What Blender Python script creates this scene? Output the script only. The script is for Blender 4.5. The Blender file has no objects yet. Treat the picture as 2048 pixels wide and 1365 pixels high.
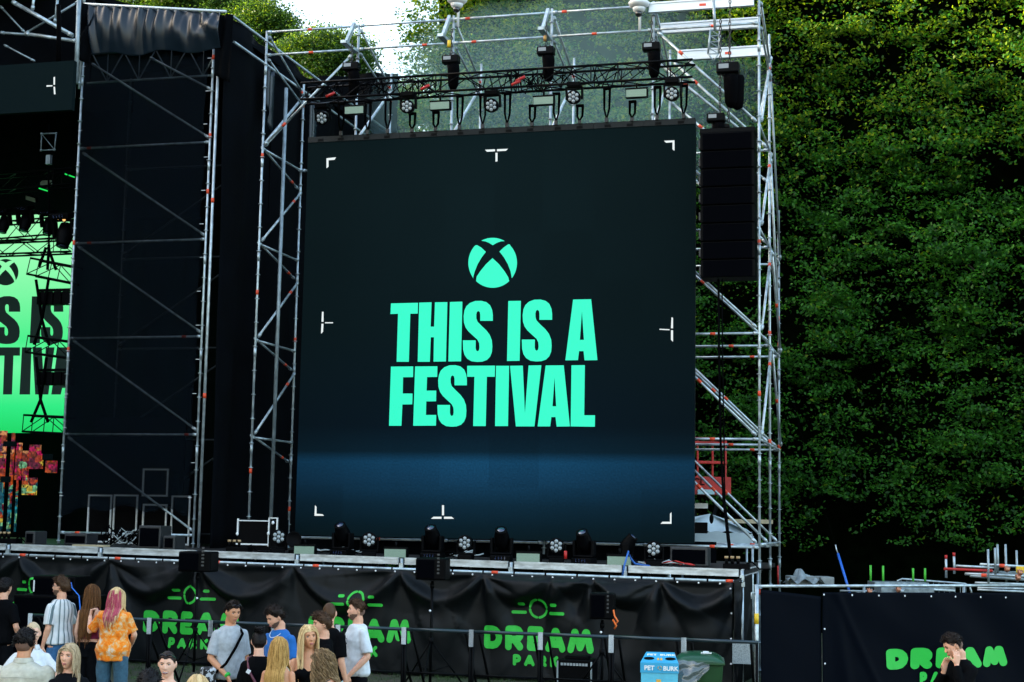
import bpy, bmesh, math, random
import numpy as np
from mathutils import Vector, Matrix, noise

# ------------------------------------------------------------------ camera
F_PX, CAM_H = 3070.0, 2.78
PITCH, ROLL, ALPHA = math.radians(6.68), math.radians(1.03), math.radians(15)
scene = bpy.context.scene
col = scene.collection
cam_data = bpy.data.cameras.new('camera')
cam = bpy.data.objects.new('camera', cam_data)
col.objects.link(cam)
cam.location = (0, 0, CAM_H)
CAM_R = Matrix.Rotation(math.pi / 2 + PITCH, 3, 'X') @ Matrix.Rotation(ROLL, 3, 'Z')
cam.rotation_euler = CAM_R.to_euler()
cam_data.sensor_width = 36
cam_data.lens = F_PX / 2048 * 36
cam_data.clip_end = 2000
scene.camera = cam

# ------------------------------------------------------------------ light
EXPO = 2.7
SUN_EL, SUN_AZ = math.radians(14), math.radians(-87)      # azimuth from +Y towards +X
scene.view_settings.view_transform = 'Standard'
scene.view_settings.look = 'None'
scene.view_settings.exposure = EXPO
scene.view_settings.gamma = 1
world = bpy.data.worlds.new('World')
scene.world = world
world.use_nodes = True
wn = world.node_tree
bg = wn.nodes['Background']
sky = wn.nodes.new('ShaderNodeTexSky')
sky.sky_type = 'NISHITA'
sky.sun_disc = False
sky.sun_elevation = SUN_EL
sky.sun_rotation = SUN_AZ
sky.air_density = 1.0
sky.dust_density = 3.0
sky.ozone_density = 0.2
wn.links.new(sky.outputs[0], bg.inputs[0])
bg.inputs[1].default_value = 0.15
sd = bpy.data.lights.new('sun', 'SUN')
sd.energy = 3.0
sd.angle = math.radians(0.5)
sd.color = (1, 0.9, 0.72)
sun = bpy.data.objects.new('sun', sd)
col.objects.link(sun)
to_sun = Vector((math.sin(SUN_AZ) * math.cos(SUN_EL), math.cos(SUN_AZ) * math.cos(SUN_EL), math.sin(SUN_EL)))
sun.rotation_euler = to_sun.to_track_quat('Z', 'Y').to_euler()
scene.cycles.max_bounces = 6
scene.cycles.transparent_max_bounces = 12
scene.cycles.use_denoising = True

# ------------------------------------------------------------------ frames: stage axes T (right along the stage), N (away), Z
T = Vector((math.cos(ALPHA), -math.sin(ALPHA), 0))
N = Vector((math.sin(ALPHA), math.cos(ALPHA), 0))
Z = Vector((0, 0, 1))
CAMP = Vector((0, 0, CAM_H))
RZ = -ALPHA
SR = Matrix.Rotation(RZ, 3, 'Z')
def S(t, n, z): return T * t + N * n + Z * z
def ray(x, y): return CAM_R @ Vector(((x - 1024) / F_PX, -(y - 682.5) / F_PX, -1))
def PN(x, y, n): d = ray(x, y); return CAMP + d * (n / N.dot(d))          # where a line of sight meets the upright plane n
def PD(x, y, dist): d = ray(x, y); return CAMP + d * (dist / d.y)
def PZ(x, y, z): d = ray(x, y); return CAMP + d * ((z - CAM_H) / d.z)
def tz(x, y, n): p = PN(x, y, n); return T.dot(p), p.z
rnd = random.Random(7)

# ------------------------------------------------------------------ object bookkeeping
def tag(o, label=None, cat=None, group=None, kind=None):
    if label: o['label'] = label
    if cat: o['category'] = cat
    if group: o['group'] = group
    if kind: o['kind'] = kind
    return o
def WM(o):
    m = o.matrix_basis.copy()
    while o.parent: o = o.parent; m = o.matrix_basis @ m
    return m
def thing(name, label, cat, loc=(0, 0, 0), rz=0.0, group=None):
    o = bpy.data.objects.new(name, None)
    o.empty_display_size = 0.2
    col.objects.link(o); o.location = loc; o.rotation_euler = (0, 0, rz)
    return tag(o, label, cat, group)
KIDS = {}
def kids(o): return KIDS.get(o.name, [])
def adopt(o, parent):
    o.parent = parent
    KIDS.setdefault(parent.name, []).append(o)
def copy_tree(o, parent=None):
    c = o.copy(); col.objects.link(c)
    if parent: adopt(c, parent)
    for ch in list(kids(o)): copy_tree(ch, c)
    return c
def place(root, used, loc, rz=RZ, label=None, scale=None, rot=None):
    """the first time moves the prototype itself, after that a copy of it"""
    o = copy_tree(root) if used else root
    o.location = loc; o.rotation_euler = rot if rot else (0, 0, rz)
    if scale: o.scale = (scale,) * 3
    if label: o['label'] = label
    return o
def frame_of(d):
    d = d.normalized()
    a = Z if abs(d.z) < 0.95 else Vector((1, 0, 0))
    u = d.cross(a).normalized()
    return u, d.cross(u).normalized()
class MB:
    def __init__(s): s.v = []; s.f = []; s.m = []; s.cur = 0; s.sm = []; s.smooth = False
    def add(s, vs, fs, mi=None):
        b = len(s.v); s.v += [Vector(v) for v in vs]
        for f in fs: s.f.append([b + i for i in f]); s.m.append(s.cur if mi is None else mi); s.sm.append(s.smooth)
        return s
    def obox(s, c, hs, R=None, mi=None):
        R = R or SR; c = Vector(c)
        vs = [c + R @ Vector((sx * hs[0], sy * hs[1], sz * hs[2])) for sx in (-1, 1) for sy in (-1, 1) for sz in (-1, 1)]
        return s.add(vs, [(0, 1, 3, 2), (4, 6, 7, 5), (0, 4, 5, 1), (2, 3, 7, 6), (0, 2, 6, 4), (1, 5, 7, 3)], mi)
    def sbox(s, t0, t1, n0, n1, z0, z1, mi=None):                    # box along the stage axes
        return s.obox(S((t0 + t1) / 2, (n0 + n1) / 2, (z0 + z1) / 2), (abs(t1 - t0) / 2, abs(n1 - n0) / 2, abs(z1 - z0) / 2), SR, mi)
    def box(s, x0, x1, y0, y1, z0, z1, mi=None):                     # local, unrotated
        return s.obox(((x0 + x1) / 2, (y0 + y1) / 2, (z0 + z1) / 2), (abs(x1 - x0) / 2, abs(y1 - y0) / 2, abs(z1 - z0) / 2), Matrix.Identity(3), mi)
    def tube(s, p0, p1, r, seg=8, mi=None, r1=None, cap=True):
        p0 = Vector(p0); p1 = Vector(p1); r1 = r if r1 is None else r1
        u, w = frame_of(p1 - p0); vs = []
        for p, rr in ((p0, r), (p1, r1)):
            for k in range(seg):
                a = 2 * math.pi * k / seg; vs.append(p + (u * math.cos(a) + w * math.sin(a)) * rr)
        fs = [(k, (k + 1) % seg, seg + (k + 1) % seg, seg + k) for k in range(seg)]
        sm, s.smooth = s.smooth, seg > 5
        s.add(vs, fs, mi); s.smooth = sm
        if cap:
            b = len(s.v) - 2 * seg
            for f in (list(range(seg))[::-1], list(range(seg, 2 * seg))):
                s.f.append([b + i for i in f]); s.m.append(s.cur if mi is None else mi); s.sm.append(False)
        return s
    def path(s, pts, r, seg=6, mi=None, taper=None):
        pts = [Vector(p) for p in pts]; n = len(pts); vs = []
        u = None
        for i, p in enumerate(pts):
            d = (pts[min(i + 1, n - 1)] - pts[max(i - 1, 0)])
            if d.length < 1e-6: d = Z.copy()
            d.normalize()
            if u is None: u, w = frame_of(d)
            else:
                u = (u - d * u.dot(d))
                if u.length < 1e-4: u, _ = frame_of(d)
                u.normalize(); w = d.cross(u)
            rr = r if taper is None else taper(i / (n - 1)) * r
            for k in range(seg):
                a = 2 * math.pi * k / seg; vs.append(p + (u * math.cos(a) + w * math.sin(a)) * rr)
        fs = [(i * seg + k, i * seg + (k + 1) % seg, (i + 1) * seg + (k + 1) % seg, (i + 1) * seg + k) for i in range(n - 1) for k in range(seg)]
        fs += [list(range(seg))[::-1], list(range((n - 1) * seg, n * seg))]
        sm, s.smooth = s.smooth, True
        s.add(vs, fs, mi); s.smooth = sm
        return s
    def lathe(s, c, axis, prof, seg=16, mi=None):                    # prof: (distance along axis, radius)
        c = Vector(c); axis = Vector(axis).normalized(); u, w = frame_of(axis); vs = []
        for h, r in prof:
            for k in range(seg):
                a = 2 * math.pi * k / seg; vs.append(c + axis * h + (u * math.cos(a) + w * math.sin(a)) * r)
        n = len(prof)
        fs = [(i * seg + k, i * seg + (k + 1) % seg, (i + 1) * seg + (k + 1) % seg, (i + 1) * seg + k) for i in range(n - 1) for k in range(seg)]
        fs += [list(range(seg))[::-1], list(range((n - 1) * seg, n * seg))]
        sm, s.smooth = s.smooth, True
        s.add(vs, fs, mi); s.smooth = sm
        return s
    def ell(s, c, rad, mi=None, seg=12, R=None):
        c = Vector(c); vs = []; rings = max(4, seg // 2 + 1)
        for i in range(1, rings):
            ph = math.pi * i / rings
            for k in range(seg):
                a = 2 * math.pi * k / seg
                p = Vector((rad[0] * math.sin(ph) * math.cos(a), rad[1] * math.sin(ph) * math.sin(a), rad[2] * math.cos(ph)))
                vs.append(c + (R @ p if R else p))
        top = Vector((0, 0, rad[2])); vs += [c + (R @ top if R else top), c - (R @ top if R else top)]
        m = (rings - 1) * seg
        fs = [(i * seg + k, (i + 1) * seg + k, (i + 1) * seg + (k + 1) % seg, i * seg + (k + 1) % seg) for i in range(rings - 2) for k in range(seg)]
        fs += [(m, k, (k + 1) % seg) for k in range(seg)] + [(m + 1, m - seg + (k + 1) % seg, m - seg + k) for k in range(seg)]
        sm, s.smooth = s.smooth, True
        s.add(vs, fs, mi); s.smooth = sm
        return s
    def grid(s, fn, nu, nv, mi=None, smooth=True):
        vs = [fn(i / nu, j / nv) for j in range(nv + 1) for i in range(nu + 1)]
        fs = [(j * (nu + 1) + i, j * (nu + 1) + i + 1, (j + 1) * (nu + 1) + i + 1, (j + 1) * (nu + 1) + i) for j in range(nv) for i in range(nu)]
        sm, s.smooth = s.smooth, smooth
        s.add(vs, fs, mi); s.smooth = sm
        return s
    def build(s, name, mats, parent=None, bevel=0, solid=0):
        me = bpy.data.meshes.new(name)
        vs = s.v
        if parent:
            inv = WM(parent).inverted(); vs = [inv @ v for v in vs]
        me.from_pydata([tuple(v) for v in vs], [], s.f)
        for m in (mats if isinstance(mats, (list, tuple)) else [mats]): me.materials.append(m)
        me.polygons.foreach_set('material_index', s.m)
        me.polygons.foreach_set('use_smooth', s.sm)
        me.update()
        o = bpy.data.objects.new(name, me); col.objects.link(o)
        if parent: adopt(o, parent)
        if bevel:
            b = o.modifiers.new('bevel', 'BEVEL'); b.width = bevel; b.segments = 2; b.limit_method = 'ANGLE'
        if solid:
            b = o.modifiers.new('solid', 'SOLIDIFY'); b.thickness = solid
        return o
class LB(MB):
    """same, but its shapes are already written in the parent's own coordinates"""
    def build(s, name, mats, parent=None, **k):
        if parent: m = WM(parent); s.v = [m @ v for v in s.v]
        return MB.build(s, name, mats, parent, **k)

def shapes(loops, to_world, name, m, parent, mb=None):
    """flat shapes from closed outlines (holes by even-odd), tessellated, put where to_world(x, y) says"""
    cu = bpy.data.curves.new('tmp', 'CURVE'); cu.dimensions = '2D'; cu.fill_mode = 'BOTH'
    for lp in loops:
        sp = cu.splines.new('POLY'); sp.points.add(len(lp) - 1); sp.use_cyclic_u = True
        for p, (x, y) in zip(sp.points, lp): p.co = (x, y, 0, 1)
    o = bpy.data.objects.new('tmp', cu)
    me = bpy.data.meshes.new_from_object(o)
    out = mb or MB()
    out.add([to_world(v.co.x, v.co.y) for v in me.vertices], [list(p.vertices) for p in me.polygons])
    bpy.data.objects.remove(o); bpy.data.curves.remove(cu); bpy.data.meshes.remove(me)
    return out if mb is not None else out.build(name, m, parent)
def font_shapes(text, to_world, name, m, parent, size=1.0, bold=0.0, align='LEFT', space=1.0):
    cu = bpy.data.curves.new('tmp', 'FONT'); cu.body = text; cu.size = size; cu.align_x = align; cu.offset = bold; cu.space_character = space
    cu.resolution_u = 3
    o = bpy.data.objects.new('tmp', cu)
    me = bpy.data.meshes.new_from_object(o)
    out = MB(); out.add([to_world(v.co.x, v.co.y) for v in me.vertices], [list(p.vertices) for p in me.polygons])
    bpy.data.objects.remove(o); bpy.data.curves.remove(cu); bpy.data.meshes.remove(me)
    return out.build(name, m, parent)

# ------------------------------------------------------------------ materials
def lin(c):
    c = c / 255
    return c / 12.92 if c <= 0.04045 else ((c + 0.055) / 1.055) ** 2.4
def rgb(r, g, b): return (lin(r), lin(g), lin(b), 1)
def mat(name, c, rough=0.6, metal=0.0, var=0.0, scale=8.0, bump=0.0, bscale=60.0, spec=0.5, coat=0.0, sheen=0.0, stretch=(1, 1, 1)):
    m = bpy.data.materials.new(name); m.use_nodes = True
    nt = m.node_tree; b = nt.nodes['Principled BSDF']
    c = tuple(c) + ((1,) if len(c) == 3 else ())
    b.inputs['Base Color'].default_value = c
    b.inputs['Roughness'].default_value = rough
    b.inputs['Metallic'].default_value = metal
    b.inputs['Specular IOR Level'].default_value = spec
    if coat: b.inputs['Coat Weight'].default_value = coat
    if sheen: b.inputs['Sheen Weight'].default_value = sheen
    tc = nt.nodes.new('ShaderNodeTexCoord'); mp = nt.nodes.new('ShaderNodeMapping'); mp.inputs['Scale'].default_value = stretch
    nt.links.new(tc.outputs['Object'], mp.inputs[0])
    if var:
        nz = nt.nodes.new('ShaderNodeTexNoise'); nz.inputs['Scale'].default_value = scale; nz.inputs['Detail'].default_value = 6
        nt.links.new(mp.outputs[0], nz.inputs['Vector'])
        mr = nt.nodes.new('ShaderNodeMapRange'); mr.inputs['From Min'].default_value = 0.3; mr.inputs['From Max'].default_value = 0.7
        mr.inputs['To Min'].default_value = 1 - var; mr.inputs['To Max'].default_value = 1 + var
        nt.links.new(nz.outputs['Fac'], mr.inputs['Value'])
        mx = nt.nodes.new('ShaderNodeMix'); mx.data_type = 'RGBA'; mx.blend_type = 'MULTIPLY'; mx.inputs['Factor'].default_value = 1
        mx.inputs[6].default_value = c; nt.links.new(mr.outputs[0], mx.inputs[7]); nt.links.new(mx.outputs[2], b.inputs['Base Color'])
        mr2 = nt.nodes.new('ShaderNodeMapRange'); mr2.inputs['To Min'].default_value = max(0.05, rough - 0.12); mr2.inputs['To Max'].default_value = min(1, rough + 0.12)
        nt.links.new(nz.outputs['Fac'], mr2.inputs['Value']); nt.links.new(mr2.outputs[0], b.inputs['Roughness'])
    if bump:
        n2 = nt.nodes.new('ShaderNodeTexNoise'); n2.inputs['Scale'].default_value = bscale; n2.inputs['Detail'].default_value = 4
        nt.links.new(mp.outputs[0], n2.inputs['Vector'])
        bp = nt.nodes.new('ShaderNodeBump'); bp.inputs['Strength'].default_value = bump; bp.inputs['Distance'].default_value = 0.02
        nt.links.new(n2.outputs['Fac'], bp.inputs['Height']); nt.links.new(bp.outputs[0], b.inputs['Normal'])
    return m
def emit(name, c, k=1.0, base=(0.01, 0.01, 0.01, 1), noise_amt=0.0, nscale=200):
    """a surface that gives off light and shows as colour c (sRGB 0..255) at this exposure"""
    m = bpy.data.materials.new(name); m.use_nodes = True
    b = m.node_tree.nodes['Principled BSDF']
    b.inputs['Base Color'].default_value = base; b.inputs['Roughness'].default_value = 0.5
    b.inputs['Emission Color'].default_value = rgb(*c)
    b.inputs['Emission Strength'].default_value = k / 2 ** EXPO
    if noise_amt:
        nt = m.node_tree
        tc = nt.nodes.new('ShaderNodeTexCoord'); nz = nt.nodes.new('ShaderNodeTexNoise'); nz.inputs['Scale'].default_value = nscale
        nt.links.new(tc.outputs['Object'], nz.inputs['Vector'])
        mr = nt.nodes.new('ShaderNodeMapRange'); mr.inputs['From Min'].default_value = .3; mr.inputs['From Max'].default_value = .7
        mr.inputs['To Min'].default_value = (1 - noise_amt) * k / 2 ** EXPO; mr.inputs['To Max'].default_value = (1 + noise_amt) * k / 2 ** EXPO
        nt.links.new(nz.outputs['Fac'], mr.inputs['Value']); nt.links.new(mr.outputs[0], b.inputs['Emission Strength'])
    return m
M = {}
M['steel'] = mat('galvanised_steel', (0.47, 0.55, 0.58), 0.42, 0.6, var=0.35, scale=7)
M['steel_dull'] = mat('weathered_galvanised_steel', (0.30, 0.37, 0.40), 0.45, 0.5, var=0.3, scale=5)
M['steel_dark'] = mat('shade_darkened_steel', (0.03, 0.04, 0.045), 0.6, 0.3, var=0.3, scale=5)  # darkened copy of the steel; the tower's inner shade is in the colour
M['alu'] = mat('bright_aluminium', (0.75, 0.80, 0.82), 0.45, 0.35, var=0.12, scale=3, stretch=(0.4, 0.4, 6))
M['tape'] = mat('orange_tape', (0.75, 0.07, 0.02), 0.5)
M['black_metal'] = mat('black_powder_coated_metal', (0.0016, 0.002, 0.0026), 0.45, 0.0, var=0.3, scale=6, spec=.06)
M['black_plastic'] = mat('black_plastic', (0.0013, 0.0015, 0.002), 0.5, var=0.3, scale=10, spec=.05)
M['black_cloth'] = mat('black_stage_cloth', (0.001, 0.0018, 0.003), 0.95, var=0.4, scale=1.2, bump=0.3, bscale=40, spec=0.06)
M['rope'] = mat('black_webbing', (0.0014, 0.0015, 0.002), 0.8, spec=.02)
M['chain'] = mat('dark_chain_steel', (0.05, 0.05, 0.05), 0.5, 0.8)
M['white'] = mat('white_paint', (0.75, 0.77, 0.78), 0.5, var=0.05)
M['red'] = mat('red_paint', (0.45, 0.015, 0.012), 0.45, var=0.25, scale=5)
M['yellow'] = mat('yellow_plastic', (0.75, 0.5, 0.02), 0.5)
M['grass'] = None
# ================================================================== SETTING
gm = bpy.data.materials.new('trodden_grass'); gm.use_nodes = True
nt = gm.node_tree; b = nt.nodes['Principled BSDF']; b.inputs['Roughness'].default_value = 0.95
tc = nt.nodes.new('ShaderNodeTexCoord'); nz = nt.nodes.new('ShaderNodeTexNoise'); nz.inputs['Scale'].default_value = 0.7; nz.inputs['Detail'].default_value = 8
nt.links.new(tc.outputs['Object'], nz.inputs['Vector'])
cr = nt.nodes.new('ShaderNodeValToRGB'); cr.color_ramp.elements[0].position = 0.4; cr.color_ramp.elements[1].position = 0.62
cr.color_ramp.elements[0].color = (0.018, 0.035, 0.008, 1); cr.color_ramp.elements[1].color = (0.05, 0.04, 0.025, 1)
nt.links.new(nz.outputs['Fac'], cr.inputs[0]); nt.links.new(cr.outputs[0], b.inputs['Base Color'])
g = MB()
def ground_pt(u, v):
    x = (u - .5) * 700; y = -120 + v * 720
    return Vector((x, y, 0.03 * noise.noise(Vector((x, y, 0)) * 0.2)))
g.grid(ground_pt, 120, 120)
tag(g.build('ground', gm), kind='structure')
# grass tufts in the strip between the barrier and the stage and around it
gr = MB(); rg = random.Random(3)
for i in range(9000):
    t = rg.uniform(-16, 6); n = rg.uniform(19.5, 27.2); p = S(t, n, 0)
    for k in range(3):
        a = rg.uniform(0, 6.3); d = Vector((math.cos(a), math.sin(a), 0)); h = rg.uniform(.03, .09)
        q = p + d * rg.uniform(0, .04)
        gr.add([q - d.cross(Z) * .004, q + d.cross(Z) * .004, q + d * h * .5 + Z * h], [(0, 1, 2)])
tag(gr.build('grass', mat('grass_blades', (0.03, 0.07, 0.012), 0.8, var=.4, scale=2)), 'short green grass in front of the stage', 'grass', kind='stuff')

# ------------------------------------------------------------------ leaves
def leaf_mat(name, c, c2, trans=0.35):
    m = bpy.data.materials.new(name); m.use_nodes = True
    nt = m.node_tree; out = nt.nodes['Material Output']; b = nt.nodes['Principled BSDF']
    b.inputs['Roughness'].default_value = 0.5; b.inputs['Specular IOR Level'].default_value = 0.22
    geo = nt.nodes.new('ShaderNodeNewGeometry'); cr = nt.nodes.new('ShaderNodeMix'); cr.data_type = 'RGBA'
    cr.inputs[6].default_value = c + (1,); cr.inputs[7].default_value = c2 + (1,)
    nt.links.new(geo.outputs['Random Per Island'], cr.inputs['Factor']); nt.links.new(cr.outputs[2], b.inputs['Base Color'])
    tr = nt.nodes.new('ShaderNodeBsdfTranslucent')
    mu = nt.nodes.new('ShaderNodeMix'); mu.data_type = 'RGBA'; mu.blend_type = 'MULTIPLY'; mu.inputs['Factor'].default_value = 1
    nt.links.new(cr.outputs[2], mu.inputs[6]); mu.inputs[7].default_value = (2.6, 2.2, 0.8, 1)
    nt.links.new(mu.outputs[2], tr.inputs[0])
    mx = nt.nodes.new('ShaderNodeMixShader'); mx.inputs[0].default_value = trans
    nt.links.new(b.outputs[0], mx.inputs[1]); nt.links.new(tr.outputs[0], mx.inputs[2]); nt.links.new(mx.outputs[0], out.inputs[0])
    return m
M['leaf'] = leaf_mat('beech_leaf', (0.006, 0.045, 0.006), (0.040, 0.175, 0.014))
M['leaf_warm'] = leaf_mat('sun_tinted_leaf', (0.06, 0.14, 0.008), (0.17, 0.26, 0.015), 0.45)  # yellower copy of the leaf; sunlight is put into its colour
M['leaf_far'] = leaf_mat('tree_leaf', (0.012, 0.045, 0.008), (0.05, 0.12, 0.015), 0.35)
M['hedge_dark'] = mat('painted_shade_backing', (0.001, 0.002, 0.0008), 1.0, var=.5, scale=3, spec=0)  # near-black colour stands in for deep shade
M['bark'] = mat('grey_brown_bark', (0.06, 0.05, 0.04), 0.9, var=.4, scale=6, bump=.6, bscale=20, stretch=(1, 1, .3))
def leaves(name, centres, spread, per, size, mats, parent, seed=1, up=0.55, mi_fn=None):
    """centres (k,3) of sprays in world space; every spray is a flat ragged cluster of small pointed leaves"""
    rs = np.random.RandomState(seed); k = len(centres)
    c = np.repeat(np.asarray(centres, float), per, axis=0); n = len(c)
    sp = np.repeat(np.asarray(spread, float).reshape(-1, 3) * np.ones((k, 3)), per, axis=0)
    off = rs.normal(0, 1, (n, 3)); off /= np.maximum(1, np.linalg.norm(off, axis=1, keepdims=True) / 1.7)
    tilt = np.repeat(rs.normal(0, .35, (k, 2)), per, axis=0)
    o = off * sp; o[:, 2] += o[:, 0] * tilt[:, 0] + o[:, 1] * tilt[:, 1]
    p = c + o
    nrm = rs.normal(0, 1, (n, 3)) * (1 - up); nrm[:, 2] += up; nrm[:, 1] -= up * .55
    nrm /= np.linalg.norm(nrm, axis=1, keepdims=True)
    ax = rs.normal(0, 1, (n, 3)); ax -= nrm * (ax * nrm).sum(1, keepdims=True); ax /= np.linalg.norm(ax, axis=1, keepdims=True)
    bx = np.cross(nrm, ax); s = size * rs.uniform(.6, 1.25, (n, 1))
    fold = nrm * s * .12
    v = np.stack([p - ax * s * .5, p + bx * s * .3 + fold, p + ax * s * .5, p - bx * s * .3 + fold], axis=1).reshape(-1, 3)
    if parent:
        inv = np.array(WM(parent).inverted()); v = v @ inv[:3, :3].T + inv[:3, 3]
    me = bpy.data.meshes.new(name)
    me.vertices.add(len(v)); me.vertices.foreach_set('co', v.astype('f').ravel())
    me.loops.add(n * 4); me.loops.foreach_set('vertex_index', np.arange(n * 4, dtype='i'))
    me.polygons.add(n); me.polygons.foreach_set('loop_start', np.arange(0, n * 4, 4, dtype='i')); me.polygons.foreach_set('loop_total', np.full(n, 4, 'i'))
    for m in mats: me.materials.append(m)
    if mi_fn is not None: me.polygons.foreach_set('material_index', mi_fn(p, rs).astype('i'))
    me.update(); me.validate()
    ob = bpy.data.objects.new(name, me); col.objects.link(ob)
    if parent: adopt(ob, parent)
    return ob

# ------------------------------------------------------------------ the tall clipped hedge behind the stage
HN = 41.0
def hedge_n(t, z):                                   # uneven face of the hedge
    return HN - 0.05 * t + .75 * noise.fractal(Vector((t * .28, 3.1, z * .33)), 1, 2, 4) + 0.7 * noise.noise(Vector((t * .9, 1.7, z * 1.1)))
HTOP = 22.5
t_left = tz(812, 100, HN)[0]
hedge = thing('hedge', 'towering dense green beech hedge filling the right side behind the stage', 'hedge', S(8, HN, 0))
rh = random.Random(11); cs = []; sps = []
def left_edge(z): return t_left + 0.9 * noise.noise(Vector((0, 5, z * .7))) + .55 * noise.noise(Vector((0, 9, z * 1.9))) + max(0, z - 17) * .3
for i in range(17500):
    z = rh.uniform(2.2, HTOP); t = rh.uniform(t_left - 1.2, 21)
    if t < left_edge(z): continue
    if z < 4.2 and rh.random() > (z - 2.0) / 2.4: continue
    lump = .4 * noise.noise(Vector((t * .6, 7.7, z * 1.3))) + .9 * noise.noise(Vector((t * 1.5 + z * .5, 2.7, z * 3.8)))
    if lump < .04 and rh.random() < .95: continue
    q = S(t, hedge_n(t, z) - rh.uniform(0, .7), z); cs.append(tuple(q))
    L = rh.uniform(.16, .42); sps.append((L, L * .8, L * .2))
for i in range(4600):                                # loose deeper twigs so that the gaps are not empty, and a fuller left edge
    z = rh.uniform(3.2, HTOP); t = rh.uniform(t_left - .8, 21) if i % 4 == 0 else t_left + rh.uniform(-.5, 3.0) ** 1.0
    if t < left_edge(z): continue
    cs.append(tuple(S(t, hedge_n(t, z) + (rh.uniform(0, .5) if i % 4 == 0 else rh.uniform(-.6, 3.5)), z))); sps.append((.5, .4, .28))
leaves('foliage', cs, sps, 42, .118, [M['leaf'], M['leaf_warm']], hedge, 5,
       mi_fn=lambda p, rs: (rs.uniform(0, 1, len(p)) < np.clip((p[:, 2] - 11) / 9, .03, .6)))  # share of sun-tinted leaves grows with height, painting lit tops
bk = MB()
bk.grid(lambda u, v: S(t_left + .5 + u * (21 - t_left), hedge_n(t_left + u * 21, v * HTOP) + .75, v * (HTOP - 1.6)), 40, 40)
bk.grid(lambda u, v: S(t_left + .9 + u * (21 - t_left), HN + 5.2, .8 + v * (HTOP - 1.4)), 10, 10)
bk.build('shade_backing', M['hedge_dark'], hedge)  # smooth sheets in shade colour behind the gaps between leaves
for i in range(11):
    t = t_left + 1.2 + i * 2.15 + rh.uniform(-.3, .3); n = HN + 2.6 + rh.uniform(-.3, .5)
    tb = MB(); tb.path([S(t, n, -.1), S(t + .05, n, 1.5), S(t - .05, n, 4), S(t + .1, n + .1, 9), S(t, n, 15)], .24, 8, taper=lambda u: 1 - .75 * u)
    for k in range(7):
        z = 2.2 + k * 1.7; tb.path([S(t, n, z), S(t + rh.uniform(-.8, .8), n - .5, z + .5), S(t + rh.uniform(-1.4, 1.4), n - 1, z + .8)], .06, 5, taper=lambda u: 1 - .7 * u)
    tb.build('trunk', M['bark'], hedge)

# unseen hedge added far to the left to keep the stage and crowd in shade
h2 = thing('hedge', 'unseen towering hedge added far to the left to shade the stage', 'hedge', S(-38, 20, 0), RZ)
H2 = lambda n: (25.9 if n < 50 else 17.5) + 1.6 * noise.noise(Vector((n * .12, 4, 4))) + 1.0 * noise.noise(Vector((n * .5, 8, 4)))  # top stepped down so that sun reaches the far trees
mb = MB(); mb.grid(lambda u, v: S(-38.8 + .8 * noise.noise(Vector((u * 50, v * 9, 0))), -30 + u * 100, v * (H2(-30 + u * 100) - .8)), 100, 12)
mb.grid(lambda u, v: S(-41.5, -30 + u * 100, v * 23.5), 20, 4); mb.build('shade_backing', M['hedge_dark'], h2)
r2 = random.Random(4); c2 = []
for _ in range(3200): n_ = r2.uniform(-30, 70); c2.append(tuple(S(-38.3 + r2.uniform(-.8, .5), n_, H2(n_) * r2.random() ** .45)))
leaves('foliage', c2, [(.7, .7, .35)] * len(c2), 22, .34, [M['leaf']], h2, 6)
# dark undergrowth closing the far side of the lawn behind everything
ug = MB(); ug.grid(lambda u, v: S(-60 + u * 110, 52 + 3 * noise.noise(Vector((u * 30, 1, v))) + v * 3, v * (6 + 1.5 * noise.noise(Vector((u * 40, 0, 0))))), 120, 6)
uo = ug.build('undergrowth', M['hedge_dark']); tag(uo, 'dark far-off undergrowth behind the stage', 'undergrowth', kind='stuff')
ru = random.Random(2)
leaves('undergrowth', [tuple(S(ru.uniform(-50, 25), 51.5, ru.uniform(.3, 6))) for _ in range(1500)], [(.6, .4, .3)] * 1500, 20, .2, [M['leaf']], uo, 9)
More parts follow.
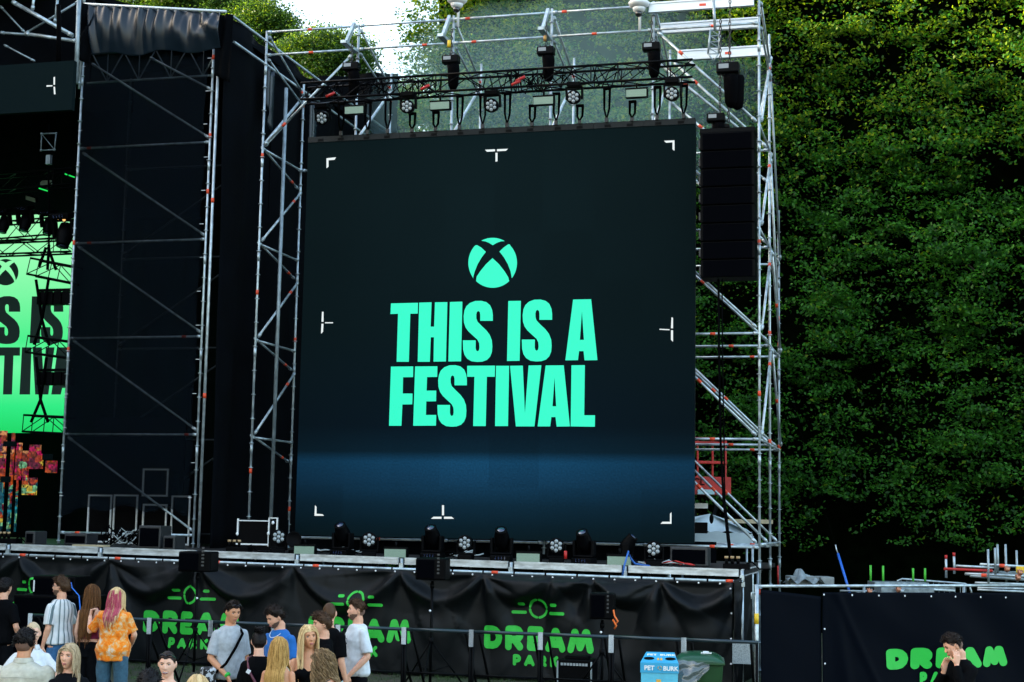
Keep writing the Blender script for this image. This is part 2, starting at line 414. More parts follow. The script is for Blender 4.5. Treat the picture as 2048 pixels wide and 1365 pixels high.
# ------------------------------------------------------------------ trees beyond the stage
def tree(px, py, dist, rx, rz_, label, seed, group=None, n_sprays=420, zb=None, warm=.5, name='tree'):
    c = PD(px, py, dist); r = random.Random(seed)
    root = thing(name, label, 'tree', (c.x, c.y, 0), 0, group)
    zc = c.z; tr = MB()
    base = Vector((c.x, c.y, -.1)); top = Vector((c.x + r.uniform(-.4, .4), c.y, zc + rz_ * .5))
    tr.path([base, base.lerp(top, .3) + Vector((.1, 0, 0)), base.lerp(top, .6), top], .38, 8, taper=lambda u: 1 - .8 * u)
    tr.build('trunk', M['bark'], root)
    lm = MB(); cs = []; sp = []; tips = []
    for k in range(16):
        a = r.uniform(0, 6.28); e = r.uniform(-.1, 1.1); s0 = base.lerp(top, r.uniform(.45, .98))
        tip = Vector((c.x + math.cos(a) * rx * .8 * math.cos(e), c.y + math.sin(a) * rx * .8 * math.cos(e), zc + math.sin(e) * rz_ * .85))
        lm.path([s0, s0.lerp(tip, .5) + Vector((0, 0, .4)), tip], .12, 5, taper=lambda u: 1 - .8 * u); tips.append(tip)
    lm.build('limb', M['bark'], root)
    lobes = [(t_, r.uniform(.32, .55)) for t_ in tips] + [(Vector((c.x, c.y, zc)), .75)]
    for i in range(n_sprays):
        lc, lr = r.choice(lobes)
        d = Vector((r.gauss(0, 1), r.gauss(0, 1), r.gauss(0, 1))).normalized() * (r.random() ** .4)
        q = lc + Vector((d.x * rx * lr, d.y * rx * lr, d.z * rz_ * lr * .8))
        cs.append(tuple(q)); L = r.uniform(.3, .6); sp.append((L, L, L * .3))
    leaves('crown', cs, sp, 70, .12, [M['leaf_far'], M['leaf_warm']], root, seed, mi_fn=lambda p, rs: (rs.uniform(0, 1, len(p)) < warm * .8 * np.clip((p[:, 2] - p[:, 2].mean()) / rz_ + .45, .05, 1)))  # sun-tinted leaves gather towards the top of the crown
    return root
G = 'broadleaf trees beyond the stage'
tree(648, 150, 58, 1.55, 1.5, 'sunlit broadleaf tree with golden top seen between the stage roof and the hedge', 21, G, 620)
tree(515, 88, 62, 1.35, 1.5, 'small bright broadleaf crown just above the sloping black stage cloth', 22, G, 420)
tree(420, 40, 64, 2.5, 1.9, 'dark green broadleaf tree showing over the roof edge of the cloth tower', 23, G, 760, warm=.15)
tree(270, 20, 66, 2.6, 2.2, 'dim tree crown behind the top edge of the stage roof', 24, G, 560, warm=.1)
tree(770, 238, 60, 1.2, 1.2, 'yellow green bush-like tree low behind the truss left of the hedge', 25, G, 420, warm=.9)
tree(690, 330, 64, 3.8, 2.0, 'low broad tree crown half hidden behind the big screen', 26, G, 700)
# ================================================================== STAGE STRUCTURES
def ring(mb, p, d, r=.05):                                         # rosette collar round a standard
    mb.tube(p - d * .006, p + d * .006, r, 10)
def standard(p0, p1, parent, name='post', m=None, rings=True, tapes=(), r=.0242):
    mb = MB(); mb.tube(p0, p1, r, 10)
    d = (p1 - p0).normalized(); L = (p1 - p0).length
    if rings:
        k = 0.12
        while k < L - .05:
            ring(mb, p0 + d * k, d); k += .5
        k = 1.9
        while k < L - .3:
            mb.tube(p0 + d * k, p0 + d * (k + .2), r + .006, 10); k += 2.0
    for a in tapes: mb.tube(p0 + d * a, p0 + d * (a + .1), r + .005, 10, mi=1)
    return mb.build(name, [m or M['steel'], M['tape']], parent)
def bar(p0, p1, parent, name='ledger', r=.0242, tape=None, m=None, heads=True):
    p0 = Vector(p0); p1 = Vector(p1)
    mb = MB(); mb.tube(p0, p1, r, 8); d = (p1 - p0).normalized()
    if heads:
        for q, e in ((p0, d), (p1, -d)): mb.tube(q + e * .03, q + e * .11, r + .012, 6)
    if tape is not None:
        q = p0.lerp(p1, tape); mb.tube(q, q + d * .1, r + .005, 8, mi=1)
    return mb.build(name, [m or M['steel'], M['tape']], parent)
LV = [2.37 + 2.02 * k for k in range(6)]                            # ledger levels: 2.37 ... 12.47
DECK = 2.10

# ---------- deck of the side stage
stage = thing('stage_deck', 'long black stage deck with bright aluminium edge beams in front of the big screen', 'stage', S(-9, 28, 0), RZ)
DN = 26.55
def dk(t): return 2.165 - 0.0095 * (t + 17.35)                       # the deck edge dips a little to the right
T0, T1 = -24.5, -2.97
mb = MB()
mb.add([S(T0, DN + .06, dk(T0) - .02), S(T1, DN + .06, dk(T1) - .02), S(T1, 32.5, dk(T1) - .02), S(T0, 32.5, dk(T0) - .02),
        S(T0, DN + .06, dk(T0) - .1), S(T1, DN + .06, dk(T1) - .1), S(T1, 32.5, dk(T1) - .1), S(T0, 32.5, dk(T0) - .1)],
       [(0, 1, 2, 3), (4, 7, 6, 5), (0, 4, 5, 1), (1, 5, 6, 2), (2, 6, 7, 3), (3, 7, 4, 0)])
mb.build('deck_panel', mat('black_phenolic_plywood', (0.012, 0.011, 0.011), .5, var=.4, scale=3), stage)
clampx = [15, 200, 397, 594, 803, 1022, 1250, 1484]
ct = [-24.2, -22.1, -20.0] + [tz(x, 1110, DN)[0] for x in clampx]
beam_m = mat('scuffed_aluminium_edge', (0.50, 0.54, 0.55), .5, .5, var=.35, scale=5, stretch=(1, 1, 3))
for a, b_ in zip(ct[:-1], ct[1:]):
    mb = MB()
    za, zb = dk(a), dk(b_)
    def sl(t0, z0, t1, z1, n0, n1, zz0, zz1, mi=None):
        vs = [S(t0, n0, z0 + zz0), S(t1, n0, z1 + zz0), S(t1, n1, z1 + zz0), S(t0, n1, z0 + zz0),
              S(t0, n0, z0 + zz1), S(t1, n0, z1 + zz1), S(t1, n1, z1 + zz1), S(t0, n1, z0 + zz1)]
        mb.add(vs, [(0, 3, 2, 1), (4, 5, 6, 7), (0, 1, 5, 4), (1, 2, 6, 5), (2, 3, 7, 6), (3, 0, 4, 7)], mi)
    g0, g1 = a + .06, b_ - .06
    k = (zb - za) / (b_ - a)
    z0, z1 = za + k * .06, zb - k * .06
    sl(g0, z0, g1, z1, DN, DN + .055, -.035, 0); sl(g0, z0, g1, z1, DN + .012, DN + .055, -.1, -.035); sl(g0, z0, g1, z1, DN - .004, DN + .055, -.125, -.1)
    mb.build('edge_beam', beam_m, stage)
for t in ct:
    mb = MB(); z = dk(t)
    mb.tube(S(t, DN + .03, 0), S(t, DN + .03, z - .02), .03, 8)
    mb.sbox(t - .035, t + .035, DN - .02, DN + .05, z - .2, z - .1); mb.sbox(t - .05, t + .05, DN - .035, DN + .02, z - .29, z - .21)
    mb.build('support_leg', M['steel'], stage)
# handrail pipe the skirt hangs from
def pipe_z(t): return dk(t) - .205
mb = MB(); mb.tube(S(T0, DN - .03, pipe_z(T0)), S(T1 + .0, DN - .03, pipe_z(T1)), .025, 10)
for x in (42, 232, 430, 628, 985, 1453):
    t = tz(x, 1120, DN)[0]; mb.tube(S(t, DN - .03, pipe_z(t)), S(t + .12, DN - .03, pipe_z(t + .12)), .031, 10, mi=1)
for k in range(38):
    t = T0 + .4 + k * .57; mb.tube(S(t, DN - .03, pipe_z(t)), S(t + .03, DN - .03, pipe_z(t + .03)), .029, 8, mi=2)
mb.build('skirt_pipe', [M['steel'], M['tape'], M['black_metal']], stage)
# right hand end of the deck
mb = MB(); z = dk(T1)
mb.sbox(T1 - .04, T1, DN + .07, 29.0, z - .125, z); mb.build('end_beam', beam_m, stage)
# ladder / trusses under the deck, seen as dark mass
for t in ct: MB().tube(S(t, 29.1, 0), S(t, 29.1, dk(t) - .1), .03, 6).build('support_leg', M['steel_dull'], stage)

# ---------- skirt cloth with folds
attach = [tz(x, 1120, DN)[0] for x in (-160, 42, 222, 400, 590, 803, 971, 1110, 1186, 1322, 1480)]
attach = [-22.6, -20.6] + attach
SK_N = DN - .07
def skirt_disp(t, z):
    """folds: swags hanging between the tie points plus creases fanning out of each tie point"""
    top = pipe_z(t) - .03; v = max(0.0, top - z); d = 0.0
    for a, b_ in zip(attach[:-1], attach[1:]):
        if a - .05 <= t <= b_ + .05:
            L = b_ - a; u = max(0, min(1, (t - a) / L)); sag = .55 * L * (1 - (2 * u - 1) ** 2)
            q = v - sag * .55
            d += .14 * math.exp(-(q / .13) ** 2) * (1 - (2 * u - 1) ** 4) - .05 * math.exp(-((q - .3) / .2) ** 2) * (1 - (2 * u - 1) ** 4)
    for i, a in enumerate(attach):
        dx = t - a; r = math.hypot(dx, v)
        if r < 2.6 and v > 0.01:
            th = math.atan2(dx, v)
            w = math.exp(-(r - .2) / 1.1) * min(1, r / .35)
            c_ = math.cos(th * (4.2 + (i * 7 % 3)) + i * 1.3); d += .14 * w * (abs(c_) ** .7 * (1 if c_ > 0 else -.5))
    d += .05 * noise.noise(Vector((t * .9, 3, z * 1.2))) + .018 * noise.noise(Vector((t * 4, 5, z * 3)))
    return max(d, -.045 + .1 * min(0, d + .045) * 0)
def skirt_pt(t, z, off=0.0):
    return S(t, SK_N - skirt_disp(t, z) * min(1, max(0, (pipe_z(t) - z) / .12)) - off, z)
skirt = thing('stage_skirt', 'black banner cloth hanging in folds below the stage edge with green lettering', 'banner', S(-9, DN, 0), RZ)
cloth_m = mat('coarse_black_banner_cloth', (0.0028, 0.0042, 0.0050), .5, var=.12, scale=30, bump=.1, bscale=150, spec=.2)
TS1 = tz(1466, 1165, SK_N)[0]
mb = MB(); mb.grid(lambda u, v: skirt_pt(T0 + u * (TS1 - T0), pipe_z(T0 + u * (TS1 - T0)) - .02 - v * (pipe_z(T0 + u * (TS1 - T0)) - .05)), 620, 70)
mb.build('cloth', cloth_m, skirt, solid=.004)
mb = MB()
TS2 = -2.86
mb.grid(lambda u, v: S(TS1 + .02 + u * (TS2 - TS1 - .02), SK_N - .05 + .5 * u * u + .05 * math.sin(v * 9 + u * 7) * u + .02 * noise.noise(Vector((u * 6, v * 12, 1))), pipe_z(TS1) + .02 + .1 * u - v * (pipe_z(TS1) - .06)), 30, 50)
mb.build('end_flap', cloth_m, skirt, solid=.004)
def eyelet(p, parent): LBp = MB().lathe(p, -N, [(0, .004), (.002, .014), (.004, .018), (.004, .009)], 8); LBp.build('eyelet', M['white'], parent)
for k in range(60):
    t = T0 + 2.9 + k * .365
    if t > TS1 - .05: break
    eyelet(skirt_pt(t, pipe_z(t) - .045, .012), skirt)
for k in range(5):
    z = pipe_z(TS1) - .12 - k * .42; eyelet(skirt_pt(TS1 - .03, z, .012), skirt)

# logo on the cloth: rounded green capsules that follow the folds
def capsule(mb, surf, p, q, w, off, nseg=8):
    p = Vector(p); q = Vector(q); d = (q - p); L = d.length; d = d / L if L > 1e-6 else Vector((1, 0)); nn = Vector((-d.y, d.x))
    loop_l = []
    for i in range(7):
        a = math.pi / 2 + math.pi * i / 6; loop_l.append((p + (d * math.cos(a) + nn * math.sin(a)) * w, p + (d * math.cos(a)) * w))
    rows = []
    xs = [(-w * math.cos(math.pi / 2 * (1 - i / 4)), w * math.sin(math.pi / 2 * (i / 4))) for i in range(0, 4)]
    stations = [(-w * math.cos(math.pi / 2 * i / 4), w * math.sin(math.pi / 2 * i / 4)) for i in range(1, 5)]
    stations += [(L * i / nseg, w) for i in range(1, nseg)]
    stations += [(L + w * math.sin(math.pi / 2 * i / 4), w * math.cos(math.pi / 2 * i / 4)) for i in range(0, 4)]
    vs = []
    for s_, h in stations:
        for k in range(4):
            e = (k / 3 * 2 - 1) * h; c = p + d * s_ + nn * e; vs.append(surf(c.x, c.y, off))
    fs = [(i * 4 + k, i * 4 + k + 1, (i + 1) * 4 + k + 1, (i + 1) * 4 + k) for i in range(len(stations) - 1) for k in range(3)]
    b0, e0 = surf(*(p - d * w), off), surf(*(q + d * w), off)
    b = len(vs); vs += [b0, e0]; n_ = (len(stations) - 1) * 4
    fs += [(b, k + 1, k) for k in range(3)] + [(b + 1, n_ + k, n_ + k + 1) for k in range(3)]
    sm, mb.smooth = mb.smooth, True; mb.add(vs, fs); mb.smooth = sm
def arc(c, r, a0, a1, n=6): return [(c[0] + r * math.cos(math.radians(a0 + (a1 - a0) * i / n)), c[1] + r * math.sin(math.radians(a0 + (a1 - a0) * i / n))) for i in range(n + 1)]
GLY = {   # strokes in a unit box, x 0..w, y 0..1
    'D': (.92, [[(.2, .2), (.2, .8)], [(.2, .8), (.45, .8)] , arc((.45, .5), .3, 90, -90), [(.45, .2), (.2, .2)]]),
    'R': (.88, [[(.19, .17), (.19, .82)], [(.19, .82), (.48, .82)], arc((.48, .63), .19, 90, -90, 5), [(.48, .44), (.25, .44)], [(.45, .42), (.68, .17)]]),
    'E': (.78, [[(.19, .2), (.19, .8)], [(.19, .82), (.6, .82)], [(.25, .5), (.55, .5)], [(.19, .18), (.6, .18)]]),
    'A': (.95, [[(.17, .17), (.46, .8)], [(.52, .8), (.8, .17)], [(.4, .34), (.6, .34)]]),
    'M': (1.15, [[(.17, .17), (.33, .8)], [(.36, .8), (.57, .25)], [(.58, .25), (.8, .8)], [(.84, .8), (1.0, .17)]]),
    'P': (.8, [[(.2, .17), (.2, .8)], [(.2, .82), (.42, .82)], arc((.42, .62), .2, 90, -90, 5), [(.42, .42), (.25, .42)]]),
    'K': (.85, [[(.19, .17), (.19, .83)], [(.25, .45), (.62, .82)], [(.35, .55), (.66, .17)]]),
}
def letters(text, surf, x0, y0, h, m, parent, w=.17, gap=.06, xs=1.0, name='lettering'):
    x = x0; mb = MB(); k = 0
    for ch in text:
        gw, strokes = GLY[ch]
        for st in strokes:
            for a, b_ in zip(st[:-1], st[1:]):
                k += 1; capsule(mb, lambda X, Y, o: surf(x + X * h * xs, y0 + Y * h, o), a, b_, w, .016 + .0005 * (k % 9), 6)
        x += (gw + gap) * h * xs
    mb.build(name, m, parent); return x
def text_w(text, h, gap=.06, xs=1.0): return sum(GLY[c][0] + gap for c in text) * h * xs
def emblem(surf, cx, cy, s, m, parent, name='emblem'):
    mb = MB(); k = 0
    for a0 in (8, 98, 188, 278):
        pts = arc((cx, cy), .235 * s, a0, a0 + 72, 7)
        for a, b_ in zip(pts[:-1], pts[1:]): k += 1; capsule(mb, surf, a, b_, .032 * s, .016 + .0005 * (k % 5), 2)
    for sx in (-1, 1):
        capsule(mb, surf, (cx + sx * .40 * s, cy + .11 * s), (cx + sx * .50 * s, cy + .11 * s), .042 * s, .016, 3)
        capsule(mb, surf, (cx + sx * .36 * s, cy - .11 * s), (cx + sx * .70 * s, cy - .11 * s), .042 * s, .016, 5)
    mb.build(name, m, parent)
M['logo'] = mat('fluorescent_green_print', (0.028, 0.52, 0.045), .6, var=.1, scale=40)
def ssurf(x, y, o): return skirt_pt(x, y, o)
for cx_px, cy_px in ((75, 1173), (380, 1190), (716, 1201), (1075, 1218)):
    t, z = tz(cx_px, cy_px, SK_N - .05)
    emblem(ssurf, t, z, .66, M['logo'], skirt)
    w = text_w('DREAM', .46, .05, .9)
    letters('DREAM', ssurf, t - w / 2 + .02, z - .75, .46, M['logo'], skirt, gap=.05, xs=.9, w=.14)
    w = text_w('PARK', .21, .2, 1.0)
    letters('PARK', ssurf, t - w / 2, z - 1.0, .21, M['logo'], skirt, gap=.2, w=.14)

# ---------- corner tower of the main stage
tower = thing('scaffold_tower', 'tall scaffold corner tower wrapped in dark mesh between the main stage and the big screen', 'scaffold tower', S(-16, 28.9, 0), RZ)
TL, TR, TN = -17.5, -14.41, 28.9
for (t, tp, z1) in ((TL, (4.1, 6.4, 10.5), 12.75), (TR, (7.4, 8.6, 10.3), 12.6)):
    standard(S(t, TN, DECK - .02), S(t, TN, z1), tower, 'post', tapes=tp)
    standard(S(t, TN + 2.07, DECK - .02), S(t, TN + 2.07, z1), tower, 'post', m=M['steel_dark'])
standard(S(TR + .13, TN - .02, DECK - .02), S(TR + .13, TN - .02, 12.7), tower, 'post', rings=False, r=.03, tapes=(3.1, 7.2))
standard(S(TL - .03, TN - .06, 11.9), S(TL - .02, TN - .06, 14.2), tower, 'post', rings=True)
standard(S(TL - .14, TN - .06, 11.7), S(TL - .13, TN - .06, 13.0), tower, 'post', rings=False)
for k, z in enumerate((2.37, 4.43, 6.47, 8.52, 10.6)):
    n = TN + .03
    bar(S(TL, n, z), S(TR, n, z), tower, 'ledger', tape=(.12, .9, .85, .1, .06)[k], m=M['steel'])
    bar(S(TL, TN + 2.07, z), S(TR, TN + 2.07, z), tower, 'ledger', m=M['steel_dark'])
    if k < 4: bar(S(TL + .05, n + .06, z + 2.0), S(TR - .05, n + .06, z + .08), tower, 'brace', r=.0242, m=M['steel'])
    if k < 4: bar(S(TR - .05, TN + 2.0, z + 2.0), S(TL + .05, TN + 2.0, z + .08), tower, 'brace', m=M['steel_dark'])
bar(S(TL + .15, TN + .1, 12.5), S(TR - .05, TN + .1, 10.7), tower, 'brace', m=M['steel'])
bar(S(TL + 1.55, TN + .1, 12.55), S(TR - .05, TN + .1, 11.75), tower, 'brace', m=M['steel'])
mb = MB()
for zc in (12.1, 12.75): mb.tube(S(TL, TN + .2, zc), S(TR - .1, TN + .2, zc), .024, 8)
for k in range(8):
    a = TL + .1 + k * .38; mb.tube(S(a, TN + .2, 12.1 if k % 2 else 12.75), S(a + .38, TN + .2, 12.75 if k % 2 else 12.1), .015, 6)
    if k % 2: mb.tube(S(a, TN + .2, 12.1), S(a, TN + .2, 12.75), .012, 6)
mb.build('lattice_beam', M['steel_dull'], tower)

def cloth_alpha(name, c, a):
    m = mat(name, c, .9, var=.15, scale=2, spec=.05); nt = m.node_tree; b = nt.nodes['Principled BSDF']; b.inputs['Alpha'].default_value = a; return m
scrim = thing('scrim_mesh', 'see-through dark mesh cloth stretched inside the corner tower', 'mesh cloth', S(-16, TN, 0), RZ)
scrim_m = cloth_alpha('dark_blue_scrim', (0.0012, 0.0032, 0.0055), .74)
def scrim_pt(u, v):
    t = TL + .07 + u * (TR - TL - .16); top = 12.7; bot = 2.72 + .13 * math.sin(math.pi * u * 3) ** 2 + .12 * math.sin(math.pi * u)
    z = top - v * (top - bot)
    if u > .9: t -= .05 * math.sin(z * 1.55) ** 2 * (u - .9) * 10
    return S(t, TN - .04 - .02 * math.sin(u * 9 + v * 3), z)
mb = MB(); mb.grid(scrim_pt, 40, 60); mb.build('mesh_panel', scrim_m, scrim)
for j in range(14):
    for u in (0.005, .995):
        p = scrim_pt(u, j / 14 + .03); MB().tube(p, p + T * (-.09 if u < .5 else .09), .006, 5).build('tie', M['white'], scrim)

val = thing('cloth_valance', 'wrinkled shiny black cloth valance wrapped round the top of the corner tower', 'cloth', S(-16, TN, 12.6), RZ)
pa, pb = PN(180, 13, TN - .1), PN(450, 29, TN - .1)
vtop = [tz(178, 13, TN - .1), tz(448, 29, TN - .1)]; vbot = [tz(190, 113, TN - .1), tz(443, 102, TN - .1)]
def val_pt(u, v):
    t = (vtop[0][0] * (1 - u) + vtop[1][0] * u) * (1 - v) + (vbot[0][0] * (1 - u) + vbot[1][0] * u) * v
    zt = vtop[0][1] * (1 - u) + vtop[1][1] * u; zb = vbot[0][1] * (1 - u) + vbot[1][1] * u + .05 * math.sin(u * 14)
    z = zt + (zb - zt) * v
    e_ = math.exp(-((1 - u) / .25) ** 2)
    w = .075 * abs(math.sin(u * 30 + 2.2 * noise.noise(Vector((u * 4, v * .8, 0))) + v * (1.5 - 5 * e_))) ** 1.5 * (.5 + .5 * math.cos(v * 2)) + .05 * noise.noise(Vector((u * 9, v * 1.5, 2))) + .04 * math.sin(u * 95 + v * 3) * (1 - v) ** 2 + .06 * math.sin((u * 6 + v * 5)) * e_
    return S(t, TN - .16 - w * .8 - .1 * math.sin(v * 3.1), z)
sheen_m = mat('shiny_black_tarpaulin', (0.004, 0.011, 0.019), .32, var=.15, scale=4, bump=.12, bscale=60, spec=.45)
mb = MB(); mb.grid(val_pt, 120, 40); mb.build('front_drape', sheen_m, val, solid=.006)
mb = MB(); mb.tube(S(vtop[0][0] - .05, TN - .2, vtop[0][1] + .02), S(vtop[1][0] + .1, TN - .2, vtop[1][1] + .02), .03, 8); mb.build('top_pipe', M['alu'], val)
mb = MB(); mb.grid(lambda u, v: S(vtop[0][0] - .12 + .28 * u + .05 * math.sin(v * 8), TN - .22 - .08 * math.sin(v * 9 + u * 5), vtop[0][1] - v * (1.25 + .1 * u)), 8, 24); mb.build('side_drape', M['black_cloth'], val, solid=.006)

# ---------- black side wall of the main stage, running back from the tower
side = thing('side_wall_cloth', 'black cloth side wall of the main stage sloping away behind the scaffold', 'cloth wall', S(-14, 34, 0), RZ)
TW = TR + .3
z_front = PN(452, 32, TN - .1).z
def side_pt(u, v):
    n = TN - .05 + u * 16.5
    return S(TW + .10 * math.sin(n * 2.6 + v * 1.5) + .06 * noise.noise(Vector((n * 1.3, v * 3, 4))), n, z_front - v * (z_front - DECK + .06) + .1 * (1 - v) * 0)
mb = MB(); mb.grid(side_pt, 120, 30); mb.build('wall_panel', M['black_cloth'], side, solid=.01)
mb = MB()
mb.tube(S(TW + .1, TN - .05, z_front + .02), S(TW + .1, TN + 16.4, z_front + .02), .03, 8)
mb.tube(S(TW + .16, TN, z_front - .55), S(TW + .16, TN + 16.4, z_front - .55), .03, 8)
mb.build('edge_pipe', M['steel_dull'], side)
mb = MB(); mb.grid(lambda u, v: S(TW - .2 + .38 * u, TN - .12 - .03 * math.sin(u * 12 + v * 3), z_front + .02 - v * (1.3 + .2 * u)), 10, 14); mb.build('corner_flap', M['black_cloth'], side, solid=.006)
for n0, dz in ((30.6, 1.4), (33.1, 2.4)):
    mb = MB(); mb.grid(lambda u, v: S(TW + .16 + .06 * math.sin(u * 7), n0 + .35 * u, z_front - .6 - v * dz * (.6 + .4 * u)), 6, 10)
    mb.build('loose_fold', sheen_m, side, solid=.006)
# ================================================================== BIG SCREEN
LN = 28.7
led = thing('led_screen', 'huge square dark video screen reading THIS IS A FESTIVAL in green', 'screen', S(-8.11, LN, 2.42), RZ)
L0, L1, LZ0, LZ1 = -12.1, -4.12, 2.42, 10.53
m = bpy.data.materials.new('led_picture'); m.use_nodes = True; nt = m.node_tree; b = nt.nodes['Principled BSDF']
b.inputs['Base Color'].default_value = (0.0022, 0.0052, 0.0056, 1); b.inputs['Roughness'].default_value = .8; b.inputs['Specular IOR Level'].default_value = .02
tc = nt.nodes.new('ShaderNodeTexCoord'); sx = nt.nodes.new('ShaderNodeSeparateXYZ'); nt.links.new(tc.outputs['Object'], sx.inputs[0])
# vertical picture content: nearly black above, a glowing blue floor band near the bottom
rz = nt.nodes.new('ShaderNodeMapRange'); rz.inputs['From Min'].default_value = 0; rz.inputs['From Max'].default_value = 8.1
cr = nt.nodes.new('ShaderNodeValToRGB'); e = cr.color_ramp.elements
def setramp(cr, pts):
    while len(cr.color_ramp.elements) < len(pts): cr.color_ramp.elements.new(.5)
    for el, (p, c) in zip(cr.color_ramp.elements, pts): el.position = p; el.color = rgb(*c)
def curve_ramp_h():
    # the band's upper edge rises slightly to the left and right of the picture
    nzx = nt.nodes.new('ShaderNodeMath'); nzx.operation = 'MULTIPLY'; nzx.inputs[1].default_value = 0.02
    return nzx
nt.links.new(sx.outputs['Z'], rz.inputs['Value']); nt.links.new(rz.outputs[0], cr.inputs[0])
setramp(cr, [(0.0, (3, 14, 20)), (.03, (3, 19, 29)), (.08, (6, 30, 46)), (.14, (12, 48, 74)), (.182, (13, 55, 84)), (.207, (4, 24, 38)), (.27, (2, 10, 22)), (.5, (4, 14, 18)), (1.0, (7, 18, 21))])
# brighter towards the middle of the band
xg = nt.nodes.new('ShaderNodeMath'); xg.operation = 'MULTIPLY'; nt.links.new(sx.outputs['X'], xg.inputs[0]); xg.inputs[1].default_value = .32
x2 = nt.nodes.new('ShaderNodeMath'); x2.operation = 'MULTIPLY'; nt.links.new(xg.outputs[0], x2.inputs[0]); nt.links.new(xg.outputs[0], x2.inputs[1])
x3 = nt.nodes.new('ShaderNodeMath'); x3.operation = 'MULTIPLY'; x3.inputs[1].default_value = -1.0; nt.links.new(x2.outputs[0], x3.inputs[0])
x4 = nt.nodes.new('ShaderNodeMath'); x4.operation = 'EXPONENT'; nt.links.new(x3.outputs[0], x4.inputs[0])
x5 = nt.nodes.new('ShaderNodeMath'); x5.operation = 'MULTIPLY_ADD'; x5.inputs[1].default_value = .85; x5.inputs[2].default_value = .65; nt.links.new(x4.outputs[0], x5.inputs[0])
# pixel sparkle of the diodes
vn = nt.nodes.new('ShaderNodeTexNoise'); vn.inputs['Scale'].default_value = 30; vn.inputs['Detail'].default_value = 8; nt.links.new(tc.outputs['Object'], vn.inputs['Vector'])
vm = nt.nodes.new('ShaderNodeMapRange'); vm.inputs['From Min'].default_value = .3; vm.inputs['From Max'].default_value = .7; vm.inputs['To Min'].default_value = .75; vm.inputs['To Max'].default_value = 1.25
nt.links.new(vn.outputs['Fac'], vm.inputs['Value'])
x6 = nt.nodes.new('ShaderNodeMath'); x6.operation = 'MULTIPLY'; nt.links.new(x5.outputs[0], x6.inputs[0]); nt.links.new(vm.outputs[0], x6.inputs[1])
sn = nt.nodes.new('ShaderNodeVectorMath'); sn.operation = 'SNAP'; sn.inputs[1].default_value = (.9975, 50, .9975); nt.links.new(tc.outputs['Object'], sn.inputs[0])
wnz = nt.nodes.new('ShaderNodeTexWhiteNoise'); nt.links.new(sn.outputs[0], wnz.inputs[0])
wm = nt.nodes.new('ShaderNodeMapRange'); wm.inputs['To Min'].default_value = .82 / 2 ** EXPO; wm.inputs['To Max'].default_value = .98 / 2 ** EXPO; nt.links.new(wnz.outputs[0], wm.inputs['Value'])
x7 = nt.nodes.new('ShaderNodeMath'); x7.operation = 'MULTIPLY'; nt.links.new(x6.outputs[0], x7.inputs[0]); nt.links.new(wm.outputs[0], x7.inputs[1])
nt.links.new(cr.outputs[0], b.inputs['Emission Color']); nt.links.new(x7.outputs[0], b.inputs['Emission Strength'])
MB().sbox(L0, L1, LN, LN + .08, LZ0, LZ1 - .12).build('display', m, led)
cab = mat('led_cabinet', (0.005, 0.006, 0.007), .5, var=.2)
for k in range(8):
    a = L0 + k * .9975
    mb = MB(); mb.sbox(a + .004, a + .993, LN + .09, LN + .16, LZ0 + .02, LZ1 - .14); mb.build('cabinet', cab, led)
    mb = MB(); mb.sbox(a + .003, a + .994, LN - .02, LN + .1, LZ1 - .115, LZ1)
    for q in (.28, .72): mb.sbox(a + q - .06, a + q + .06, LN - .028, LN - .02, LZ1 - .1, LZ1 - .05, 1)
    mb.build('top_bumper', [mat('bumper_grey', (0.009, 0.012, 0.013), .5, spec=.2), M['black_metal']] if k == 0 else bumper_m, led) if k else None
    if k == 0:
        bumper_m = [mat('bumper_grey', (0.009, 0.012, 0.013), .5, spec=.2), M['black_metal']]; mb.build('top_bumper', bumper_m, led)
GREEN = emit('mint_green_picture', (0, 250, 200), 1.0, noise_amt=.06, nscale=60)
WHITE = emit('white_picture', (235, 245, 245), 1.0)
def Q(zx, zy): return (740 + zx / 3.102, 440 + zy / 3.102)           # tracing window
def scr(x, y): return PN(x, y, LN - .006)
def poly(pts, name='lettering', mm=None, holes=(), q=Q):
    loops = [[q(*p) for p in pts]] + [[q(*p) for p in h] for h in holes]
    shapes([[(x, -y) for x, y in l] for l in loops], lambda x, y: scr(x, -y), name, mm or GREEN, led)
Sg = [(762,627),(684,627),(684,588),(681,572),(672,566),(663,572),(659,588),(660,612),(667,632),(690,656),(722,686),(743,714),(756,748),(759,785),(756,822),(745,850),(725,870),(697,880),(665,882),(630,878),(603,862),(586,838),(578,805),(576,748),(656,748),(655,795),(659,811),(667,816),(676,810),(679,792),(677,765),(666,743),(640,720),(610,692),(593,668),(583,638),(581,598),(586,562),(598,536),(620,516),(652,504),(690,503),(722,511),(745,530),(758,560),(762,590)]
def fit(g, x0, y0, x1, y1): return [((x - 576) / 186 * (x1 - x0) + x0, (y - 503) / 379 * (y1 - y0) + y0) for x, y in g]
G_T = [(130,519),(298,515),(296,582),(250,583),(241,881),(165,881),(174,583),(127,585)]
G_H = [(305,514),(382,512),(376,663),(398,663),(403,512),(480,511),(471,879),(394,880),(397,729),(377,729),(371,881),(296,881)]
G_I = [(496,510),(573,508),(565,878),(486,879)]
G_I2 = [(858,504),(936,503),(928,875),(850,876)]
G_A = ([(1260,495),(1372,493),(1411,871),(1331,872),(1325,815),(1297,815),(1290,871),(1212,872)], [(1315,568),(1327,745),(1302,745)])
G_F = [(130,911),(268,910),(267,976),(205,977),(203,1078),(264,1078),(262,1145),(201,1146),(195,1278),(118,1278)]
G_E = [(280,910),(418,909),(417,975),(354,976),(351,1060),(411,1060),(410,1126),(349,1127),(347,1211),(411,1211),(409,1277),(268,1278)]
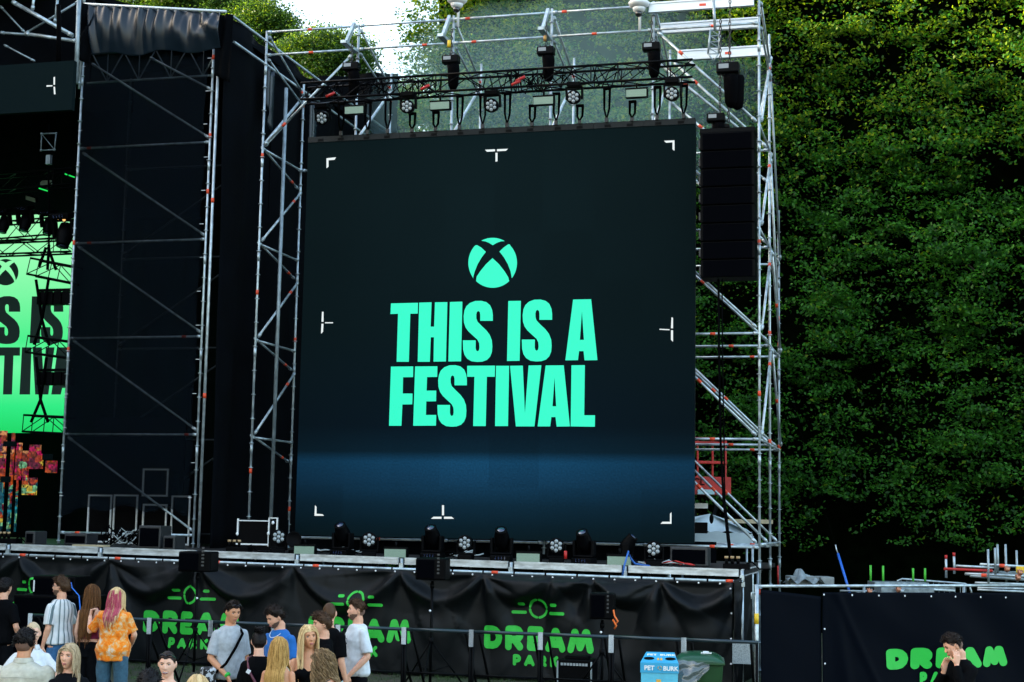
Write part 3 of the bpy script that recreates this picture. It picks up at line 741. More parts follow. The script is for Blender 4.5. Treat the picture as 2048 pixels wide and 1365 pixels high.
G_T2 = [(603,906),(776,905),(774,974),(725,974),(718,1280),(640,1280),(648,974),(603,974)]
G_I3 = [(782,906),(863,906),(856,1280),(776,1280)]
G_V = [(869,906),(948,905),(961,1200),(984,904),(1063,903),(1020,1282),(905,1282)]
G_A2 = ([(1090,904),(1202,903),(1240,1282),(1158,1283),(1151,1224),(1125,1224),(1118,1282),(1040,1282)], [(1145,980),(1155,1157),(1132,1157)])
G_L = [(1250,903),(1333,902),(1329,1213),(1396,1213),(1395,1284),(1245,1282)]
for gph in (G_T, G_H, G_I, Sg, G_I2, fit(Sg, 942, 495, 1130, 879), G_F, G_E, fit(Sg, 418, 902, 601, 1284), G_T2, G_I3, G_V, G_L): poly(gph)
for gph, h in (G_A, G_A2): poly(gph, holes=[h])
def ell_arc(cx, cy, rx, ry, a0, a1, n=14): return [(cx + rx * math.cos(math.radians(a0 + (a1 - a0) * i / n)), cy - ry * math.sin(math.radians(a0 + (a1 - a0) * i / n))) for i in range(n + 1)]
X_CAP = ell_arc(761, 267, 151, 155, 60, 118) + [(715, 134), (738, 143), (762, 158), (787, 143), (812, 134)]
X_L = [(664,157),(690,172),(719,199),(693,233),(667,277),(649,322),(639,361)] + ell_arc(761, 267, 151, 155, 218, 136)
X_R = [(803,197),(832,170),(858,152),(868,153)] + ell_arc(761, 267, 151, 155, 43, -38) + [(872,320),(855,275),(830,232)]
X_B = [(760,238),(800,275),(835,320),(857,355)] + ell_arc(761, 267, 151, 155, -47, -133) + [(662,352),(685,318),(720,275)]
for sh in (X_CAP, X_L, X_R, X_B): poly(sh, 'emblem')
def px(pts, name='alignment_mark'): poly(pts, name, WHITE, q=lambda x, y: (x, y))
px([(653,317),(672,315),(669,320),(657,321),(657,334),(653,337)])
px([(970,300),(990,299),(990,303),(974,304)]); px([(994,299),(1016,298),(1012,302),(994,303)]); px([(991,306),(995,306),(995,323),(991,324)])
px([(1328,282),(1349,281),(1349,302),(1345,299),(1345,285),(1332,286)])
px([(644,624),(647,624),(647,644),(643,644)]); px([(643,648),(647,648),(646,664),(642,668)]); px([(650,645),(666,645),(666,647),(650,647)])
px([(1343,635),(1346,636),(1346,657),(1342,657)]); px([(1342,661),(1346,661),(1346,684),(1342,680)]); px([(1319,658),(1339,659),(1339,661),(1319,660)])
px([(630,1011),(633,1014),(633,1028),(645,1029),(648,1032),(629,1032)])
px([(884,1011),(888,1011),(888,1031),(884,1031)]); px([(867,1034),(883,1034),(883,1038),(862,1038)]); px([(888,1034),(903,1034),(908,1038),(888,1038)])
px([(1340,1028),(1343,1025),(1343,1048),(1321,1048),(1325,1044),(1340,1044)])

# ================================================================== SCAFFOLD BEHIND THE SCREEN
sc = thing('screen_scaffold', 'large galvanised scaffold with orange taped pipes standing behind the big screen', 'scaffold', S(-8, 31, 0), RZ)
CT = [-13.3 + 2.07 * k for k in range(6)]
CN = [29.12, 31.19, 33.26]
tops = {0: [13.0, 13.0, 13.05, 13.05, 13.05, 13.1], 1: [12.45, 12.55, 12.65, 12.65, 12.7, 12.9], 2: [9.2, 9.0, 9.0, 9.0, 9.4, 9.6]}
for r in (0, 1, 2):
    for k in range(6):
        z0 = 2.15 if r == 0 and k < 5 else 0
        if r == 2 and 0 < k < 4: continue
        standard(S(CT[k], CN[r], z0), S(CT[k], CN[r], tops[r][k]), sc, 'post', tapes=((1.5, 5.2, 8.1) if r == 0 else (2.9 + k * .3, 6.6)), m=M['steel'] if r < 2 else M['steel_dull'])
z_lv = [2.37, 4.39, 6.40, 8.42, 10.45, 12.47]
for r in (0, 1, 2):
    for k in range(5):
        for j, z in enumerate(z_lv):
            if r == 2 and z > 9: continue
            if z > 11 or k == 4 or (k in (0, 1, 2, 3) and j in (0, 4) and r < 2):
                if r == 1 and z > 11: continue
                if r == 0 and z > 10 and z < 11: continue
                bar(S(CT[k], CN[r], z), S(CT[k + 1], CN[r], z), sc, 'ledger', tape=.12 + .07 * ((k * 3 + j) % 10) if k < 4 else (.55, .6, .7)[r])
for k in range(5): bar(S(CT[k], CN[0], 12.97), S(CT[k + 1], CN[0], 12.97), sc, 'ledger', tape=(.45, .92, .12, .1, .5)[k])
# front to back ledgers and the diagonals that zigzag between the rows
for k in (0, 5):
    for r in (0, 1):
        for j, z in enumerate(z_lv[:5]):
            if r == 1 and (z > 9 or k == 0): continue
            if j: bar(S(CT[k], CN[r], z), S(CT[k], CN[r + 1], z), sc, 'ledger')
            if j and r == 0: bar(S(CT[k] + .04, CN[r + 1] - .05, z + (1.95 if k else 1.52)), S(CT[k] + .04, CN[r] + .05, z + .08), sc, 'brace', r=.026, tape=.18)
            if j and r == 1 and z < 8: bar(S(CT[k] + .04, CN[r] + .1, z + 1.95), S(CT[k] + .04, CN[r + 1] - .05, z + .08), sc, 'brace', r=.024, tape=.5)
            if k == 0 and r == 0: bar(S(CT[k] - .04, CN[0] + .05, z + .05), S(CT[k] - .04, CN[1] - .05, z - .42), sc, 'brace', m=M['steel_dull'], tape=.8) if j else None
    bar(S(CT[k], CN[0], 2.42), S(CT[k], CN[2], 2.42), sc, 'ledger', r=.028)
for k in range(6):
    bar(S(CT[k] + .03, CN[0] + .05, 12.9), S(CT[k] + .03, CN[1] - .05, 12.15), sc, 'brace', r=.024, tape=.92, m=M['steel_dull'] if k < 1 else M['steel'])
    bar(S(CT[k] + .03, CN[0] + .05, 12.4), S(CT[k] + .03, CN[1] - .05, 11.9), sc, 'brace', r=.022, tape=.95, m=M['steel_dull'])
    bar(S(CT[k], CN[1] - .06, 12.1), S(CT[k], CN[0] + .06, 10.55), sc, 'brace', r=.03)
bar(S(CT[1] - .1, CN[0] - .06, 12.35), S(CT[0] + .05, CN[0] - .06, 10.5), sc, 'brace', r=.026, tape=.75)
for r in (0, 1):     # long diagonals in the right hand bay and below
    bar(S(CT[4] + .1, CN[r] - .06, 12.4), S(CT[5] - .05, CN[r] - .06, 10.5), sc, 'brace', r=.028, tape=.22)
    bar(S(CT[4] + .0, CN[r] + .06, 11.9 - .3 * r), S(CT[5] - .05, CN[r] + .06, 10.1 - .3 * r), sc, 'brace', r=.026, tape=.3)
    bar(S(CT[4] + .5, CN[r] - .06, 9.9), S(CT[5] - .05, CN[r] - .06, 8.5), sc, 'brace', r=.026)
    bar(S(CT[4] + .1, CN[r] - .06, 8.3), S(CT[5] - .05, CN[r] - .06, 6.5), sc, 'brace', r=.026, tape=.3)
for r in (0, 1, 2):
    bar(S(CT[4] + .1, CN[r] - .06, 6.3), S(CT[5] - .05, CN[r] - .06, 4.45), sc, 'brace', r=.026, tape=.42)
    bar(S(CT[4] + .1, CN[r] - .06, 4.3), S(CT[5] - .05, CN[r] - .06, 2.45), sc, 'brace', r=.026, tape=.42)
bar(S(CT[5] + .02, CN[1] + .05, 10.3), S(CT[5] + .02, CN[2] - .02, 6.45), sc, 'brace', r=.024, tape=.8)
bar(S(CT[5] + .02, CN[1] + .05, 12.1), S(CT[5] + .03, CN[2] - .02, 8.5), sc, 'brace', r=.022, m=M['steel_dull'])
for k in (1, 2, 3):  # short outrigger arms that carry the hoists
    mb = MB(); q = S(CT[k] - .02, CN[0] - .05, 12.95)
    mb.obox(q - N * .3 - T * .03 - Z * .25, (.03, .045, .36), SR @ Matrix.Rotation(math.radians(-38), 3, 'X')); mb.sbox(CT[k] - .1, CT[k] + .02, CN[0] - .75, CN[0] - .02, 12.38, 12.44)
    mb.build('outrigger_arm', M['steel'], sc)
mb = MB(); mb.tube(S(CT[0] + .1, 30.0, DECK), S(CT[0] + .1, 30.0, 12.0), .04, 10); mb.build('thick_post', M['steel_dull'], sc)

# white aluminium lattice beams up on the right
for (x0, y0, x1, y1, n, h, lab) in ((1298, 16, 1508, 3, 29.0, .17, 'uppermost white aluminium beam at the top right of the scaffold'), (1320, 58, 1516, 46, 29.9, .18, 'middle white aluminium beam below the uppermost one on the scaffold'),
                         (1355, 111, 1541, 102, 31.1, .19, 'lowest and farthest white aluminium beam on the right of the scaffold')):
    a, b_ = tz(x0, y0, n), tz(x1, y1, n)
    root = thing('aluminium_beam', lab, 'beam', S(a[0], n, a[1]), RZ, 'white aluminium beams on the scaffold')
    z = (a[1] + b_[1]) / 2
    for s_, nm in ((1, 'flange'), (-1, 'flange')): MB().sbox(a[0], b_[0], n - .05, n + .05, z + s_ * (h / 2) - .015, z + s_ * (h / 2) + .015).build(nm, M['alu'], root)
    MB().sbox(a[0] + .003, b_[0] - .003, n - .03, n + .03, z - h / 2 + .016, z + h / 2 - .016).build('web', M['alu'], root)
    MB().sbox(a[0] + 1.0, a[0] + 1.13, n - .036, n - .031, z - .04, z + .01).build('sticker', M['tape'], root)
# dome cameras
def dome(px_, py_, lab, first):
    p = PN(px_, py_, 28.9)
    root = thing('dome_camera', lab, 'security camera', p, RZ, 'white dome cameras on top of the scaffold')
    LB().lathe((0, 0, 0), (0, 0, 1), [(0, .14), (.05, .2), (.1, .21), (.16, .15), (.2, .05)], 20).build('housing', M['white'], root)
    LB().lathe((0, 0, -.005), (0, 0, -1), [(0, .13), (.05, .12), (.09, .07), (.1, .01)], 18).build('collar', M['white'], root)
    lb = LB(); lb.ell((0, -.03, -.13), (.07, .07, .07)); lb.build('lens_dome', mat('smoked_dome', (.01, .01, .012), .08, spec=.8), root)
    lb = LB(); lb.tube((0, .0, .18), (0, 0, .32), .03); lb.tube((.0, .1, -.45), (.0, .1, .2), .028); lb.build('bracket', M['white'], root)
dome(914, 8, 'white dome camera on the second tall scaffold post, at the top edge', 0)
dome(1278, 16, 'larger white dome camera beside the uppermost white aluminium beam', 1)
# ================================================================== LIGHTING TRUSS AND WHAT HANGS ON IT
def box_truss(mb, p0, p1, up, side, w=.34, h=.34, chord=.025, web=.012, bay=.36):
    """four chords and a zigzag on each face; up and side are unit vectors across the truss"""
    d = (p1 - p0); L = d.length; d = d / L; k = max(2, int(L / bay))
    C = lambda s, a, b: p0 + d * s + side * (a * w / 2) + up * (b * h / 2)
    for a in (-1, 1):
        for b in (-1, 1): mb.tube(C(0, a, b), C(L, a, b), chord, 8)
    for i in range(k):
        s0, s1 = L * i / k, L * (i + 1) / k; f = 1 if i % 2 else -1
        for a in (-1, 1): mb.tube(C(s0, a, f), C(s1, a, -f), web, 5)
        for b in (-1, 1): mb.tube(C(s0, f, b), C(s1, -f, b), web, 5)
        if i % 6 == 0 or i == k - 1:
            for a in (-1, 1): mb.tube(C(s0, a, -1), C(s0, a, 1), web, 5)
    return mb
TRN = 28.35
ta = PN(608, 188, TRN); tb_ = PN(1388, 142, TRN)
tr = thing('lighting_truss', 'long black box truss full of lamps hanging above the big screen', 'truss', ta, RZ)
secs = [0, .36, .62, .82, 1.0]
for a, b_ in zip(secs[:-1], secs[1:]):
    mb = MB(); box_truss(mb, ta.lerp(tb_, a), ta.lerp(tb_, b_), Z, N, .36, .34, bay=.42); mb.build('truss_section', M['black_metal'], tr)
rc = random.Random(5)
for k in range(26):                                                  # cables lying along the truss
    u = rc.uniform(0, .92); L = rc.uniform(.04, .16)
    pts = [ta.lerp(tb_, u + L * i / 8) + Z * (rc.choice((-.16, .16, .02)) + .05 * math.sin(i * 1.1 + k) - .06 * math.sin(math.pi * i / 8) * rc.random()) + N * rc.uniform(-.2, .2) for i in range(9)]
    MB().path(pts, .012, 5).build('cable', M['rope'], tr)
for x, y in ((850, 175), (1041, 158), (1032, 166), (661, 190)):
    p = PN(x, y, TRN - .2); MB().tube(p - T * .09 - Z * .04, p + T * .09 + Z * .04, .03, 8).build('red_connector', M['red'], tr)

# ---- lamps (prototypes are made once; copies follow)
M['lens'] = mat('frosted_lens', (0.27, 0.31, 0.32), .2, spec=.8, coat=.5)
M['strobe_face'] = mat('pale_green_lens_grid', (0.22, 0.32, 0.24), .5, var=.18, scale=90)
M['dark_glass'] = mat('dark_glass_lens', (0.02, 0.03, 0.07), .06, spec=1.0, coat=1.0)
def wash_proto():
    r = thing('wash_light', 'x', 'stage light')
    lb = LB(); lb.box(-.13, .13, -.11, .11, 0, .09); lb.build('base', M['black_plastic'], r, bevel=.012)
    lb = LB()
    for s_ in (-1, 1): lb.box(s_ * .155 - .015, s_ * .155 + .015, -.05, .05, .12, .34)
    lb.box(-.17, .17, -.06, .06, .09, .125); lb.build('yoke', M['black_plastic'], r, bevel=.008)
    hd = LB().lathe((0, .1, .30), (0, -1, 0), [(-.02, .05), (0, .10), (.06, .125), (.16, .135), (.2, .14), (.2, .12)], 24).build('lamp_head', M['black_plastic'], r)
    for k in range(7):
        a = math.pi / 3 * k; q = (0, 0) if k == 6 else (.078 * math.cos(a + .5), .078 * math.sin(a + .5))
        lb = LB(); lb.ell((q[0], -.105, .30 + q[1]), (.036, .018, .036), seg=12); lb.build('lens', M['lens'], hd)
    return r
def strobe_proto():
    r = thing('strobe_panel', 'x', 'stage light')
    LB().box(-.21, .21, -.02, .1, -.085, .085).build('housing', M['black_plastic'], r, bevel=.006)
    LB().box(-.195, .195, -.032, -.021, -.07, .07).build('face', M['strobe_face'], r)
    lb = LB()
    for k in range(10): lb.box(-.18 + k * .038, -.165 + k * .038, .1, .12, -.07, .07)
    lb.box(-.22, .22, .0, .03, .087, .11); lb.tube((0, .02, .1), (0, .02, .2), .02); lb.build('bracket', M['black_metal'], r)
    return r
def mover_proto():
    r = thing('moving_head', 'x', 'moving stage light')
    lb = LB(); lb.box(-.2, .2, -.17, .17, 0, .11); lb.build('base', M['black_plastic'], r, bevel=.02)
    lb = LB()
    for s_ in (-1, 1): lb.box(s_ * .19 - .03, s_ * .19 + .03, -.08, .08, .14, .44)
    lb.box(-.21, .21, -.09, .09, .115, .16); lb.build('yoke', M['black_plastic'], r, bevel=.02)
    ax = Vector((0, -.55, .83)).normalized()
    hd = LB().lathe(Vector((0, .02, .38)) - ax * .2, ax, [(0, .07), (.03, .125), (.2, .15), (.3, .145), (.42, .115), (.46, .118), (.46, .09)], 20).build('lamp_head', M['black_plastic'], r)
    LB().lathe(Vector((0, .02, .38)) + ax * .245, ax, [(0, .088), (.02, .07), (.035, .03)], 20).build('lens', M['dark_glass'], hd)
    lb = LB()
    for k in range(4): lb.box(-.1 + .06 * k, -.08 + .06 * k, -.178, -.171, .03, .08)
    lb.build('display_strip', M['dark_glass'], r)
    return r
def hoist_proto():
    r = thing('chain_hoist', 'x', 'chain hoist')
    lb = LB(); lb.box(-.17, .17, -.1, .1, 0, .16); lb.build('motor_body', M['black_metal'], r, bevel=.02)
    lb = LB(); lb.box(-.13, .02, -.108, -.101, .06, .13); lb.build('name_plate', mat('pale_plate', (.25, .28, .3), .5), r)
    lb = LB(); lb.lathe((.05, .02, -.02), (0, 0, -1), [(0, .11), (.1, .12), (.42, .10), (.5, .06)], 14); lb.build('chain_bag', M['rope'], r)
    lb = LB()
    for k in range(3): lb.tube((-.12 + .1 * k, .0, .16), (-.12 + .1 * k, 0, .2), .02)
    lb.tube((-.08, 0, 0), (-.05, 0, -.12), .015); lb.tube((-.02, 0, 0), (-.05, 0, -.12), .015); lb.build('hook', M['chain'], r)
    return r
def chain(p0, p1, label, r=.011, group='hoist chains above the truss'):
    d = p1 - p0; L = d.length; n = max(3, int(L / .07)); mb = MB(); dn = d / L; u, w = frame_of(dn)
    for i in range(n):
        c = p0 + dn * (L * (i + .5) / n); a = u if i % 2 else w
        pts = [c + dn * (.045 * math.cos(q)) + a * (.02 * math.sin(q)) for q in [math.pi * 2 * k / 8 for k in range(9)]]
        mb.path(pts, r * .8, 4)
    o = mb.build('chain', M['chain']); tag(o, label, 'chain', group, None); return o
wash = wash_proto(); strobe = strobe_proto(); mover = mover_proto(); hoist = hoist_proto()
uw = us = um = uh = False
ORD = ['first', 'second', 'third', 'fourth', 'fifth', 'sixth', 'seventh', 'eighth', 'ninth', 'tenth', 'eleventh', 'twelfth', 'thirteenth', 'fourteenth', 'fifteenth']
GW = 'round seven-lens lamps hanging from the truss'
RX180 = Matrix.Rotation(math.pi, 3, 'Y')
for i, (x, y, tilt) in enumerate(((647, 236, 20), (817, 215, 6), (985, 212, 12), (1149, 196, 8), (1345, 190, 4))):
    p = PN(x, y, TRN - .12)
    R = SR @ Matrix.Rotation(math.pi, 3, 'Y') @ Matrix.Rotation(math.radians(-tilt), 3, 'X')
    loc = p - R @ Vector((0, 0, .30))
    o = place(wash, uw, loc, label='round seven-lens lamp hanging %s from the left under the lighting truss' % ORD[i], rot=R.to_euler()); o['group'] = GW; uw = True
    if (x == 817): pass
for i, (x, y) in enumerate(((709, 221), (880, 212), (1087, 202), (1273, 187))):
    o = place(strobe, us, PN(x, y, TRN - .15), label='pale green rectangular strobe hanging %s from the left under the lighting truss' % ORD[i], rot=(math.radians(4), 0, RZ)); o['group'] = 'strobe panels under the truss'; us = True
hs = ((703, 142, 118, 'beside the leftmost tall scaffold post'), (902, 128, 102, 'with yellow hook below the left dome camera'), (1092, 111, 60, 'with a white plate above the middle of the truss'), (1303, 103, 88, 'near the right end of the truss'))
for i, (x, y, top, lab) in enumerate(hs):
    p = PN(x, y, TRN); o = place(hoist, uh, p, label='black chain hoist ' + lab); o['group'] = 'chain hoists over the lighting truss'; uh = True
    q = PN(x + 2, (83, 60, 45, 35)[i], TRN + .02)
    chain(p + Z * .2, Vector((p.x, p.y, q.z)), 'lifting chain of the hoist ' + lab)
q = PN(898, 95, TRN - .05); tag(MB().tube(q, q + Z * .14, .035, 8).build('hook_block', M['yellow']), 'small yellow hook block on the chain of the second hoist', 'hook')
q = PN(1090, 83, TRN - .05); tag(MB().tube(q, q + Z * .11, .03, 8).build('hook_block', mat('brass_hook', (.4, .22, .06), .4, .6)), 'brass coloured hook block on the chain of the third hoist', 'hook')
# webbing straps that carry the screen
for i, (x, yt, yb) in enumerate(((683, 208, 268), (736, 205, 265), (776, 200, 263), (825, 228, 260), (872, 226, 258), (920, 193, 256), (966, 190, 254), (1015, 188, 252), (1065, 212, 248), (1113, 188, 248), (1160, 212, 248), (1214, 178, 241), (1265, 204, 238), (1315, 175, 236), (1368, 172, 234))):
    a = PN(x, yt, TRN + .05); b_ = PN(x - 1, yb, TRN + .3); b_ = Vector((b_.x, b_.y, LZ1 - .01))
    root = thing('hanging_strap', 'black webbing strap, %s from the left, tying the screen to the truss' % ORD[i] if i else 'black webbing strap at the far left tying the screen to the truss', 'strap', a, RZ, 'straps carrying the big screen')
    mb = MB()
    for s_ in (-1, 1): mb.path([a + T * .055 * s_, a.lerp(b_, .6) + T * .05 * s_, b_ + Z * .06], .026, 5, taper=lambda u: 1.1 - .5 * u)
    mb.tube(a + T * .075, a - T * .075, .03, 6); mb.build('webbing', M['rope'], root)
    MB().sbox(T.dot(b_) - .03, T.dot(b_) + .03, N.dot(b_) - .03, N.dot(b_) + .03, b_.z, b_.z + .09).build('shackle', M['chain'], root)

# ---- loudspeaker array on the right
an = 28.1
a0, a1 = tz(1400, 262, an), tz(1508, 262, an)
arr = thing('line_array', 'tall black column of hung loudspeaker boxes to the right of the big screen', 'loudspeaker', S(a0[0], an, a0[1]), RZ)
top = a0[1] - .05
black_grille = mat('black_speaker_grille', (0.0005, 0.0008, 0.0018), .8, var=.3, scale=60, spec=.02)
for k in range(8):
    z1 = top - k * .341; tilt = .02 * k
    mb = MB(); mb.sbox(a0[0], a1[0], an + tilt, an + .55 + tilt, z1 - .332, z1); bx = mb.build('speaker_box', M['black_plastic'], arr, bevel=.012)
    mb = MB(); mb.sbox(a0[0] + .05, a1[0] - .05, an - .012 + tilt, an - .001 + tilt, z1 - .32, z1 - .02); mb.build('grille', black_grille, bx)
    mb = MB(); mb.sbox(a0[0] - .035, a0[0] - .004, an + .05 + tilt, an + .2 + tilt, z1 - .27, z1 - .12); mb.build('rigging_latch', M['chain'], bx)
mb = MB(); mb.sbox(a0[0] - .01, a1[0] + .01, an + .02, an + .6, top + .01, top + .09); mb.sbox((a0[0] + a1[0]) / 2 - .04, (a0[0] + a1[0]) / 2 + .04, an, an + .9, top + .1, top + .16)
mb.build('rigging_frame', M['black_metal'], arr)
p = PN(1432, 245, 28.3); o = place(hoist, True, p, label='black chain hoist resting just on top of the loudspeaker column'); o['group'] = 'hoists over the loudspeaker column'
p = PN(1456, 148, 28.4); o = place(hoist, True, p, label='black chain hoist with long chain bag above the loudspeaker column', scale=1.25); o['group'] = 'hoists over the loudspeaker column'
mb = MB().lathe(PN(1475, 152, 28.5), -Z, [(0, .11), (.05, .13), (.5, .12), (.62, .1), (.66, .03)], 14); tag(mb.build('chain_bag', M['rope']), 'long black chain bag hanging beside the upper right hoist', 'bag')
cg = 'chains above the loudspeaker column'
chain(PN(1440, 222, 28.4), PN(1441, 40, 28.4), 'long thin chain left of the upper right hoist', .012, cg)
chain(PN(1459, 140, 28.4), PN(1460, 0, 28.4), 'long thin chain rising from the upper right hoist', .012, cg)
chain(PN(1457, 245, 28.4), PN(1457, 165, 28.4), 'short chain between the upper right hoist and the loudspeaker frame', .012, cg)
fr = thing('lattice_frame', 'slim grey triangular lattice frame hanging beside the white aluminium beams', 'frame', PN(1428, 123, 28.8), RZ)
mb = MB(); A, B, C_, D_, E_ = [PN(x, y, 28.8) for x, y in ((1421, 60), (1440, 60), (1416, 108), (1437, 108), (1427, 123))]
mb.tube(A, C_, .02); mb.tube(B, D_, .02); mb.tube(C_, E_, .016); mb.tube(D_, E_, .016); mb.tube(C_, D_, .014)
for k in range(4): mb.tube(A.lerp(C_, k / 4), B.lerp(D_, (k + 1) / 4), .01, 5); mb.tube(A.lerp(C_, k / 4), B.lerp(D_, k / 4), .01, 5)
mb.build('lattice', M['steel_dull'], fr)
MB().tube(PN(1430, 60, 28.8), PN(1427, 0, 28.8), .03, 6).build('sling', M['steel_dull'], fr)
# cables dropping from the array
for i, (dx, lab) in enumerate(((0, 'thick black cable dropping from the loudspeaker column to the deck'), (7, 'thinner black cable just right of the thick one, loosely hanging'))):
    pts = [PN(1437 + dx, 548, 28.5), PN(1438 + dx, 700, 28.5), PN(1441 + dx, 880, 28.5), PN(1447 + dx * .4, 1000, 28.5), PN(1458 + dx * .5, 1100, 28.3), PN(1462, 1120, 28.2)]
    tag(MB().path(pts,   .022 - .009 * i, 8).build('cable', M['rope']), lab, 'cable', 'cables below the loudspeaker column')

# ================================================================== INSIDE THE MAIN STAGE ON THE LEFT
bd = thing('stage_backdrop', 'black drape closing the back of the main stage', 'drape', S(-18, 40.5, 0), RZ)
MB().grid(lambda u, v: S(-34 + u * 19.6, 40.5 + .12 * math.sin(u * 90), 15.5 - v * 15.5), 160, 4).build('cloth', M['black_cloth'], bd)
roof = thing('stage_roof', 'black roof canopy of the main stage at the upper left corner', 'roof', S(-24, 34, 13.6), RZ)
rp = PN(250, 8, 31.0); rt = T.dot(rp)
mb = MB(); mb.add([S(-34, 28.2, 15.4), S(rt - 1.2, 28.2, 14.35), S(rt, 32, rp.z + .1), S(rt, 41, 14.4), S(-34, 41, 15.6), S(-34, 28.2, 15.5), S(rt - 1.2, 28.2, 14.5), S(rt, 32, rp.z + .2), S(rt, 41, 14.5), S(-34, 41, 15.7)],
       [(0, 1, 2, 3, 4), (9, 8, 7, 6, 5), (0, 5, 6, 1), (1, 6, 7, 2), (2, 7, 8, 3), (3, 8, 9, 4), (4, 9, 5, 0)])
mb.build('canopy', M['black_cloth'], roof)
MB().sbox(TL - .3, TW + .05, TN + .3, 41, 13.0, 13.06).build('canopy', M['black_cloth'], roof)
MB().sbox(TL - .1, TW + .02, TN + 2.4, TN + 2.45, 9.5, 12.98).build('inner_fascia', M['black_cloth'], roof)
mb = MB(); mb.sbox(-34, TL - .2, 29.5, 29.6, 12.2, 14.2); mb.build('inner_fascia', M['black_cloth'], roof)
for k, (x0, y0, x1, y1, nn, rr) in enumerate(((25, 4, 146, 72, 28.7, .045), (65, 22, 68, -10, 28.7, .03), (110, 48, 116, -10, 28.7, .03), (50, 68, 155, 83, 28.8, .04), (50, 68, 160, 2, 29.0, .025), (0, 12, 50, 66, 29.2, .02), (8, 90, 70, 123, 29.0, .018), (0, 66, 60, 70, 28.9, .03))):
    bar(PN(x0, y0, nn), PN(x1, y1, nn), roof, 'roof_strut', r=rr, m=M['steel_dull'] if k in (2, 4, 5, 6, 7) else M['steel'])
MB().tube(PN(158, 0, 28.5), PN(152, 168, 28.5), .05, 8).build('roof_strut', M['steel_dull'], roof)
# small side screen hung at the upper left
ss = thing('side_screen', 'plain grey hung screen with one white cross mark at the left edge', 'screen', PN(70, 170, 27.6), RZ)
c0, c1 = tz(-90, 130, 27.6), tz(143, 217, 27.6)
sgrey = bpy.data.materials.new('idle_led'); sgrey = mat('idle_led_face', (0.0055, 0.0115, 0.0125), .9, var=.08, scale=40, spec=.02)
MB().sbox(c0[0], c1[0], 27.6, 27.72, c1[1] - .03, c1[1] + 1.02).build('display', sgrey, ss)
o = ss
def pm(pts): shapes([[(x, -y) for x, y in pts]], lambda x, y: PN(x, -y, 27.592), 'alignment_mark', WHITE, ss)
pm([(107, 155), (110, 154), (110, 170), (107, 170)]); pm([(107, 174), (110, 174), (111, 189), (108, 189)]); pm([(93, 171), (105, 171), (105, 173), (93, 174)])
for x in (117,):
    MB().path([PN(x, 123, 27.65), PN(x + 1, 60, 27.65), PN(x, 10, 27.65)], .05, 6).build('hanger', M['rope'], ss)

# green video wall of the main stage, seen past the tower
vn_ = 37.5
vw = thing('video_wall', 'bright green video wall with dark lettering at the back of the main stage', 'screen', S(-25, vn_, 3), RZ)
m = bpy.data.materials.new('green_picture'); m.use_nodes = True; nt = m.node_tree; b = nt.nodes['Principled BSDF']; b.inputs['Base Color'].default_value = (.01, .01, .01, 1)
tc = nt.nodes.new('ShaderNodeTexCoord'); sx = nt.nodes.new('ShaderNodeSeparateXYZ'); nt.links.new(tc.outputs['Object'], sx.inputs[0])
mr = nt.nodes.new('ShaderNodeMapRange'); cr = nt.nodes.new('ShaderNodeValToRGB')
zz0, zz1 = tz(60, 866, vn_)[1], tz(60, 430, vn_)[1]
mr.inputs['From Min'].default_value = zz0 - 3; mr.inputs['From Max'].default_value = zz1 - 3
nt.links.new(sx.outputs['Z'], mr.inputs['Value']); nt.links.new(mr.outputs[0], cr.inputs[0])
setramp(cr, [(0, (8, 215, 100)), (.12, (40, 235, 130)), (.3, (110, 252, 165)), (.42, (70, 240, 140)), (.55, (105, 245, 155)), (.8, (150, 255, 180)), (1, (165, 255, 185))])
nt.links.new(cr.outputs[0], b.inputs['Emission Color']); b.inputs['Emission Strength'].default_value = 1.0 / 2 ** EXPO
v0, v1 = tz(-500, 600, vn_)[0], tz(138, 600, vn_)[0]
MB().sbox(v0, v1, vn_, vn_ + .1, zz0, zz1).build('display', m, vw)
DK = emit('black_green_picture', (2, 26, 22), 1.0)
def ZQ(x, y): return (x / 3.413, 350 + y / 3.413)
def vp(pts, name='lettering', holes=()):
    loops = [[ZQ(*p) for p in pts]] + [[ZQ(*p) for p in h] for h in holes]
    shapes([[(x, -y) for x, y in l] for l in loops], lambda x, y: PN(x, -y, vn_ - .01), name, DK, vw)
vp(fit(Sg, -48, 828, 138, 1156)); vp([(218,830),(283,830),(272,1150),(202,1150)]); vp(fit(Sg, 278, 828, 432, 1156))
vp([(-40,1178),(137,1178),(136,1235),(92,1235),(82,1500),(20,1500),(30,1235),(-40,1235)])
vp([(150,1178),(215,1178),(205,1500),(133,1500)]); vp([(222,1178),(285,1178),(300,1430),(312,1178),(372,1178),(330,1500),(240,1500)])
vp([(395,1178),(462,1178),(450,1455),(425,1455),(415,1500),(350,1500)])
k_ = 88 / 151
def xm(pts): return [((x - 761) * k_ + 38, (y - 267) * k_ + 665) for x, y in pts]
for sh in (X_CAP, X_L, X_R, X_B): vp(xm(sh), 'emblem')
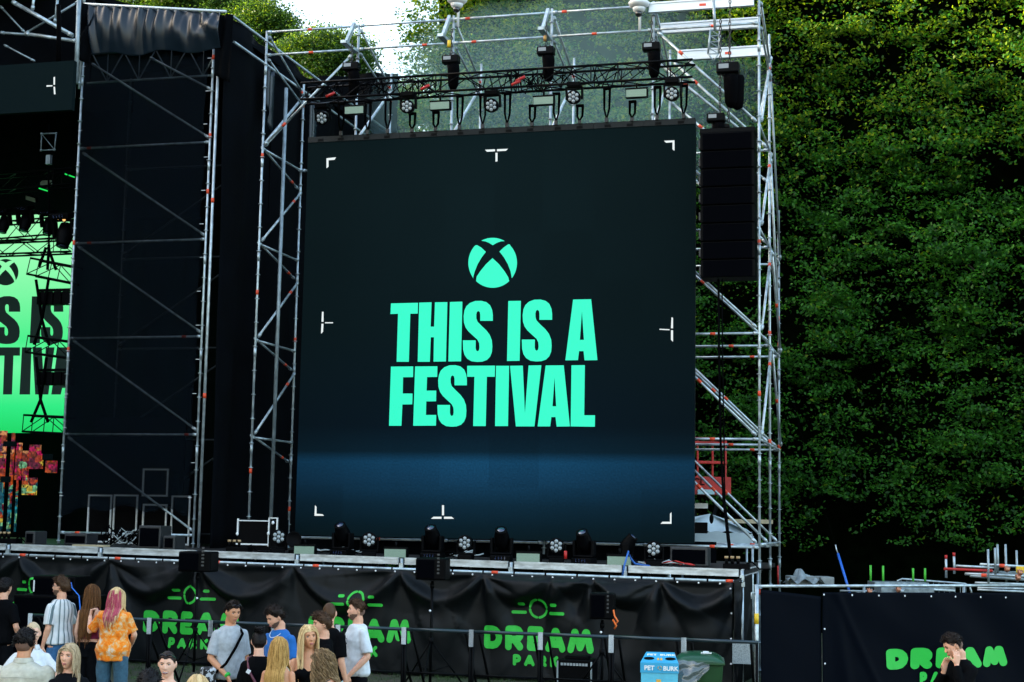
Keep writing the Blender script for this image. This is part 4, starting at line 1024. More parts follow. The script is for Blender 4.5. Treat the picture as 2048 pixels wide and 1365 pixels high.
# lower wall with a picture of stacked coloured houses
m = bpy.data.materials.new('houses_picture'); m.use_nodes = True; nt = m.node_tree; b = nt.nodes['Principled BSDF']; b.inputs['Base Color'].default_value = (.01, .01, .01, 1)
tc = nt.nodes.new('ShaderNodeTexCoord'); mp = nt.nodes.new('ShaderNodeMapping'); mp.inputs['Rotation'].default_value = (math.pi / 2, 0, 0); nt.links.new(tc.outputs['Object'], mp.inputs[0])
vo = nt.nodes.new('ShaderNodeTexVoronoi'); vo.distance = 'CHEBYCHEV'; vo.inputs['Scale'].default_value = 5.5; nt.links.new(mp.outputs[0], vo.inputs['Vector'])
v2 = nt.nodes.new('ShaderNodeTexVoronoi'); v2.distance = 'CHEBYCHEV'; v2.inputs['Scale'].default_value = 17; nt.links.new(mp.outputs[0], v2.inputs['Vector'])
s2 = nt.nodes.new('ShaderNodeSeparateColor'); nt.links.new(vo.outputs['Color'], s2.inputs[0])
s3 = nt.nodes.new('ShaderNodeSeparateXYZ'); nt.links.new(tc.outputs['Object'], s3.inputs[0])
mr = nt.nodes.new('ShaderNodeMapRange'); h0, h1 = tz(40, 1064, vn_ - .6)[1] - 2, tz(40, 868, vn_ - .6)[1] - 2
mr.inputs['From Min'].default_value = h0; mr.inputs['From Max'].default_value = h1; mr.inputs['To Max'].default_value = .62; nt.links.new(s3.outputs['Z'], mr.inputs['Value'])
ad = nt.nodes.new('ShaderNodeMath'); ad.operation = 'MULTIPLY_ADD'; ad.inputs[1].default_value = .5; nt.links.new(s2.outputs[0], ad.inputs[0]); nt.links.new(mr.outputs[0], ad.inputs[2])
cr = nt.nodes.new('ShaderNodeValToRGB'); cr.color_ramp.interpolation = 'CONSTANT'; nt.links.new(ad.outputs[0], cr.inputs[0])
setramp(cr, [(0, (10, 60, 75)), (.12, (25, 130, 145)), (.25, (20, 90, 110)), (.36, (120, 190, 140)), (.45, (215, 190, 70)), (.52, (190, 80, 30)), (.6, (110, 30, 60)), (.68, (170, 60, 40)), (.77, (190, 20, 90)), (.85, (150, 60, 40)), (.93, (210, 140, 90)), (.98, (90, 50, 80))])
s4 = nt.nodes.new('ShaderNodeSeparateColor'); nt.links.new(v2.outputs['Color'], s4.inputs[0])
m2 = nt.nodes.new('ShaderNodeMapRange'); m2.inputs['To Min'].default_value = .05 / 2 ** EXPO; m2.inputs['To Max'].default_value = 1.05 / 2 ** EXPO; nt.links.new(s4.outputs[1], m2.inputs['Value'])
nt.links.new(cr.outputs[0], b.inputs['Emission Color']); nt.links.new(m2.outputs[0], b.inputs['Emission Strength'])
hw = thing('lower_video_wall', 'stepped low video panels showing colourful stacked houses', 'screen', S(-25, vn_, 2), RZ)
for (x0, x1, y0, y1) in ((-90, 12, 862, 1064), (12.5, 28, 866, 1064), (28.5, 42, 886, 960), (28.5, 33, 961, 1064), (42.5, 56, 902, 955), (56.5, 80, 890, 938), (81, 84, 908, 938), (42.5, 72, 956, 990), (90, 112, 922, 946), (54, 70, 975, 990)):
    a, c = tz(x0, y1, vn_ - .6), tz(x1, y0, vn_ - .6)
    MB().sbox(a[0], c[0], vn_ - .6, vn_ - .52, a[1], c[1]).build('panel', m, hw)
for (x0, x1, y0, y1) in ((6, 32, 883, 893), (84, 106, 908, 920), (0, 20, 953, 965)):
    a, c = tz(x0, y1, vn_ - .75), tz(x1, y0, vn_ - .75); MB().sbox(a[0], c[0], vn_ - .75, vn_ - .7, a[1], c[1]).build('grey_panel', sgrey, hw)

# trusses and lamps inside the main stage
def inner_truss(pa, pb, n, lab, w=.4, grp='trusses inside the main stage', m='black_metal'):
    a, b_ = PN(*pa, n), PN(*pb, n); d = (b_ - a).normalized()
    r = thing('stage_truss', lab, 'truss', a, 0, grp); up = Z - d * d.z; up.normalize()
    mb = MB(); box_truss(mb, a, b_, up, d.cross(up).normalized(), w, w, bay=.45); mb.build('lattice', M[m], r); return r
inner_truss((-60, 470), (150, 452), 35.5, 'black truss crossing in front of the top of the green video wall', .45)
inner_truss((-60, 500), (150, 492), 34.5, 'lower black truss just under the crossing one on the green video wall', .35)
inner_truss((-60, 372), (150, 356), 33.5, 'dim truss high inside the main stage with a faint green glow', .4)
inner_truss((66, 535), (152, 552), 31.5, 'uppermost of the three short hung trusses against the green video wall', .38, 'three short hung trusses')
inner_truss((62, 690), (150, 702), 31.5, 'middle of the three short hung trusses against the green video wall', .38, 'three short hung trusses')
inner_truss((55, 848), (140, 852), 31.5, 'lowest of the three short hung trusses against the green video wall', .38, 'three short hung trusses')
for (y, lab) in ((585, 'upper'), (745, 'lower')):
    a = PN(106, y, 31.6); r = thing('blinder_bar', lab + ' row of black lamp boxes under a short hung truss', 'stage light', a, RZ, 'lamp boxes under the short trusses')
    for k in range(4): LB().box(-.36 + k * .22, -.17 + k * .22, -.1, .12, -.3, .0).build('lamp_box', M['black_plastic'], r, bevel=.01)
    LB().box(-.42, .5, -.04, .04, .02, .08).build('bar', M['black_metal'], r)
for i, (x0, y0, x1, y1) in enumerate(((98, 490, 95, 540), (92, 495, 78, 535), (96, 495, 112, 540), (72, 560, 84, 640), (97, 560, 84, 640), (84, 640, 68, 690), (84, 640, 98, 690), (72, 715, 81, 800), (93, 715, 81, 800), (81, 800, 62, 845), (81, 800, 96, 845), (97, 250, 98, 490))):
    tag(MB().tube(PN(x0, y0, 31.45), PN(x1, y1, 31.45), .035 if i < 11 else .025, 6).build('sling', M['rope']), 'black sling holding the hung trusses, %s from the top' % (ORD[i]), 'sling', 'slings between the short hung trusses')
dm = thing('cube_frame', 'small square tubular frame hanging in the dark above the green wall', 'frame', PN(98, 285, 31), RZ)
mb = MB(); c = [PN(x, y, 31) for x, y in ((83, 268), (112, 267), (109, 300), (82, 301))]
for i in range(4): mb.tube(c[i], c[(i + 1) % 4], .016)
mb.tube(c[0], c[2], .01)
for q in c: mb.ell(q, (.03, .03, .03))
mb.build('tube_frame', M['steel_dull'], dm); MB().box(0, 0, 0, 0, 0, 0)
p = PN(96, 320, 31); MB().sbox(T.dot(p) - .06, T.dot(p) + .05, 31, 31.1, p.z - .1, p.z + .12).build('bracket', M['steel_dull'], dm)
for i, (x, y, s_, lab) in enumerate(((123, 475, 1.25, 'black moving head lamp hanging beside the tower edge, lit amber above'), (46, 448, 1.0, 'dark lamp hanging in front of the green wall, second from the right'), (93, 455, .95, 'dark lamp with dotted lens in front of the green wall'), (3, 452, .95, 'dark lamp at the left edge in front of the green wall'))):
    R = SR @ Matrix.Rotation(math.pi, 3, 'Y') @ Matrix.Rotation(math.radians(-15), 3, 'X')
    p = PN(x, y, 33 if i else 30.5); o = place(mover, um, p + Z * .45 * s_, label=lab, rot=R.to_euler(), scale=s_); o['group'] = 'lamps hanging inside the main stage'; um = True
o = place(strobe, True, PN(62, 398, 34), label='pale round-edged lamp face glowing dimly high in the main stage', rot=(.5, .3, RZ), scale=.75); o['group'] = 'pale lamp faces inside the main stage'
o = place(strobe, True, PN(93, 366, 34), label='pale rectangular lamp face on the dim truss in the main stage', rot=(.2, 0, RZ), scale=.85); o['group'] = 'pale lamp faces inside the main stage'
am = emit('amber_lamp', (255, 190, 110), 1.6); gm_ = emit('green_laser_strip', (30, 230, 90), 1.0)
for i, (x, y, s_) in enumerate(((128, 440, .035), (116, 438, .022))):
    tag(MB().ell(PN(x, y, 30.4), (s_, s_, s_)).build('indicator_lamp', am), ('brighter' if i == 0 else 'fainter') + ' tiny amber lamp glowing above the moving head by the tower', 'small lamp')
for i, (x0, y0, x1, y1) in enumerate(((130, 348, 134, 350), (138, 351, 149, 355), (78, 377, 97, 383))):
    tag(MB().tube(PN(x0, y0, 33), PN(x1, y1, 33), .018, 6).build('light_strip', gm_), 'short glowing green light strip, %s of three in the dark main stage' % ORD[i], 'light strip', 'green light strips')
# ================================================================== THINGS STANDING ON THE DECK
def on_deck(x, y, n): p = PN(x, y, n); t = T.dot(p); return S(t, n, dk(t) - .018)
GM = 'moving head lamps standing along the deck edge'
for i, (x, y) in enumerate(((685, 1105), (865, 1108), (1003, 1113), (1168, 1119))):
    o = place(mover, True, on_deck(x, y, 27.25), rz=RZ + (-.25, -.15, .1, -.2)[i], label='black moving head lamp on the deck below the big screen, %s from the left' % ORD[i], scale=.95); o['group'] = GM
o = place(mover, True, on_deck(1255, 1120, 27.9), rz=RZ + 1.5, label='black moving head lamp turned sideways behind the blue rope', scale=.85); o['group'] = GM
GF = 'round seven-lens lamps standing on the deck'
for i, (x, tx) in enumerate(((555, .5), (738, .3), (932, 0), (1113, .15), (1308, .1))):
    o = place(wash, True, on_deck(x, 1105, 27.1), rz=RZ + tx, label='round seven-lens lamp standing on the deck, %s from the left' % ORD[i], scale=1.02); o['group'] = GF
GP = 'pale strobe panels along the deck edge'
for i, (x, w) in enumerate(((609, 1.0), (791, 1.05), (1057, 1.08), (1239, 1.08))):
    o = place(strobe, True, on_deck(x, 1108, 26.75) + Z * .085, label='pale green strobe panel standing on the deck edge, %s from the left' % ORD[i], scale=w); o['group'] = GP
# parabolic horn lamp beside the first round lamp
r = thing('round_reflector_lamp', 'single round black reflector lamp tilted beside the first seven-lens lamp', 'stage light', on_deck(586, 1100, 27.2), RZ)
LB().lathe((0, .1, .24), (.25, -1, .15), [(0, .05), (.1, .12), (.2, .15), (.22, .15), (.2, .13)], 20).build('lamp_head', M['black_plastic'], r)
LB().lathe((.03, -.03, .262), (.25, -1, .15), [(0, .06), (.05, .11), (.055, .10)], 20).build('reflector', mat('dull_reflector', (.08, .1, .1), .3, .6), r)
LB().box(-.1, .1, 0, .14, 0, .07).build('base', M['black_plastic'], r, bevel=.01)
# distribution boxes with wooden-capped plugs
def distro(p, lab):
    r = thing('power_box', lab, 'power box', p, RZ, 'power boxes with tan plugs')
    LB().box(-.2, .25, -.1, .15, 0, .1).build('box', M['black_plastic'], r, bevel=.01)
    for k in range(3):
        q = LB(); q.tube((-.14 + .1 * k, -.06, .1), (-.14 + .1 * k, -.06, .19), .028, 10); pl = q.build('plug', M['black_plastic'], r)
        LB().tube((-.14 + .1 * k, -.06, .19), (-.14 + .1 * k, -.06, .23), .034, 10).build('cap', mat('tan_cap', (.42, .28, .14), .6), pl)
    LB().path([(.2, 0, .1), (.3, -.05, .14), (.42, 0, .02), (.6, .06, .02)], .014, 5).build('cable', M['rope'], r)
distro(on_deck(475, 1095, 26.95), 'black power box with three tan plugs left of the open flight case')
distro(on_deck(1470, 1135, 26.9), 'black power box with three tan plugs at the right end of the deck')
distro(on_deck(15, 1085, 27.4), 'black power box with tan plugs at the left edge of the deck')
# flight case frame
r = thing('flight_case', 'open black flight case with bright aluminium edges left of the big screen', 'flight case', on_deck(517, 1095, 27.9), RZ)
LB().box(-.45, .4, 0, .5, .02, .62).build('case_body', M['black_plastic'], r)
for (x0, x1, z0, z1) in ((-.46, -.43, .32, .63), (.2, .225, .1, .66), (.37, .395, .3, .66), (-.46, .22, .58, .60), (.2, .4, .64, .66), (-.5, .2, .12, .15)):
    LB().box(x0, x1, -.03, -.001, z0, z1).build('edge_profile', M['alu'], r)
for (x, z) in ((-.445, .33), (.21, .35), (.3, .56), (.385, .36)): lb = LB(); lb.ell((x, -.035, z), (.03, .015, .035)); lb.build('latch', M['alu'], r)
# things seen behind the scrim: flight cases with pale edges
for i, (x0, y0, x1, y1, lab) in enumerate(((174, 990, 225, 1060, 'leftmost dim flight case behind the mesh'), (225, 990, 277, 1062, 'dim flight case second from left behind the mesh'), (284, 938, 338, 993, 'raised square dim flight case behind the mesh'), (284, 1009, 335, 1062, 'dim flight case under the raised square one behind the mesh'), (341, 992, 382, 1062, 'dim flight case farthest right behind the mesh'))):
    n = 30.0 if i != 3 else 29.95; a, c = tz(x0, y1, n), tz(x1, y0, n)
    z0 = a[1] if i == 2 else dk(a[0]) - .01
    r = thing('flight_case', lab, 'flight case', S((a[0] + c[0]) / 2, n, z0), RZ, 'flight cases behind the mesh cloth')
    MB().sbox(a[0] + .03, c[0] - .03, n + .01, n + .5, z0 + .02, c[1] - .03).build('case_body', M['black_plastic'], r)
    for (t0, t1, q0, q1) in ((a[0], c[0], c[1] - .035, c[1]), (a[0], c[0], z0, z0 + .035), (a[0], a[0] + .035, z0 + .036, c[1] - .036), (c[0] - .035, c[0], z0 + .036, c[1] - .036)):
        MB().sbox(t0, t1, n - .02, n + .009, q0, q1).build('edge_profile', M['alu'], r)
mb = MB(); tq = tz(300, 1000, 30.3)
mb.sbox(tz(338, 0, 30.3)[0] - 1.5, tz(395, 0, 30.3)[0], 30.6, 30.65, DECK, 4.9); tag(mb.build('work_table', M['black_cloth']), 'black cloth screen behind the dim flight cases in the tower', 'cloth screen')
# loose gear at the foot of the tower
def clump(px0, px1, n, lab, cat, name, seed, mats, k=14, h=.25):
    r_ = random.Random(seed); t0, t1 = tz(px0, 1090, n)[0], tz(px1, 1090, n)[0]; zb = dk(t0) - .018
    root = thing(name, lab, cat, S((t0 + t1) / 2, n, zb), RZ)
    for i in range(k):
        a = r_.uniform(t0, t1); pts = []
        for j in range(12): pts.append(S(a + .16 * math.cos(j * .9 + i) + .03 * j, n + .14 * math.sin(j * .9 + i), zb + .02 + h * abs(math.sin(j * .5 + i)) * r_.uniform(.3, 1)))
        MB().path(pts, r_.uniform(.008, .016), 5).build('cable', mats[i % len(mats)], root)
    return root
pale = mat('pale_cable', (.4, .45, .45), .5)
clump(190, 280, 27.9, 'tangle of black and pale cables at the foot of the corner tower', 'cables', 'cable_tangle', 4, [M['rope'], M['rope'], pale, M['rope']], 18, .4)
clump(620, 720, 27.6, 'pale cable coil lying near the first moving head lamp', 'cables', 'cable_coil', 6, [M['rope'], pale], 7, .08)
clump(1280, 1350, 27.3, 'cable coil near the rightmost seven-lens lamp', 'cables', 'cable_coil', 8, [M['rope'], pale, M['red']], 7, .1)
clump(880, 920, 27.7, 'blue grey cable loop between two moving head lamps', 'cables', 'cable_coil', 9, [M['rope'], pale], 5, .15)
bp = mat('pale_plank', (.45, .38, .24), .7, var=.2)
a = on_deck(150, 1090, 27.0); tag(MB().obox(a + Z * .02 + T * .35, (.36, .09, .018)).build('plank', bp), 'short pale plank lying on the deck under the corner tower', 'plank')
for i, (x0, x1, y0, n, lab) in enumerate(((48, 70, 1063, 26.95, 'small dark grey monitor box at the left on the deck'), (127, 174, 1068, 27.8, 'brown black box under the left post of the corner tower'), (275, 322, 1052, 27.2, 'large black bin-like case in front of the corner tower'), (325, 350, 1072, 26.9, 'small grey black monitor box at the right foot of the tower'), (1340, 1415, 1095, 27.9, 'black crate under the right bottom corner of the big screen'))):
    a, c = tz(x0, 1100, n), tz(x1, y0, n); z0 = dk(a[0]) - .018
    r = thing('equipment_box', lab, 'box', S((a[0] + c[0]) / 2, n, z0), RZ, 'dark boxes on the deck')
    mb = MB(); mb.sbox(a[0], c[0], n, n + .45, z0, c[1]); mb.build('box_body', mat('dark_box', (.02, .022, .024), .5, var=.3), r, bevel=.02)
    mb = MB(); mb.sbox(a[0] + .04, c[0] - .04, n - .012, n - .001, z0 + .04, c[1] - .05); mb.build('front_panel', black_grille, r)
# blue rope hanging over the deck edge
pts = [PN(1258, 1105, 26.9), PN(1262, 1118, 26.6), PN(1270, 1128, 26.7), PN(1300, 1133, 26.8)]
tag(MB().path([PN(1245, 1152, 26.45), PN(1249, 1130, 26.45), PN(1257, 1103, 26.6)] + pts[1:], .018, 6).build('blue_rope', mat('blue_rope', (.02, .12, .45), .6)), 'blue rope draped over the deck edge by the last strobe panel', 'rope')
for (x, y) in ((1131, 1110), (1298, 955)):
    if y > 1000: p = PN(x, y, 27.0); tag(MB().tube(p - Z * .07, p + Z * .07, .028, 8).build('red_cylinder', M['red']), 'small red cylinder beside the fourth seven-lens lamp on the deck', 'cylinder')
# black strip added to keep the gap under the screen dark
mb = MB(); mb.grid(lambda u, v: S(L0 - .3 + u * 8.6, 29.5 + .03 * math.sin(u * 60), 2.45 - v * .4), 80, 3); tag(mb.build('dark_gap_strip', M['black_cloth']), 'low black strip added to darken the gap under the big screen', 'cloth')
GREYC = 0
# ================================================================== PIT: SPEAKERS ON STANDS, BARRIERS, BINS
def pit_speaker(x0, y0, x1, y1, n, lab, back=False):
    a, c = tz(x0, y1, n), tz(x1, y0, n); cx = (a[0] + c[0]) / 2; w = c[0] - a[0]; h = c[1] - a[1]
    r = thing('loudspeaker', lab, 'loudspeaker', S(cx, n, a[1]), RZ + .12)
    LB().box(-w / 2, w / 2, -.2, .25, 0, h).build('cabinet', M['black_plastic'], r, bevel=.025)
    LB().box(-w / 2 + .03, w / 2 * .25, -.212, -.201, .03, h - .03).build('grille', black_grille, r, bevel=.004)
    lb = LB()
    for k in range(6): lb.box(w * .22, w * .3, -.21, -.202, .1 + k * .06, .13 + k * .06)
    lb.build('control_panel', mat('dark_panel', (.03, .035, .04), .4), r)
    st = thing('speaker_stand', 'black tripod stand under the ' + lab, 'stand', S(cx, n, 0), RZ)
    LB().tube((0, 0, .1), (0, 0, a[1] - .02), .024, 10).build('pole', M['black_metal'], st)
    LB().tube((0, 0, .75), (0, 0, .85), .04, 10).build('collar', M['black_metal'], st)
    LB().tube((0, 0, a[1] - .14), (0, 0, a[1] - .06), .035, 10).build('top_cup', M['black_metal'], st)
    for k in range(3):
        q = math.pi * 2 * k / 3 + .6; d = Vector((math.cos(q), math.sin(q), 0))
        LB().tube(Vector((0, 0, .8)), d * .62 + Z * .02, .014, 6).build('leg', M['black_metal'], st)
        LB().tube(Vector((0, 0, .3)), d * .33 + Z * .4, .01, 6).build('brace', M['black_metal'], st)
    return st
pit_speaker(365, 1104, 428, 1143, 24.6, 'black loudspeaker in front of the corner tower')
st = pit_speaker(836, 1117, 895, 1159, 24.4, 'black loudspeaker in front of the middle of the big screen')
pit_speaker(1181, 1187, 1229, 1237, 23.6, 'lower black loudspeaker with orange cable near the bins')
p = PN(1232, 1230, 23.3)
oc = mat('orange_cable', (.8, .16, .02), .5)
tag(MB().path([PN(1227, 1220, 23.3), PN(1229, 1232, 23.3), PN(1236, 1243, 23.25), PN(1230, 1250, 23.3), PN(1226, 1240, 23.3), PN(1233, 1252, 23.25), PN(1229, 1258, 23.3)], .014, 6).build('orange_cable', oc), 'short bundle of orange cable hanging beside the lower loudspeaker', 'cable')
for (x, y, n) in ((394, 1197, 24.5), (860, 1222, 24.3), (1202, 1265, 23.5)):
    mb = MB(); mb.ell(PN(x, y, n), (.02, .015, .02)); tag(mb.build('stand_clip', M['alu']), 'pale clip on the pole of the stand near %s' % {394: 'the corner tower', 860: 'the middle of the screen', 1202: 'the bins'}[x], 'clip', 'pale clips on the speaker stands')
# subwoofers at the left and amplifier case
def sub(x0, y0, x1, y1, n, lab, dep=.8):
    a, c = tz(x0, y1, n), tz(x1, y0, n); w = c[0] - a[0]
    r = thing('subwoofer', lab, 'loudspeaker', S((a[0] + c[0]) / 2, n + dep / 2, 0), RZ, 'big black bass boxes at the left')
    LB().box(-w / 2, w / 2, -dep / 2, dep / 2, a[1] if a[1] > 1 else 0.02, c[1]).build('cabinet', M['black_plastic'], r, bevel=.02)
    LB().box(-w / 2 + .04, w / 2 - .04, -dep / 2 - .012, -dep / 2 - .001, max(a[1], .05) + .04, c[1] - .05).build('grille', black_grille, r)
    return r
r = sub(20, 1194, 172, 1330, 24.2, 'wide black bass box with a shelf-like top edge behind the striped shirt man')
r2 = sub(64, 1154, 150, 1192, 24.5, 'flat dark box resting on top of the wide bass box', .6)
p = PN(71, 1172, 24.3); MB().obox(p - N * .05, (.012, .004, .1)).build('handle', M['white'], r2)
tag(MB().path([PN(142, 1165, 24.2), PN(144, 1176, 24.15), PN(158, 1192, 24.15), PN(160, 1215, 24.15), PN(160, 1245, 24.15)], .010, 5).build('blue_cable', mat('blue_cable', (.03, .2, .8), .5)), 'thin blue cable hanging beside the dark boxes near the brown haired woman', 'cable')
a = tz(1115, 1365, 24.5); c = tz(1183, 1322, 24.5)
r = thing('amplifier_case', 'black equipment case with a row of small pale slots standing before the skirt', 'equipment case', S((a[0] + c[0]) / 2, 24.5, 0), RZ)
w = c[0] - a[0]
LB().box(-w / 2, w / 2, 0, .5, .02, c[1]).build('case_body', M['black_plastic'], r, bevel=.015)
lb = LB()
for k in range(9): lb.box(-w / 2 + .05 + k * (w - .1) / 9, -w / 2 + .05 + (k + .75) * (w - .1) / 9, -.012, -.001, c[1] - .09, c[1] - .05)
lb.build('slot_row', mat('slot_grey', (.3, .34, .35), .4), r)
for s_ in (-1, 1): LB().box(s_ * w / 2 - .012, s_ * w / 2 + .012, -.02, .0, 0.02, c[1] - .02).build('edge_profile', M['steel_dull'], r)
LB().box(-.18, .2, .1, .3, c[1], c[1] + .06).build('top_unit', M['black_plastic'], r, bevel=.01)

# crowd barriers, one metre wide each
BN = 21.06
def barrier_proto():
    r = thing('crowd_barrier', 'x', 'barrier')
    LB().tube((0, 0, 1.22), (1.0, 0, 1.22), .024, 8).build('top_rail', mat('barrier_blue_black', (.022, .038, .048), .3, .3), r)
    for x in (.02, .98): LB().tube((x, 0, .03), (x, 0, 1.195), .022, 6).build('upright', M['black_metal'], r)
    for z in (.62, .12): LB().tube((.043, 0, z), (.957, 0, z), .014, 6).build('cross_rail', M['black_metal'], r)
    for x in (.1, .9):
        LB().tube((x, .03, 1.19), (x - .04, 1.05, .04), .02, 6).build('back_strut', M['black_metal'], r)
        LB().box(x - .03, x + .03, -.15, 1.1, 0, .03).build('foot', M['black_metal'], r)
    return r
M['label'] = mat('printed_white_label', (.55, .6, .62), .6, var=.3, scale=120)
BT0 = -15.2
bar_p = barrier_proto()
bx = ['at the far left beside the striped shirt man', 'behind the brown haired woman and the orange shirt woman', 'starting just right of the orange shirt woman', 'ending behind the grey tee man', 'behind the bun haired woman and the blue tee man', 'behind the dark clothed men of the group', 'starting just right of the white tee man', 'in front of the middle speaker stand', 'in front of the rightmost green logo', 'just right of the lower loudspeaker', 'last one at the right end, behind the bins']
for i in range(11):
    t = -13.15 + i * 1.0
    o = place(bar_p, i > 0, S(t, BN, 0), label='black crowd barrier panel ' + bx[i])
    o['group'] = 'crowd barrier panels in a row'
    q = MB(); p = S(t, BN - .03, 1.13); q.obox(p, (.035, .003, .12)); q.build('label', M['label'], o)
    zg = 0

# blue recycling box
r = thing('recycling_bin', 'light blue cardboard recycling bin reading PET BURK with a yellow bottle', 'bin', PZ(1318, 1480, 0), math.radians(-7))
bp_ = r.location; sc_ = F_PX / bp_.y; w = 75 / sc_
top_z = CAM_H - (1349 - 1050) / sc_
blue = mat('sky_blue_cardboard', (.03, .36, .60), .5, var=.05); blue2 = mat('cyan_cardboard', (.10, .50, .66), .5, var=.08)
zt0 = CAM_H - (1342 - 1050) / sc_; zt1 = CAM_H - (1315 - 1050) / sc_; hw_ = w / 2
zf = CAM_H - (1321 - 1049) / (sc_); zb = CAM_H - (1300 - 1049) / (F_PX / (bp_.y + .5))
LB().box(-hw_ + .01, hw_ - .01, 0, .48, 0, zf - .13).build('body', blue2, r)
lb = LB(); lb.add([(-hw_, -.01, zf - .13), (hw_, -.01, zf - .13), (hw_, -.01, zf), (-hw_, -.01, zf), (hw_ - .06, .3, zb), (-hw_ + .06, .3, zb), (hw_, .49, zf - .13), (-hw_, .49, zf - .13), (hw_ - .06, .49, zb), (-hw_ + .06, .49, zb)],
                [(0, 1, 2, 3), (3, 2, 4, 5), (1, 6, 8, 4, 2), (0, 3, 5, 9, 7), (5, 4, 8, 9), (6, 7, 9, 8), (0, 7, 6, 1)]); lb.build('hood', blue, r)
wt = mat('white_print', (.8, .85, .85), .6); yl = mat('amber_print', (.75, .42, .05), .6)
RB = Matrix.Rotation(math.radians(-7), 3, 'Z')
def front(x, y, o_=.016): return bp_ + RB @ Vector((x, -o_, y))
font_shapes('PET', lambda x, y: front(-hw_ + .05 + x, zf - .095 + y), 'lettering', wt, r, .082, .003)
font_shapes('BURK', lambda x, y: front(.048 + x, zf - .095 + y), 'lettering', wt, r, .076, .003)
mb = MB()
for k in range(3): mb.path([front(.005 + .024 * math.cos(a), zf - .065 + .024 * math.sin(a)) for a in [2.1 * k + .25 * j for j in range(7)]], .004, 4)
mb.build('emblem', yl, r)
bt = [(0, 0), (.035, 0), (.04, .02), (.045, .1), (.035, .14), (.02, .17), (.02, .205), (-.02, .205), (-.02, .17), (-.035, .14), (-.045, .1), (-.04, .02), (-.035, 0)]
shapes([[(x * 1.5, y * 1.5) for x, y in bt[1:]]], lambda x, y: front(-.01 + x, zf - .52 + y, .004), 'bottle_print', yl, r)
sl_ = (Vector((0, .31, zb - zf))).normalized(); nrm_ = Vector((0, -(zb - zf), .31)).normalized()
def slope(x, y, o_=.004): return bp_ + RB @ (Vector((x, -.01, zf)) + sl_ * y + nrm_ * o_)
L_ = math.hypot(.31, zb - zf)
for s_ in (-1, 1): shapes([[(s_ * .14 + .07 * math.cos(a), L_ * .42 + .05 * math.sin(a)) for a in [math.pi * 2 * k / 16 for k in range(16)]]], lambda x, y: slope(x, y), 'slot', M['black_plastic'], r)
font_shapes('PET', lambda x, y: slope(-.17 + x, L_ * .72 + y), 'lettering', wt, r, .08, .003)
font_shapes('BURK', lambda x, y: slope(-.0 + x, L_ * .72 + y), 'lettering', wt, r, .08, .003)
for dx in (-.02, .02): shapes([[(dx + x * .35, L_ * .25 + y * .38) for x, y in bt[1:]]], lambda x, y: slope(x, y), 'bottle_print', yl, r)
# green wheelie bin
gp = PZ(1405, 1480, 0) + Vector((0, .35, 0)); sc2 = F_PX / gp.y
r = thing('wheeled_bin', 'dark green plastic wheeled bin with domed lid and a bin bag hanging out', 'bin', gp, math.radians(-7))
gm2 = mat('dark_green_plastic', (.006, .05, .012), .38, var=.25, scale=4); gl = mat('green_lid_plastic', (.008, .065, .028), .3, var=.2, scale=4)
w = 92 / sc2; hw2 = w / 2; zl = CAM_H - (1318 - 1050) / sc2
lb = LB(); b0, b1 = .8, 1.0
lb.add([(-hw2 * b0, -.2, 0.05), (hw2 * b0, -.2, 0.05), (hw2 * b0, .4, 0.05), (-hw2 * b0, .4, .05), (-hw2, -.28, zl), (hw2, -.28, zl), (hw2, .45, zl), (-hw2, .45, zl)], [(0, 3, 2, 1), (4, 5, 6, 7), (0, 1, 5, 4), (1, 2, 6, 5), (2, 3, 7, 6), (3, 0, 4, 7)])
lb.build('body', gm2, r, bevel=.03)
lb = LB(); lb.box(-hw2 - .02, hw2 + .02, -.31, .48, zl - .02, zl + .015); lb.build('rim', gm2, r, bevel=.008)
lb = LB(); lb.grid(lambda u, v: Vector(((u * 2 - 1) * (hw2 + .015), -.3 + .78 * v, zl + .02 + .11 * (1 - abs(u * 2 - 1) ** 4) * (math.sin(math.pi * min(1, v * 1.02)) ** .5)))
        , 20, 14); lb.build('lid', gl, r, solid=.012)
lb = LB(); lb.box(.02, .16, -.12, -.06, zl + .115, zl + .125); lb.box(.05, .12, -.05, .05, zl + .125, zl + .133); lb.build('lid_mark', wt, r)
for s_ in (-1, 1): LB().tube((s_ * hw2 * .8, .42, .1), (s_ * hw2 * .9, .42, .1), .1, 14).build('wheel', M['black_plastic'], r)
film = mat('grey_plastic_film', (.16, .19, .2), .12, spec=1.0, coat=.6); film.node_tree.nodes['Principled BSDF'].inputs['Alpha'].default_value = .62
mb = LB(); mb.grid(lambda u, v: Vector((-hw2 - .18 + u * .62, -.34 - .08 * v + .02 * math.sin(u * 13 + v * 6) + .012 * math.sin(v * 15 + u * 5), zl + .06 - .05 * u - v * (.30 * math.sin(math.pi * min(1, u * .8 + .15)) + .02) + .008 * math.sin(u * 31))), 40, 24)
mb.build('bin_bag', film, r)
mp_ = PN(1485, 1305, 21.9); o = MB().obox(mp_, (.14, .01, .16)).build('perforated_plate', mat('perforated_steel', (.25, .3, .32), .5, .3, var=.5, scale=90)); tag(o, 'small pale perforated plate beside the last barrier at the right', 'plate')
